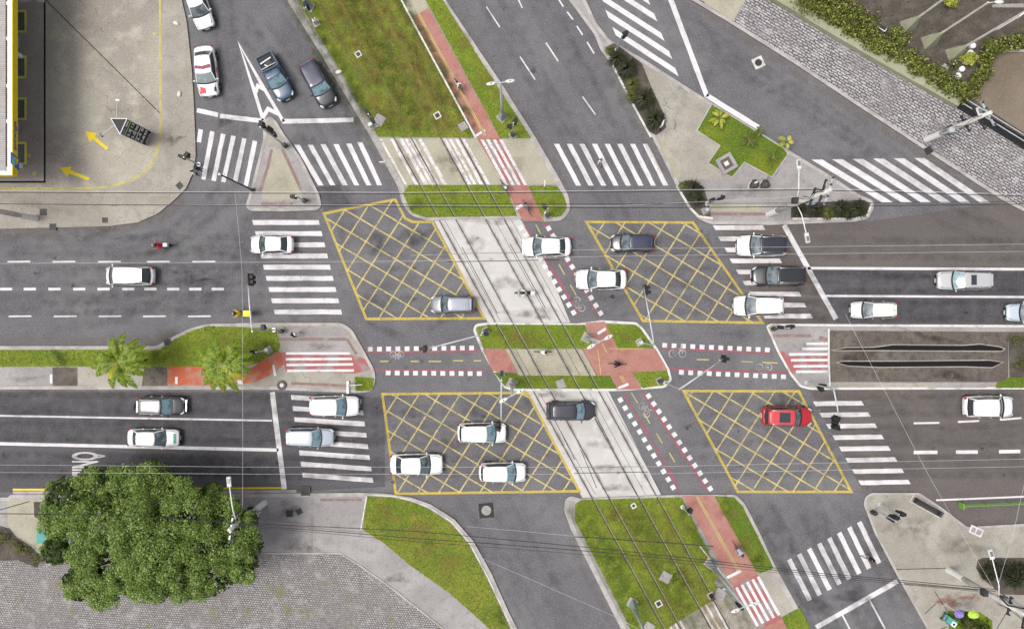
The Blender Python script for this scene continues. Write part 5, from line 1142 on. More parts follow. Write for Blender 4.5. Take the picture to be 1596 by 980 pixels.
facebox('frame_edge', -hw_, -hw_+.05, .3, 4.38, m_whitep, .016); facebox('frame_edge', hw_-.05, hw_, .3, 4.38, m_whitep, .016); facebox('frame_edge', -hw_+.3, hw_-.3, .5, .56, m_whitep, .016); facebox('frame_edge', -hw_+.1, hw_-.1, .34, .38, m_whitep, .016)
for z, s in ((3.3, '2,9 13'), (2.6, '5,5 90'), (1.75, '2,4 0'), (1.1, '0,8 82')): place_text('price_digits', s, O*1.6+up*z, bx, up, wdt*.84, .42, m_whitep, t)
for e in ((184.5, 157), (159, 211.5)):
    q = P(*e, 4.4)-mid; s_ = P(*((183, 184) if e[1] < 180 else (181, 195)), 4.4)-mid; mb = MB(); mb.tube([(s_.x, s_.y, 4.4), (q.x, q.y, 4.4)], .045, 6); arm = mb.build('lamp_arm', m_steel, t)
    mb = MB(); d = (q-s_).normalized(); mb.box((q.x, q.y, 4.36), (.32, .14, .12), rz=math.atan2(d.y, d.x)+R(90)); mb.build('flood_lamp', m_whitep if e[1] < 180 else m_darkm, arm)
# ------------------------------------------------------------------ signals and lamps
GS = 'traffic signals of the junction'; GL = 'twin-headed street lamps on the medians'
def head_mesh(t, p, ang, n=3, par=None, plate=True):
    Mz = Matrix.Rotation(ang, 3, 'Z'); p = Vector(p); mb = MB(); hgt = .34*n
    mb.box(p, (.24, .32, hgt), M=Mz); 
    if plate: mb.box(p+Mz @ Vector((-.0, 0, 0)), (.05, .62, hgt+.26), M=Mz)
    for k in range(n):
        z = hgt/2-.17-.34*k; mb.box(p+Mz @ Vector((.22, 0, z+.13)), (.24, .28, .03), M=Mz)
        for s1 in (-1, 1): mb.box(p+Mz @ Vector((.20, s1*.13, z+.05)), (.2, .02, .16), M=Mz)
    h_ = mb.build('signal_head', m_sigb, t)
    for k in range(n):
        z = hgt/2-.17-.34*k; mb = MB(); mb.ell(p+Mz @ Vector((.125, 0, z)), (.03, .1, .1), 10, 6, M=Mz)
        mb.build('lens', [mat_r, mat_a, mat_g][k % 3], h_)
    return h_
mat_r = mat('red_lens', (.2, .01, .01), .2, coat=.6, space='obj'); mat_a = mat('amber_lens', (.3, .15, .01), .2, coat=.6, space='obj'); mat_g = mat('green_lens', (.01, .15, .08), .2, coat=.6, space='obj')
def signal(label, base, z0=.12, poleh=5.6, arm=None, heads=(), box=None, r=.075, mast=m_steel, low=None, name='traffic_signal'):
    """base: plan point of the foot; arm: plan point of the arm tip seen from the drone; heads: (u along arm 0..1 | 'pole', height, facing deg, lenses)"""
    b = P(*base); t = thing(name, label, 'traffic signal', (b.x, b.y, z0), 0, GS)
    mb = MB(); mb.tube([(0, 0, 0), (0, 0, poleh)], [r, r*.8], 10); mb.lathe([(0, .06), (.2, .06), (.2, 0)], n=10); mb.build('pole', mast, t, smooth=False)
    tip = None
    if arm:
        q = P(arm[0], arm[1], poleh+.15); tip = Vector((q.x-b.x, q.y-b.y, poleh+.15)); s_ = Vector((0, 0, poleh-.1)); mb = MB()
        mb.tube([s_, s_.lerp(tip, .08)+Vector((0, 0, .12)), s_.lerp(tip, .5)+Vector((0, 0, .15)), tip], [r*1.05, r*.95, r*.8, r*.55], 8); mb.build('arm', mast, t, smooth=True)
    for u, hz, fa, n in heads:
        if u == 'pole': d = Vector((math.cos(R(fa)), math.sin(R(fa)), 0)); p = d*.22+Vector((0, 0, hz))
        else: p = Vector((0, 0, poleh)).lerp(tip, u); p.z = hz; p = p+Vector((math.cos(R(fa)), math.sin(R(fa)), 0))*.15
        head_mesh(t, p, R(fa), n, plate=(u != 'pole'))
    if box:
        q = P(*box)-b; mb = MB(); mb.box((q.x, q.y, .02), (.6, .6, .1), rz=R(28)); mb.build('foundation', m_conc, t); mb = MB(); mb.box((q.x, q.y, .45), (.36, .3, .8), rz=R(28), top=.95); mb.build('control_box', m_darkm if box[0] % 2 else m_steel, t)
    return t
signal('tall steel arm reaching up over the left lanes from the west median lawn', (428, 514), .15, 5.4, (387, 431), [(.9, 5.3, 0, 3), (.99, 5.3, 0, 3), ('pole', 2.7, 90, 2)], box=(441, 516))
signal('steel arm reaching left over the cycle crossing from the small central lawn', (754, 519), .15, 5.5, (663, 544), [(.96, 5.4, 180, 3), (1.0, 5.0, 180, 3), ('pole', 2.7, 0, 2)], box=(757, 515))
signal('steel arm reaching down over the lower left yellow box, beside the white hatchback', (783, 583), .15, 5.5, (781, 668), [(.9, 5.4, 180, 3), (1.0, 5.4, 180, 3), ('pole', 2.7, 90, 2)])
signal('steel arm reaching up over the upper right yellow box', (1000, 534), .15, 5.5, (1003, 448), [(.92, 5.4, 0, 3), (1.0, 5.4, 0, 3)], box=(996, 533))
signal('steel arm reaching right over the cycle crossing towards the east median', (1036, 596), .15, 5.5, (1126, 559), [(1.0, 5.4, 0, 3)], box=(1027, 593))
signal('curved steel arm over the lower right zebra crossing', (1256, 596), .12, 5.4, (1308, 662), [(.86, 5.3, 160, 3), (1.04, 5.1, 200, 3), ('pole', 2.6, 0, 2), ('pole', 2.6, -60, 2)])
signal('post with three black heads at the tip of the slip lane island', (443, 226), .12, 6.0, None, [('pole', 2.5, 100, 2), ('pole', 4.1, 60, 3), ('pole', 5.5, 90, 3)], box=(447, 229))
signal('low pedestrian signal at the lower right corner of the slip lane island', (478, 315), .12, 3.1, None, [('pole', 2.7, 180, 2)], box=(477, 314))
signal('low pedestrian signal beside the left kerb and its drain', (311, 257), .12, 3.0, None, [('pole', 2.6, 160, 2), ('pole', 2.6, 60, 2)])
signal('signal post on the left edge of the upper median beside the grey cover slab', (587, 196), .14, 3.6, None, [('pole', 3.0, 120, 3), ('pole', 2.4, -60, 2)], box=(580, 198))
signal('signal post in the lower tip of the right-hand grass strip', (800, 209), .14, 3.6, None, [('pole', 3.0, 60, 3), ('pole', 2.4, 180, 2)], box=(799, 212))
signal('signal post on the small lawn at the right end of the short red path', (851, 333), .15, 3.2, None, [('pole', 2.7, 140, 2)], box=(853, 337))
signal('signal post in the kerbed bed left of the red tactile strip', (1101, 318), .15, 4.0, None, [('pole', 3.2, 0, 3), ('pole', 2.6, 200, 2)], box=(1098, 329))
signal('black-headed signal at the top end of the spiky plant bed', (960, 80), .15, 3.6, None, [('pole', 3.2, 30, 3)])
signal('signal post at the upper left corner of the east median', (1204, 510), .12, 3.8, None, [('pole', 3.2, 20, 3), ('pole', 2.5, 170, 2)], box=(1203, 512))
signal('twin-headed signal post on the corner pavement at lower right', (1360, 792), .12, 3.8, None, [('pole', 3.0, 20, 3), ('pole', 2.5, -40, 2)], box=(1357, 796))
signal('slim post with one black head above the lower right corner pavement kerb', (1370, 785), .12, 3.2, None, [('pole', 2.9, 0, 3)])
signal('signal post on the red path edge near the lower white lamp base', (1128, 918), .14, 4.0, None, [('pole', 3.3, -20, 3)], box=(1107, 926))
signal('signal post at the top left edge of the upper median lawn', (494, 38), .14, 3.4, None, [('pole', 2.9, 100, 3)], box=(494, 38))
signal('signal post on the west median beside the cycle path bend', (416, 546), .14, 2.6, None, [('pole', 2.3, 180, 2)], box=(420, 545))
signal('post at the left lower corner of the big lower median lawn', (1063, 789), .14, 2.4, None, [('pole', 2.1, 60, 2)])
def lamp(label, base, ang=0, z0=.14, hgt=9.6, hlen=.95, box=True, col=m_steelb, tops=True):
    b = P(*base); t = thing('street_lamp', label, 'street lamp', (b.x, b.y, z0), R(ang), GL)
    mb = MB(); mb.box((0, 0, .03), (.85, .85, .1), rz=R(35)); mb.build('foundation', m_conc, t)
    mb = MB(); mb.box((0, 0, .9), (.62, .5, 1.7), top=.62, rz=R(30)); mb.build('base_housing', col, t)
    mb = MB(); mb.tube([(0, 0, 1.5), (0, 0, 4), (0, 0, hgt)], [.2, .14, .085], 10); mb.build('pole', m_steel, t, smooth=True)
    mb = MB(); mb.tube([(-.45, 0, hgt+.05), (0, 0, hgt-.05), (.45, 0, hgt+.05)], .05, 6); mb.build('bracket', m_steel, t)
    for s1 in (-1, 1):
        mb = MB(); mb.ell((s1*.75, 0, hgt+.08), (.40, .15, .08), 12, 6); h_ = mb.build('lamp_head', m_lamph, t, smooth=True); mb = MB(); mb.ell((s1*.75, 0, hgt+.15), (.06, .06, .03)); mb.build('photocell', m_darkm, h_)
        mb = MB(); mb.box((s1*.78, 0, hgt+.01), (.45, .2, .02)); mb.build('lens', m_lampl, h_)
lamp('twin lamp with blue-grey base on the grass strip right of the upper cycleway', (783, 184), 8)
lamp('twin lamp by the cycleway in the upper part of the central island', (914, 526), 28, col=m_steel)
lamp('twin lamp on the lower left of the central island beside the signal arm', (798, 597), 28, col=m_steel)
lamp('lamp with long pale shaft on the lower median beside the red cycleway', (1105, 876), 20)
lamp('lamp with blue base at the lower left edge of the lower median', (985, 938), 28)
lamp('lamp on the upper median leaning out of the picture at the top', (483, 12), 28)
# utility poles
GP = 'concrete utility poles carrying the overhead cables'
def upole(label, base, hgt=11.5, crossarm=(0, 1), arms=(), trafo=True, z0=.12, dark=False):
    b = P(*base); t = thing('utility_pole', label, 'utility pole', (b.x, b.y, z0), 0, GP)
    mb = MB(); mb.tube([(0, 0, 0), (0, 0, hgt)], [.26, .15], 12); mb.build('pole', m_polec, t, smooth=True)
    mb = MB(); mb.tube([(0, 0, 0), (0, 0, 2.1)], [.285, .268], 12); mb.build('painted_base', m_whitep, t)
    d = Vector((*crossarm, 0)).normalized(); M_ = Matrix.Rotation(math.atan2(d.y, d.x), 3, 'Z')
    for z in (hgt-.4, hgt-1.5, hgt-3.2):
        mb = MB(); L_ = 2.2 if z > hgt-2 else 1.5; mb.box((0, 0, z), (L_, .12, .12), M=M_); c = mb.build('crossarm', m_darkm if z < hgt-1 else m_steel, t)
        for k in (-.45, -.2, .2, .45):
            mb = MB(); mb.lathe([(0, .24), (.05, .22), (.09, .14), (.05, .1), (.08, .05), (.03, 0)], (d.x*L_*k, d.y*L_*k, z+.06), 8); mb.build('insulator', m_darkm, c)
    if trafo:
        mb = MB(); mb.lathe([(0, .5), (.25, .48), (.28, .4), (.28, -.4), (.22, -.5), (0, -.5)], (d.y*.55, -d.x*.55, hgt-4.6), 14); tr = mb.build('transformer', m_steel, t)
        for k in range(6): a = k*1.05; mb = MB(); mb.box((d.y*.55+.31*math.cos(a), -d.x*.55+.31*math.sin(a), hgt-4.6), (.1, .04, .6), rz=a); mb.build('cooling_fin', m_darkm, tr)
        mb = MB(); mb.box((-d.y*.4, d.x*.4, hgt-5.6), (.4, .5, .5)); mb.build('junction_box', m_darkm, t)
        mb = MB()
        for k in range(7): a = random.uniform(0, 6.28); mb.tube([(0, 0, hgt-.5), (.5*math.cos(a), .5*math.sin(a), hgt-1.4), (.28*math.cos(a+1), .28*math.sin(a+1), hgt-3.0), (.4*math.cos(a), .4*math.sin(a), hgt-4.3)], .022, 4)
        mb.build('drop_wires', m_wire, t)
    for tip, h0, h1 in arms:
        q = P(*tip, h1); q = Vector((q.x-b.x, q.y-b.y, h1)); s_ = Vector((0, 0, h0)); dd = (q-s_); dd.z = 0; dd.normalize()
        mb = MB(); mb.tube([s_, s_.lerp(q, .35)+Vector((0, 0, .35)), q-dd*.3], .045, 6); ar = mb.build('lamp_arm', m_whitep, t, smooth=True)
        mb = MB(); mb.box(q+Vector((0, 0, .04)), (.85, .36, .12), M=Matrix.Rotation(math.atan2(dd.y, dd.x), 3, 'Z'), top=.85); lh = mb.build('lamp_head', m_lamph, ar)
        mb = MB(); mb.box(q+Vector((0, 0, .115))+dd*.08, (.42, .22, .03), M=Matrix.Rotation(math.atan2(dd.y, dd.x), 3, 'Z')); mb.build('heat_sink', m_lampl, lh)
    return b
upole('utility pole with two street lamp arms on the north-east corner pavement', (1197, 334), 12.5, (0.3, 1), [((1244, 257), 6.2, 7.0), ((1257, 371), 6.2, 7.0)])
upole('utility pole beside the big tree with one lamp arm over the kerb', (413, 783), 8.0, (0.15, 1), [((358, 750), 6.3, 7.2)])
upole('utility pole on the lower right pavement with one lamp arm', (1477, 887), 11, (0.2, 1), [((1543, 863), 6.6, 7.4)])
upole('utility pole standing on the wave mosaic pavement at upper right', (1443, 218), 8.6, (.5, -.9), [((1525, 176), 6.6, 7.4)], True)
upole('utility pole at the left edge of the forecourt pavement', (57, 341), 11, (0.05, 1), [])
# slender dark mast on the slip island
b = P(395, 297); t = thing('mast', 'slim dark mast with white tip on the left corner of the slip lane island', 'mast', (b.x, b.y, .12)); mb = MB(); mb.tube([(0, 0, 0), (0, 0, 7.2)], [.09, .07], 8); mb.build('pole', m_darkm, t); mb = MB(); mb.lathe([(0, 7.42), (.1, 7.36), (.1, 7.2), (0, 7.2)], n=8); mb.build('cap', m_whitep, t)
mb = MB(); mb.box((0, 0, .05), (.4, .4, .1)); mb.build('base_plate', m_darkm, t)
# tall mast left foreground near (0,790)
b = P(18, 788); 
# overhead cables
GC = 'overhead cables strung across the junction'
def cable(label, pts, r=.028, m=m_wire, sag=.25):
    """pts: (plan x, plan y, height)"""
    V = [P(*p) for p in pts]; out = []
    for i in range(len(V)-1):
        n = 14
        for k in range(n+(i == len(V)-2)): u = k/n; p = V[i].lerp(V[i+1], u); p.z -= sag*4*u*(1-u); out.append(p)
    mb = MB(); mb.tube(out, r, 5); o = mb.build('overhead_cable', m); tag(o, label, 'cable', GC)
cable('dark cable, upper one of the bundle crossing the top of the junction', [(-150, 299, 8.9), (640, 302, 8.9), (1262, 296, 8.9), (1750, 310, 8.9)], .03, sag=.1)
cable('bright cable running just above the dark upper one', [(-150, 297, 9.1), (640, 300, 9.1), (1262, 293.5, 9.1), (1750, 307, 9.1)], .016, m_wirel, .1)
cable('thin dark cable, middle of the upper bundle', [(500, 317, 8.6), (960, 318, 8.6), (1255, 316.5, 8.6), (1750, 313, 8.6)], .02, sag=.1)
cable('dark cable, lower one of the bundle crossing the top of the junction', [(-150, 317, 8.7), (500, 321, 8.7), (960, 324, 8.7), (1255, 322, 8.7), (1750, 316, 8.7)], .03, sag=.1)
cable('bright cable beside the lower dark cable at the top', [(-150, 319, 8.5), (500, 319, 8.5), (960, 321, 8.5), (1255, 306, 8.5)], .010, m_wirel, .1)
cable('thin bright cable across the middle of the upper carriageway', [(640, 398, 8.5), (960, 388, 8.5), (1750, 378.5, 8.5)], .010, m_wirel, .05)
cable('thin bright cable along the lower side of the upper carriageway', [(-150, 411, 8.5), (320, 409, 8.5), (640, 407, 8.5), (960, 399, 8.5), (1750, 390, 8.5)], .010, m_wirel, .05)
cable('thin bright cable over the lower carriageway, nearer the median', [(-150, 723, 8), (400, 727.5, 8), (960, 728, 8), (1750, 712, 8)], .010, m_wirel, .05)
cable('thin bright cable over the lower carriageway, nearer the south kerb', [(-150, 735, 8), (400, 738.5, 8), (960, 739, 8), (1750, 724, 8)], .010, m_wirel, .05)
cable('dark cable from the tree-side pole, upper one of the lower bundle', [(368, 815, 8), (640, 827, 9), (960, 857, 9), (1280, 893, 9), (1552, 918, 9)], .028, sag=.1)
cable('dark cable from the tree-side pole, middle one of the lower bundle', [(370, 817, 7.8), (640, 838, 8.8), (960, 862, 8.8), (1280, 896, 8.8), (1552, 921, 8.8)], .028, sag=.1)
cable('thin dark cable from the tree-side pole, lowest of the lower bundle', [(370, 819, 7.5), (640, 843, 8.2), (960, 868, 8.2), (1280, 899, 8.2), (1550, 924, 8.2)], .016, sag=.1)
cable('short dark cable over the lower median lawn and cycleway', [(895, 836, 7), (1000, 843, 7), (1113, 851, 7)], .035, sag=.1)
cable('thin bright cable over the lower left road', [(727, 820, 7), (895, 835, 7)], .009, m_wirel, .05)
cable('thin bright diagonal cable over the lower left road', [(745, 867, 7), (960, 961, 7), (1050, 1010, 7)], .009, m_wirel, .05)
cable('thin vertical cable crossing the left lanes near the palms', [(366, 300, 8), (377, 420, 8), (378, 600, 8), (378, 790, 8)], .009, m_wirel, .05)
cable('thin diagonal cable across the right-hand median and road', [(1318, 490, 8), (1385, 620, 8), (1450, 745, 8), (1548, 915, 8)], .009, m_wirel, .05)
cable('thin cable at the lower right edge rising to the top of the pole', [(1600, 740, 8), (1578, 840, 8), (1555, 915, 8.5)], .009, m_wirel, .05)
cable('dark cable at the far left end of the cobbled yard kerb', [(-150, 806, 8), (0, 800, 8), (200, 803, 8), (368, 815, 8)], .035, sag=.1)
cable('short dark cable slanting over the lower left pavement', [(-150, 826, 8), (0, 794, 8), (46, 781, 8)], .035, sag=.0)
# covers and slabs
def cover(label, px, py, s, kind, z, rz=30):
    c = P(px, py); t = thing('manhole_cover' if kind != 'slab' else 'cover_slab', label, 'manhole cover' if kind != 'slab' else 'cover slab', (c.x, c.y, z), R(rz), 'manhole covers and cover slabs')
    if kind == 'slab': mb = MB(); mb.box((0, 0, .03), (s, s, .07), top=.97); mb.build('slab', m_conc_g, t); mb = MB(); mb.box((0, s*.3, .07), (.12, .04, .012)); mb.build('lifting_eye', m_iron, t)
    elif kind == 'round':
        mb = MB(); mb.box((0, 0, .002), (s, s, .008)); mb.build('surround', m_kerbw if px > 1000 else m_sigb, t); mb = MB(); mb.lathe([(0, .014), (s*.3, .014), (s*.33, .006)], n=20); mb.build('lid', m_iron if px > 1000 else m_conc_g, t)
    else:
        mb = MB(); mb.band([(-s/2, -s/2), (s/2, -s/2), (s/2, s/2), (-s/2, s/2)], .1, 0, .05, closed=True); mb.build('frame', m_kerbw if kind == 'frame' else m_darkm, t); mb = MB(); mb.box((0, 0, .012), (s*.9, s*.9, .02)); g_ = mb.build('lid', m_iron, t)
        mb = MB(); [mb.box((k*s*.2, 0, .026), (.03, s*.7, .01)) for k in (-2, -1, 0, 1, 2)]; mb.build('ribs', m_darkm, g_)
cover('round iron cover in a white square on the upper right road', 1182, 98, 1.0, 'round', .014, 25); cover('grey round cover in a black square on the lower road', 758, 795, 1.35, 'round', .014, 5)
cover('grey cover slab by the left corner of the upper median', 592, 188, .95, 'slab', .15, 60); cover('pale cover slab left of the upper cycleway end', 722, 198, .75, 'slab', .15, 30)
cover('cover slab in the narrow lower grass band of the central island', 874, 598, .8, 'slab', .15, 20); cover('cover slab in the middle of the lower median lawn', 1037, 898, .95, 'slab', .15, 62)
cover('cover slab at the end of the lower median lawn beside the cycleway', 1122, 924, .95, 'slab', .15, 62); cover('cover slab at the foot of the lower left lamp', 1011, 976, .9, 'slab', .15, 60)
cover('small square cover with white frame high in the upper lawn', 559, 86, .45, 'frame', .15); cover('small square cover with white frame low in the upper lawn', 682, 181, .5, 'frame', .15)
cover('small square cover with white frame low in the lower lawn', 1026, 939, .5, 'frame', .15); cover('small square cover with pale frame in the lower lawn near the slab crossing', 987, 787, .35, 'frame', .15)
for lab, x, y, s, rz in (('dark square grate on the forecourt pavement', 69, 331, .5, 0), ('black kerb drain near the forecourt corner', 84, 354, .5, 0), ('black kerb drain in the middle of the forecourt kerb', 165, 343.5, .38, 0), ('black kerb drain at the forecourt corner by the crossing', 281, 290, .45, 45), ('black drain at the corner of the west median kerb', 262, 533, .5, 10), ('wide black drain in the kerb below the stop line', 477, 764, .75, 0), ('square iron cover on the lower left pavement', 452, 799, .5, 0), ('smaller tilted iron cover on the lower left pavement', 467, 796, .42, 30), ('iron cover at the upper right pavement kerb by the mosaic', 1446, 235, .55, 25)):
    cover(lab, x, y, s, 'iron', .13 if lab.find('below the stop') < 0 else .13, rz)
c = P(1519, 826); t = thing('drain_box', 'pale open drain box at the lower right kerb bend', 'drain', (c.x, c.y, .12), R(-25)); mb = MB(); mb.band([(-.55, -.3), (.55, -.3), (.55, .3), (-.55, .3)], .14, 0, .14, closed=True); mb.build('frame', m_kerbw, t); mb = MB(); mb.box((0, 0, .03), (1, .5, .04)); mb.build('lid', m_conc_g, t); mb = MB(); mb.box((0, 0, .06), (.1, .5, .06)); mb.build('rib', m_kerbw, t)
m_medbrownh = mat('hood_dark', (.06, .055, .05), .7, [(5, (.12, .11, .1), .5, .7, .7)], space='obj')
# phone booths
for lab, px in (('left one of the two dark hooded phone booths, with white trim on its hood', 1177), ('right one of the two dark hooded phone booths', 1194)):
    c = P(px-.8, 288+1, 1.9); t = thing('phone_booth', lab, 'phone booth', (c.x, c.y, .12), 0, 'hooded public phone booths')
    mb = MB(); mb.tube([(0, .1, 0), (0, .1, 1.4)], .05, 8); mb.build('post', m_steel, t)
    mb = MB(); mb.ell((0, .02, 1.72), (.42, .40, .46), 16, 10)
    mb.v = [(x, max(y, -.22)+(.12 if y > .33 else 0)*1.0, max(z, 1.3)) for x, y, z in mb.v]; mb.build('hood', m_medbrownh, t, smooth=True)
    mb = MB(); mb.band([(.43, -.22), (.42, .1), (.26, .36), (0, .54), (-.26, .36), (-.42, .1), (-.43, -.22)], .04, 1.30, 1.36); mb.build('hood_rim', m_whitep, t)
    mb = MB(); mb.box((0, .14, 1.45), (.25, .16, .4)); mb.build('telephone', m_steelb, t)
    if px < 1185: mb = MB(); mb.box((0, .2, 2.12), (.3, .12, .06), rz=.5); mb.build('hood_patch', m_whitep, t)
c = P(1132.5, 255, .3); t = thing('plinth', 'square stepped stone plinth in the lawn extension', 'plinth', (c.x, c.y, .15), R(30)); mb = MB(); mb.band([(-.62, -.62), (.62, -.62), (.62, .62), (-.62, .62)], .3, 0, .25, closed=True); mb.build('stone_rim', m_conc_g, t); mb = MB(); mb.box((0, 0, .05), (1, 1, .1)); mb.build('centre', m_medbrown, t); mb = MB(); mb.box((0, 0, .12), (.4, .4, .1)); mb.build('cap_stone', m_polec, t)
# bench / grate at lower right, lime rail
c = P(1446, 790, .4); t = thing('bench', 'long black bench at the lower right kerb', 'bench', (c.x, c.y, .12), R(-29)); 
for k in range(4): mb = MB(); mb.box((0, (k-1.5)*.13, .44), (2.9, .10, .04)); mb.build('slat', m_sigb, t)
for x in (-1.2, 1.2): mb = MB(); mb.box((x, 0, .21), (.07, .46, .42)); mb.build('leg', m_darkm, t)
mb = MB(); mb.band([(-1.5, -.32), (1.5, -.32), (1.5, .32), (-1.5, .32)], .05, .0, .02, closed=True); mb.build('footing', m_kerbw, t)
a = P(1502, 789, .9); t = thing('guard_rail', 'lime green guard rail in the lay-by at the right edge', 'guard rail', (a.x, a.y, .01), R(2.5)); m_lime = mat('lime_paint', (.16, .34, .05), .5, space='obj')
mb = MB(); mb.tube([(0, 0, .95), (9, 0, .95)], .04, 8); mb.build('top_rail', m_lime, t); mb = MB(); mb.tube([(0, 0, .5), (9, 0, .5)], .03, 8); mb.build('lower_rail', m_lime, t)
for k in range(5): mb = MB(); mb.tube([(k*2.2, 0, 0), (k*2.2, 0, .98)], .06, 8); mb.build('post', m_lime, t)
mb = MB(); mb.box((0, 0, .6), (.12, .5, .7)); mb.build('end_panel', m_lime, t)
# white post with arm
c = P(548.5, 598, .5); t = thing('sign_post', 'white sign seen edge-on with a thin arm beside the tiny lawn', 'sign', (c.x, c.y, .12)); mb = MB(); mb.tube([(0, 0, 0), (0, 0, 2.2)], .06, 8); mb.build('post', m_whitep, t); mb = MB(); mb.box((0, -.15, 1.6), (.18, 1.1, .9)); mb.build('panel', m_whitep, t); mb = MB(); mb.tube([(0, 0, 1.9), (1.3, .1, 2.1)], .03, 6); mb.build('arm', m_whitep, t)
for lab, x, y, tx, ty in (('white sign among the spiky plants at the lower end of their bed', 1024, 204, .12, .35), ('thin white sign arm over the left kerb by the median crossing', 604, 262, -.5, -.03), ('small white sign standing on the grass beside the upper cable', 847, 294, .02, .3)):
    c = P(x, y); t = thing('road_sign', lab, 'road sign', (c.x, c.y, .12), 0, 'small white road signs'); mb = MB(); mb.tube([(0, 0, 0), (0, 0, 2.5)], .035, 6); mb.build('post', m_steel, t); mb = MB(); mb.box((0, 0, 2.2), (.06, .55, .7), rz=math.atan2(ty, tx)+1.57); mb.build('panel', m_whitep, t)
c = P(440, 600); t = thing('stump_ring', 'round dark ring around a cut stump at the left crossing corner', 'tree ring', (c.x, c.y, .11)); mb = MB(); mb.lathe([(.22, .0), (.24, .16), (.42, .16), (.44, 0)], n=18); mb.build('ring', m_darkm, t); mb = MB(); mb.lathe([(0, .1), (.2, .08), (.22, 0)], n=12); mb.build('stump', m_polec, t)
for i, (x, y, lab) in enumerate(((510, 113, 'white lump on the kerb edge beside the black car'), (280, 147, 'broken white concrete piece on the forecourt kerb'), (275, 37, 'pale broken slab on the upper forecourt edge'))):
    c = P(x*1.0+(18 if i == 0 else 0), y, .1); mb = MB(); mb.ell((0, 0, .08), (.32, .2, .12), 7, 4, M=Matrix.Rotation(1.2*i+.3, 3, 'Z')); o = mb.build('rubble', m_kerbw, loc=(c.x, c.y, .12)); tag(o, lab, 'rubble')
# cart with parasols
GU = 'parasols of the corner stall'
for lab, x, y, m, rx, ry in (('small purple parasol at the lower right corner stall', 1495, 956, mat('purple_fabric', (.24, .17, .48), .7, space='obj'), .46, .42), ('lime green parasol beside the purple one', 1517.5, 957, mat('lime_fabric', (.42, .62, .08), .7, space='obj'), .54, .40)):
    c = P(x, y, 2.1); t = thing('parasol', lab, 'parasol', (c.x, c.y, .12), 0, GU); mb = MB(); n = 8; vs = [(0, 0, 2.35)]
    for k in range(16): a = math.pi*k/8; q = 1 if k % 2 == 0 else .95; vs.append((rx*.6*q*math.cos(a), ry*.6*q*math.sin(a), 2.25-(k % 2)*.01))
    for k in range(16): a = math.pi*k/8; q = 1 if k % 2 == 0 else .93; vs.append((rx*q*math.cos(a), ry*q*math.sin(a), 1.98))
    mb.add(vs, [(0, 1+k, 1+(k+1) % 16) for k in range(16)]+[(1+k, 17+k, 17+(k+1) % 16, 1+(k+1) % 16) for k in range(16)]); mb.build('canopy', m, t)
    mb = MB(); mb.tube([(0, 0, 0), (0, 0, 2.42)], .025, 6); mb.build('pole', m_whitep, t); mb = MB(); mb.lathe([(0, .1), (.2, .08), (.22, 0)], n=12); mb.build('foot', m_conc_g, t)
c = P(1482, 968, .9); t = thing('vendor_cart', 'teal and white vendor cart below the purple parasol', 'cart', (c.x, c.y, .14), R(-35)); mb = MB(); mb.box((0, 0, .6), (.95, .6, .6)); mb.build('cabinet', m_teal, t); mb = MB(); mb.box((.2, -.05, .95), (.42, .42, .12)); lid = mb.build('lid', m_whitep, t); mb = MB(); mb.lathe([(0, 1.03), (.11, 1.03), (.12, 1.01)], (.2, -.05, 0), 12); mb.build('opening', m_sigb, lid)
for x in (-.35, .35):
    for s1 in (-1, 1): mb = MB(); mb.lathe([(0, -.03), (.15, -.04), (.18, 0), (.15, .04), (0, .03)], (x, s1*.32, .18), 12, axis='Y'); mb.build('wheel', m_rubber, t)
mb = MB(); mb.tube([(-.45, -.25, .8), (-.75, -.25, .9), (-.75, .25, .9), (-.45, .25, .8)], .02, 6); mb.build('handle', m_steel, t)
c = P(79, 829, 1); t = thing('market_tent', 'teal sheet stretched on a frame, half hidden under the big tree', 'awning', (c.x+1.0, c.y, .13)); mb = MB(); mb.box((0, 0, 2.0), (3.0, 1.3, .04)); mb.build('sheet', m_teal, t)
for x in (-1.45, 1.45):
    for y in (-.6, .6): mb = MB(); mb.tube([(x, y, 0), (x, y, 2)], .03, 6); mb.build('leg', m_steel, t)
# garden: wall, lamp posts with flared feet, stones, gate
wl = [(1060, -98), (1245, 11), (1276, 31), (1400, 103), (1498, 158)]
mb = MB(); mb.band(W(wl, .7), 1.02, .1, .7); o = mb.build('garden_wall', m_wallg); tag(o, 'broad mossy render wall between mosaic pavement and garden hedge', 'wall')
mb = MB(); mb.band([p+Vector((.5, .5, 0)) for p in W(wl, .8)], .12, .69, .86); mb.build('coping', m_wallg, o)
GG = 'garden lamp posts on flared concrete feet'
def gpost(lab, px, py, tip=None, ang=33, h=8):
    b = P(px, py); t = thing('garden_lamp_post', lab, 'lamp post', (b.x, b.y, .14), 0, GG); mb = MB(); mb.box((0, 0, .95), (1.15, 1.15, 1.9), rz=R(20), top=.16); mb.build('flared_foot', m_wallg, t); mb = MB(); mb.tube([(0, 0, 1.7), (0, 0, h)], [.11, .08], 8); mb.build('pole', m_polec, t)
    mb = MB(); mb.tube([(0, 0, h-.1), (.5, 0, h+.1)], .04, 6); mb.build('bracket', m_steel, t); mb = MB(); mb.ell((.8, 0, h+.1), (.4, .16, .08)); mb.build('lamp_head', m_lamph, t, smooth=True); return t
gpost('garden lamp post nearest the hedge corner, left of its twin', 1413, 41); gpost('garden lamp post with pale flared foot in the middle of the garden', 1446, 66)
t = gpost('garden lamp post carrying a tall white rounded banner panel', 1484, 85, h=9.4)
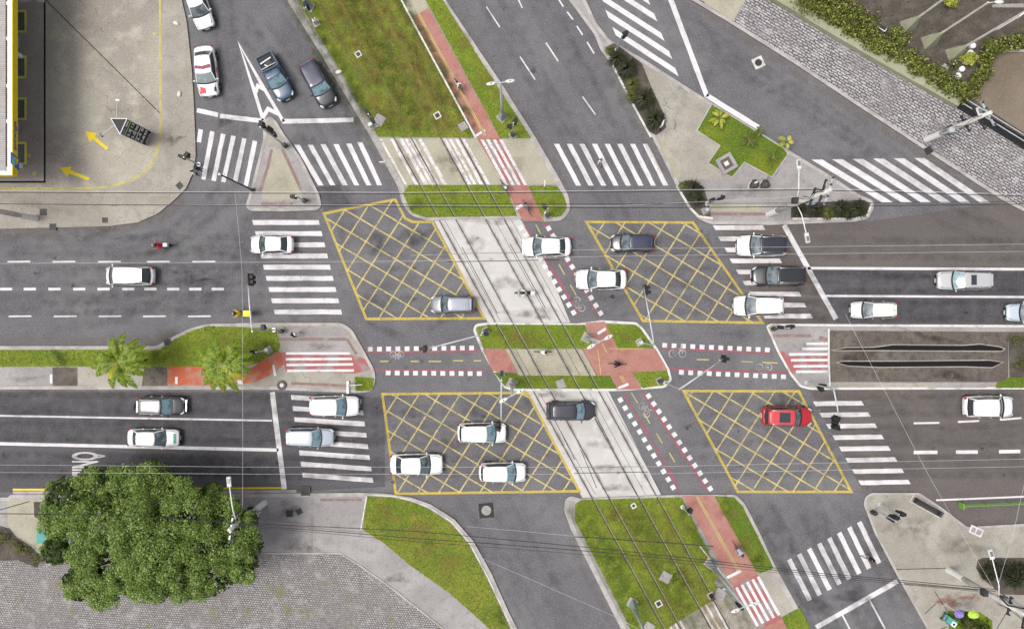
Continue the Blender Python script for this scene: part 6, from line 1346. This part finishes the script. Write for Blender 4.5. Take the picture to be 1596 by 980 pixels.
mb = MB(); mb.add([(-.38, -.3, 6.1), (.38, .3, 6.1), (.55, .42, 6.6), (.55, .42, 9.1), (-.55, -.42, 9.1), (-.55, -.42, 6.6)]+[(-.38+.05, -.3-.07, 6.1), (.38+.05, .3-.07, 6.1), (.55+.05, .42-.07, 6.6), (.55+.05, .42-.07, 9.1), (-.55+.05, -.42-.07, 9.1), (-.55+.05, -.42-.07, 6.6)], [(0, 1, 2, 3, 4, 5), (11, 10, 9, 8, 7, 6), (0, 6, 7, 1), (1, 7, 8, 2), (3, 2, 8, 9), (4, 3, 9, 10), (5, 4, 10, 11), (0, 5, 11, 6)]); bn = mb.build('banner', m_whitep, t)
place_text('banner_emblem', 'LD', Vector((.09, -.11, 7.9)), (.79, .6, 0), (0, 0, 1), .5, .7, m_sigb, bn)
for lab, x, y, r_ in (('white round garden stone, lowest of the cluster', 1492.5, 119, .30), ('white crescent planter below the garden shrub', 1499, 108, .26), ('white planter left of the garden shrub', 1487, 98, .24), ('white planter right of the garden shrub', 1506, 96, .27), ('pale round planter above the garden shrub', 1512, 83, .28), ('white round planter at the top of the cluster', 1516, 72, .26)):
    c = P(x, y, .4); t = thing('planter', lab, 'planter', (c.x, c.y, .14), 0, 'white round planters in the garden'); mb = MB(); mb.lathe([(0, .42), (r_*.7, .42), (r_, .38), (r_*1.02, .3), (r_*.8, 0)], n=16); mb.build('bowl', m_whitep, t, smooth=True)
c = P(1473, 105, .2); mb = MB(); mb.box((0, 0, .12), (.55, .35, .24), top=.95); o = mb.build('stone_block', m_conc_g, loc=(c.x, c.y, .14)); o.rotation_euler = (0, 0, R(-35)); tag(o, 'small pale rectangular stone block in the garden', 'stone block')
c = P(1371, 43, .4); t = thing('garden_bench', 'white framed bench behind the garden hedge', 'bench', (c.x, c.y, .14), R(-31)); mb = MB(); mb.box((0, 0, .42), (1.1, .35, .04)); mb.build('seat', m_darkm, t); mb = MB(); mb.band([(-.55, .2), (-.55, -.2), (.55, -.2), (.55, .2)], .06, .4, .5); mb.build('frame', m_whitep, t)
for x in (-.5, .5): mb = MB(); mb.box((x, 0, .2), (.05, .3, .4)); mb.build('leg', m_whitep, t)
a = P(1494, 163); b2 = P(1700, 290); t = thing('fence', 'low dark fence with pale rails along the brown car park', 'fence', (a.x, a.y, .12)); d = b2-a; d.z = 0
mb = MB(); mb.band([(0, 0), (d.x, d.y)], .9, 0, .08); mb.build('footing', m_sigb, t)
for o_, z in ((-.3, .9), (.1, 1.0)): n = Vector((-d.y, d.x, 0)).normalized()*o_; mb = MB(); mb.tube([n+Vector((0, 0, z)), n+d+Vector((0, 0, z))], .045, 6); mb.build('rail', m_steel, t)
for k in range(8): q = d*k/7; mb = MB(); mb.tube([(q.x, q.y, 0), (q.x, q.y, 1)], .04, 6); mb.build('post', m_darkm, t)
# ------------------------------------------------------------------ vegetation
m_leaf = leafmat('tree_leaves', [(.05, .095, .012), (.125, .21, .022), (.18, .28, .04), (.27, .37, .08), (.095, .175, .018), (.50, .57, .28)])
m_bark = mat('bark', (.12, .09, .065), .95, [(3, (.07, .05, .035), .45, .6, .8)], (8, .6, .03), space='obj')
def leafblob(mb, c, r, n, ls, flat=1.0, rnd=random):
    c = Vector(c)
    for _ in range(n):
        d = Vector((rnd.gauss(0, 1), rnd.gauss(0, 1), rnd.gauss(0, 1))).normalized()
        if d.z < -.35: d.z = -d.z
        q = c+Vector((d.x, d.y, d.z*flat))*r*rnd.uniform(.72, 1.06)
        nn = (d+Vector((rnd.uniform(-.8, .8), rnd.uniform(-.8, .8), rnd.uniform(-.2, .9)))).normalized(); u = nn.orthogonal().normalized(); u = Matrix.Rotation(rnd.uniform(0, 6.28), 3, nn) @ u; v = nn.cross(u); l = ls*rnd.uniform(.6, 1.3)
        mb.add([q-u*l*.5, q+v*l*.3, q+u*l*.5+nn*l*.1, q-v*l*.3], [(0, 1, 2, 3)])
def bigtree():
    c = P(240, 838, 0); t = thing('broadleaf_tree', 'big dense broadleaf tree covering the lower left pavement', 'tree', (c.x, c.y, .12))
    lobes = [(105, 775, 40), (150, 755, 36), (195, 760, 40), (238, 748, 40), (275, 770, 36), (305, 800, 42), (345, 800, 36), (376, 845, 40), (372, 880, 34), (330, 895, 40), (285, 900, 42), (240, 905, 40), (200, 895, 38), (160, 915, 36), (130, 905, 36), (140, 860, 40), (100, 815, 36), (160, 815, 46), (215, 810, 50), (265, 840, 52), (215, 860, 46), (320, 850, 46), (87, 858, 24), (118, 800, 36), (250, 870, 46), (385, 812, 20), (330, 770, 22)]
    mb = MB(); rg = random.Random(3)
    for lx, ly, lr in lobes:
        dd = math.hypot((lx-240)/175, (ly-838)/115); h_ = 7.0-2.8*dd**2+rg.uniform(-.5, .5); q = P(lx, ly, h_)-Vector((c.x, c.y, .12)); r_ = lr/SC*.86
        leafblob(mb, q, r_*.8, 600, .19, .75, rg)
        for k in range(14):
            d = Vector((rg.gauss(0, 1), rg.gauss(0, 1), abs(rg.gauss(0, .8)))).normalized(); rr = r_*rg.uniform(.20, .42); leafblob(mb, q+d*r_*rg.uniform(.55, .85), rr, 300, .155, .85, rg)
    mb.build('crown', m_leaf, t)
    mb = MB(); mb.tube([(0, 0, 0), (.1, 0, 2), (0, .1, 3.6)], [.55, .42, .36], 12)
    for k in range(11):
        a = k*.571+.2; l = rg.uniform(3, 6.5); mb.tube([(0, .1, 3.2), (math.cos(a)*l*.4, math.sin(a)*l*.3, 4.3), (math.cos(a)*l, math.sin(a)*l*.65, 5.4)], [.22, .14, .05], 7)
    mb.build('trunk', m_bark, t, smooth=True)
    mb = MB(); rg = random.Random(5)
    for lx, ly, lr in lobes:  # inner foliage mass, leaf colours darkened to stand for crown shade
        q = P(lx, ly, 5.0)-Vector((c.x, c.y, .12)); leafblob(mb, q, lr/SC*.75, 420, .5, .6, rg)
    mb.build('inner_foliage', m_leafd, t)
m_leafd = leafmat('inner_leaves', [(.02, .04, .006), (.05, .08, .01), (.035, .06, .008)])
bigtree()
m_palm = leafmat('palm_leaflets', [(.07, .13, .006), (.16, .25, .010), (.26, .35, .015), (.11, .18, .008), (.36, .42, .04)])
m_palmy = leafmat('yellow_palm_leaflets', [(.45, .42, .03), (.55, .48, .04), (.4, .42, .05)])
m_rachis = mat('palm_midrib', (.28, .3, .12), .6, space='obj')
def frond(mb, base, az, L, rise, droop, w_, mr, nl=26, tw=1.0, rg=random):
    d = Vector((math.cos(az), math.sin(az), 0)); s_ = Vector((-d.y, d.x, 0)); pts = []
    for k in range(nl+1):
        u = k/nl; pts.append(Vector(base)+d*L*u*(1-.12*u)+Vector((0, 0, rise*math.sin(u*1.9)-droop*u*u)))
    mr.tube(pts[::3]+[pts[-1]] if (nl % 3) else pts[::3], [.035*(1-.8*i/(len(pts[::3])-1+(1 if nl % 3 else 0))) for i in range(len(pts[::3])+(1 if nl % 3 else 0))], 5)
    for k in range(2, nl+1):
        u = k/nl; ll = w_*math.sin(math.pi*min(1, .12+u*.86))**.6; p = pts[k]; fd = (pts[k]-pts[k-1]).normalized()
        for sg in (-1, 1):
            for sub in range(2):
                q = p-fd*(L/nl)*.5*sub; a = rg.uniform(.25, .5); dir_ = (s_*sg*(1-a*.3)+fd*(a+.25*u)+Vector((0, 0, rg.uniform(-.35, .1)))).normalized(); wv = fd*.045
                mid = q+dir_*ll*.55+Vector((0, 0, .02)); e = q+dir_*ll*rg.uniform(.85, 1.1)-Vector((0, 0, .14*ll)); mb.add([q-wv*.6, q+wv*.6, mid+wv, mid-wv, e], [(0, 1, 2, 3), (3, 2, 4)])
def palm(lab, px, py, hgt, fr, grp='palms on the west median', trunk_r=.14, yellow=()):
    top = P(px, py, hgt); b = Vector((top.x, top.y, .12)); t = thing('palm_tree', lab, 'palm tree', tuple(b), 0, grp); rg = random.Random(int(px))
    mb = MB(); mb.tube([(0, 0, 0), (.03, 0, hgt*.5), (0, 0, hgt-.1)], [trunk_r*1.3, trunk_r, trunk_r*.8], 10); mb.build('trunk', m_bark, t, smooth=True); mr = MB()
    for i, (az, L, rise, droop) in enumerate(fr):
        mb = MB(); frond(mb, (0, 0, hgt-.12), R(az), L, rise, droop, .52 if L > 2 else .3, mr, rg=rg, nl=26 if L > 1.5 else 12); mb.build('frond', m_palmy if i in yellow else m_palm, t)
    mr.build('midribs', m_rachis, t)
palm('left one of the two green palms on the west median', 184, 565, 4.4, [(80, 2.9, .7, .9), (98, 2.5, .9, .6), (52, 2.9, .7, 1.0), (35, 3.0, .6, 1.0), (12, 2.8, .7, 1.1), (-8, 2.9, .5, 1.2), (-28, 2.7, .6, 1.2), (-62, 2.9, .5, 1.3), (-80, 2.5, .6, 1.2), (-112, 2.8, .5, 1.3), (188, 3.0, .6, 1.0), (207, 2.9, .6, 1.2), (160, 2.9, .7, 1.0), (140, 1.7, 1.1, .2), (-95, 1.5, 1.1, .1)], yellow=(14,))
palm('right one of the two palms, with one yellow drooping frond', 347, 569, 4.4, [(108, 2.8, .7, .9), (125, 2.4, .8, .8), (60, 2.9, .8, .9), (45, 2.4, .8, .9), (22, 2.9, .6, 1.0), (5, 2.8, .6, 1.1), (-14, 2.7, .6, 1.1), (-38, 2.4, .5, 1.3), (-66, 2.9, .5, 1.3), (-92, 2.7, .6, 1.2), (-118, 2.9, .5, 1.3), (-138, 2.9, .5, 1.2), (175, 2.8, .6, 1.0), (155, 2.9, .7, 1.0), (200, 2.6, .6, 1.2), (90, 1.5, 1.2, .1)], yellow=(7,))
# broad-leaved plants in the triangular lawn
m_ban = leafmat('broad_leaves', [(.2, .25, .02), (.34, .36, .04), (.5, .48, .1), (.26, .3, .03)])
m_ban2 = leafmat('dull_broad_leaves', [(.08, .12, .02), (.14, .15, .03), (.2, .16, .06)])
def broad(lab, px, py, n, L, wd, hgt, m=m_ban, z0=.16, seed=1, grp='broad-leaved plants in the corner lawn'):
    rg = random.Random(seed); c = P(px, py, hgt*.7); t = thing('broadleaf_plant', lab, 'plant', (c.x, c.y, z0), 0, grp); mb = MB(); st = MB()
    for k in range(n):
        az = 6.283*k/n+rg.uniform(-.3, .3); d = Vector((math.cos(az), math.sin(az), 0)); s_ = Vector((-d.y, d.x, 0)); l = L*rg.uniform(.7, 1.15); z = hgt*rg.uniform(.6, 1); st.tube([(0, 0, 0), (d.x*.08, d.y*.08, z*.8), tuple(d*l*.3+Vector((0, 0, z)))], [.03, .022, .012], 5)
        vs = []; fs = []
        for j in range(7):
            u = j/6; p = d*(l*.25+l*u)+Vector((0, 0, z+.12*math.sin(u*2)-.35*u*u*l)); w2 = wd*math.sin(math.pi*(.06+.9*u))**.8
            vs += [p-s_*w2+Vector((0, 0, .04)), p, p+s_*w2+Vector((0, 0, .04))]
        for j in range(6):
            for q in (0, 1): fs.append((j*3+q, j*3+q+1, j*3+q+4, j*3+q+3))
        mb.add(vs, fs)
    mb.build('leaves', m, t); st.build('stems', m_rachis, t)
broad('yellow-green broad-leaved plant in the top corner of the triangular lawn', 1120, 185, 10, .75, .15, .8, seed=2)
broad('dull broad-leaved plant in the middle of the triangular lawn', 1166, 219, 11, .7, .10, .8, m_ban2, seed=3)
broad('small green plant at the upper edge of the triangular lawn', 1183, 205, 6, .5, .11, .9, m_ban2, seed=9)
broad('tall green plant leaning over the road kerb at the lawn corner', 1225, 222, 5, .7, .19, 1.3, seed=4)
broad('low green plant near the right end of the triangular lawn', 1203, 247, 9, .7, .07, .7, m_ban2, seed=5)
# spiky dark plants
m_spike = leafmat('spiky_dark_leaves', [(.012, .016, .006), (.03, .037, .012), (.055, .06, .022), (.02, .024, .01)], .5)
m_spikeg = leafmat('spiky_green_leaves', [(.05, .07, .012), (.1, .12, .02), (.16, .15, .04), (.06, .07, .015)], .5)
def rosette(lab, px, py, r_, m=m_spike, n=150, grp='spiky plants in the kerbed beds', z0=.16, seed=0):
    rg = random.Random(seed or int(px*7+py)); c = P(px, py, .5); t = thing('spiky_plant', lab, 'spiky plant', (c.x, c.y, z0), 0, grp); mb = MB()
    for k in range(n):
        az = rg.uniform(0, 6.283); el = rg.uniform(.1, 1.35); l = r_*rg.uniform(.75, 1.15); d = Vector((math.cos(az), math.sin(az), 0)); s_ = Vector((-d.y, d.x, 0)); mid = d*l*.5*math.cos(el)*1.1+Vector((0, 0, .15+l*.65*math.sin(el))); e = d*l*math.cos(el*.6)+Vector((0, 0, .12+l*.7*math.sin(el)*.8)); w2 = .03*r_+.012
        mb.add([s_*w2, -s_*w2, mid-s_*w2, mid+s_*w2, e], [(0, 1, 2, 3), (3, 2, 4)])
    mb.build('leaves', m, t); mb = MB(); mb.lathe([(0, .32), (.07, .26), (.10, 0)], n=8); mb.build('crown_core', m_soil if m is m_spike else m_ban2, t)
for lab, x, y, r_, m in (('dark spiky plant at the top end of the long bed', 961, 92, 1.05, m_spike), ('large dark spiky plant, second from the top of the long bed', 977, 108, 1.25, m_spike), ('green spiky plant with a pale centre in the long bed', 985, 132, .85, m_spikeg), ('dark spiky plant just below the green one in the long bed', 1003, 156, 1.3, m_spike), ('dark spiky plant, lowest in the long bed beside the white sign', 1020, 187, 1.2, m_spike), ('small green spiky plant at the kerb of the long bed', 984, 150, .7, m_spikeg), ('small yellow-green spiky plant in the rounded tip of the long bed', 950, 78, .5, m_spikeg),
      ('dark spiky plant at the top of the small corner bed', 1079, 296, 1.15, m_spike), ('second dark spiky plant, lower in the small corner bed', 1087, 312, .8, m_spike), ('green spiky plant at the left tip of the small corner bed', 1066, 290, .6, m_spikeg),
      ('dark spiky plant at the left end of the eastern kerbed bed', 1246, 326, .85, m_spike), ('dark spiky plant, second from the left in the eastern kerbed bed', 1270, 327, 1.0, m_spike), ('green spiky plant in the middle of the eastern kerbed bed', 1290, 332, .8, m_spikeg), ('dark spiky plant right of the middle of the eastern kerbed bed', 1310, 325, 1.0, m_spike), ('dark spiky plant at the right end of the eastern kerbed bed', 1336, 326, 1.1, m_spike), ('dark spiky plant at the bottom kerb of the eastern bed', 1323, 333, .7, m_spike)):
    rosette(lab, x, y, r_, m)
rosette('spiky plant beneath the yellow shrub in the garden', 1486, 101, .7, m_spikeg, 90, 'garden plants'); rosette('dark spiky plant in the lower right kerbed bed', 1540, 893, .9, m_spike, 110, 'garden plants'); rosette('dark spiky plant at the right edge of the lower right bed', 1580, 900, 1.2, m_spike, 130, 'garden plants'); rosette('green plant in the teal cart bed', 1510, 975, .8, m_spikeg, 80, 'garden plants')
# hedges and shrubs
m_hedge = leafmat('hedge_leaves', [(.02, .035, .006), (.08, .11, .012), (.2, .22, .03), (.4, .4, .1), (.03, .05, .008), (.14, .15, .02)])
def hedge(lab, path, wd, hgt, n, z0=.14, ls=.22, m=m_hedge, name='hedge', cat='hedge'):
    pts = W(path, hgt*.7); o0 = pts[0]; t = thing(name, lab, cat, (o0.x, o0.y, z0)); rg = random.Random(len(path)*11+int(path[0][0])); mb = MB(); tw = MB(); tot = sum((pts[i+1]-pts[i]).length for i in range(len(pts)-1))
    for i in range(len(pts)-1):
        L_ = (pts[i+1]-pts[i]).length
        for k in range(int(n*L_/tot)):
            p = pts[i].lerp(pts[i+1], rg.random())-o0; p.z = 0; r_ = wd*rg.uniform(.22, .4); q = p+Vector((rg.uniform(-1, 1)*wd*.42, rg.uniform(-1, 1)*wd*.42, hgt*rg.uniform(.3, .85))); leafblob(mb, q, r_, 26, ls, .8, rg)
            if k % 3 == 0 and (n >= 60 or (i == 0 and k == 0)): tw.tube([(p.x, p.y, 0), tuple(q)], [.02, .01], 4)
    mb.build('foliage', m, t); tw.build('stems', m_bark, t)
hedge('leafy hedge along the wall at the edge of the garden', [(1225, -40), (1290, 20), (1360, 62), (1430, 102), (1512, 150)], 1.5, 1.2, 420)
hedge('thick shrubbery at the top of the garden behind the hedge', [(1255, -10), (1310, 15), (1350, 40)], 2.4, 1.7, 240, name='shrubbery', cat='shrubs')
hedge('hedge running up along the brown car park', [(1512, 148), (1535, 105), (1545, 74), (1600, 62), (1760, 62)], 1.3, 1.1, 260)
hedge('round bright green shrub beside the first garden lamp foot', [(1395, 50), (1404, 62)], 1.2, 1.2, 40, name='shrub', cat='shrub')
hedge('yellow-green shrub among the white planters', [(1506, 88), (1514, 96)], .8, .9, 30, m=m_ban, name='shrub', cat='shrub')
hedge('small shrub at the top edge of the garden', [(1480, 0), (1486, 4)], .9, .9, 22, m=m_ban, name='shrub', cat='shrub')
hedge('low shrubs in the bed at the right end of the east median', [(1576, 530), (1640, 532), (1640, 570), (1580, 566)], .9, .5, 60, m=m_spikeg, name='shrub', cat='shrub', ls=.14)
hedge('dark ground shrubs in the bed at the lower right edge', [(1530, 885), (1570, 890), (1660, 900), (1700, 920)], 1.6, .5, 120, m=m_spike, name='shrub', cat='shrub', ls=.2)
hedge('dark green shrubs in the bottom bed under the parasols', [(1500, 965), (1525, 975), (1530, 1000)], 1.3, .4, 60, m=m_leafd, name='shrub', cat='shrub', ls=.2)
hedge('weedy brown undergrowth left of the big tree', [(-60, 840), (10, 835), (50, 862), (66, 880)], 1.0, .3, 60, m=m_ban2, name='undergrowth', cat='undergrowth', ls=.14)
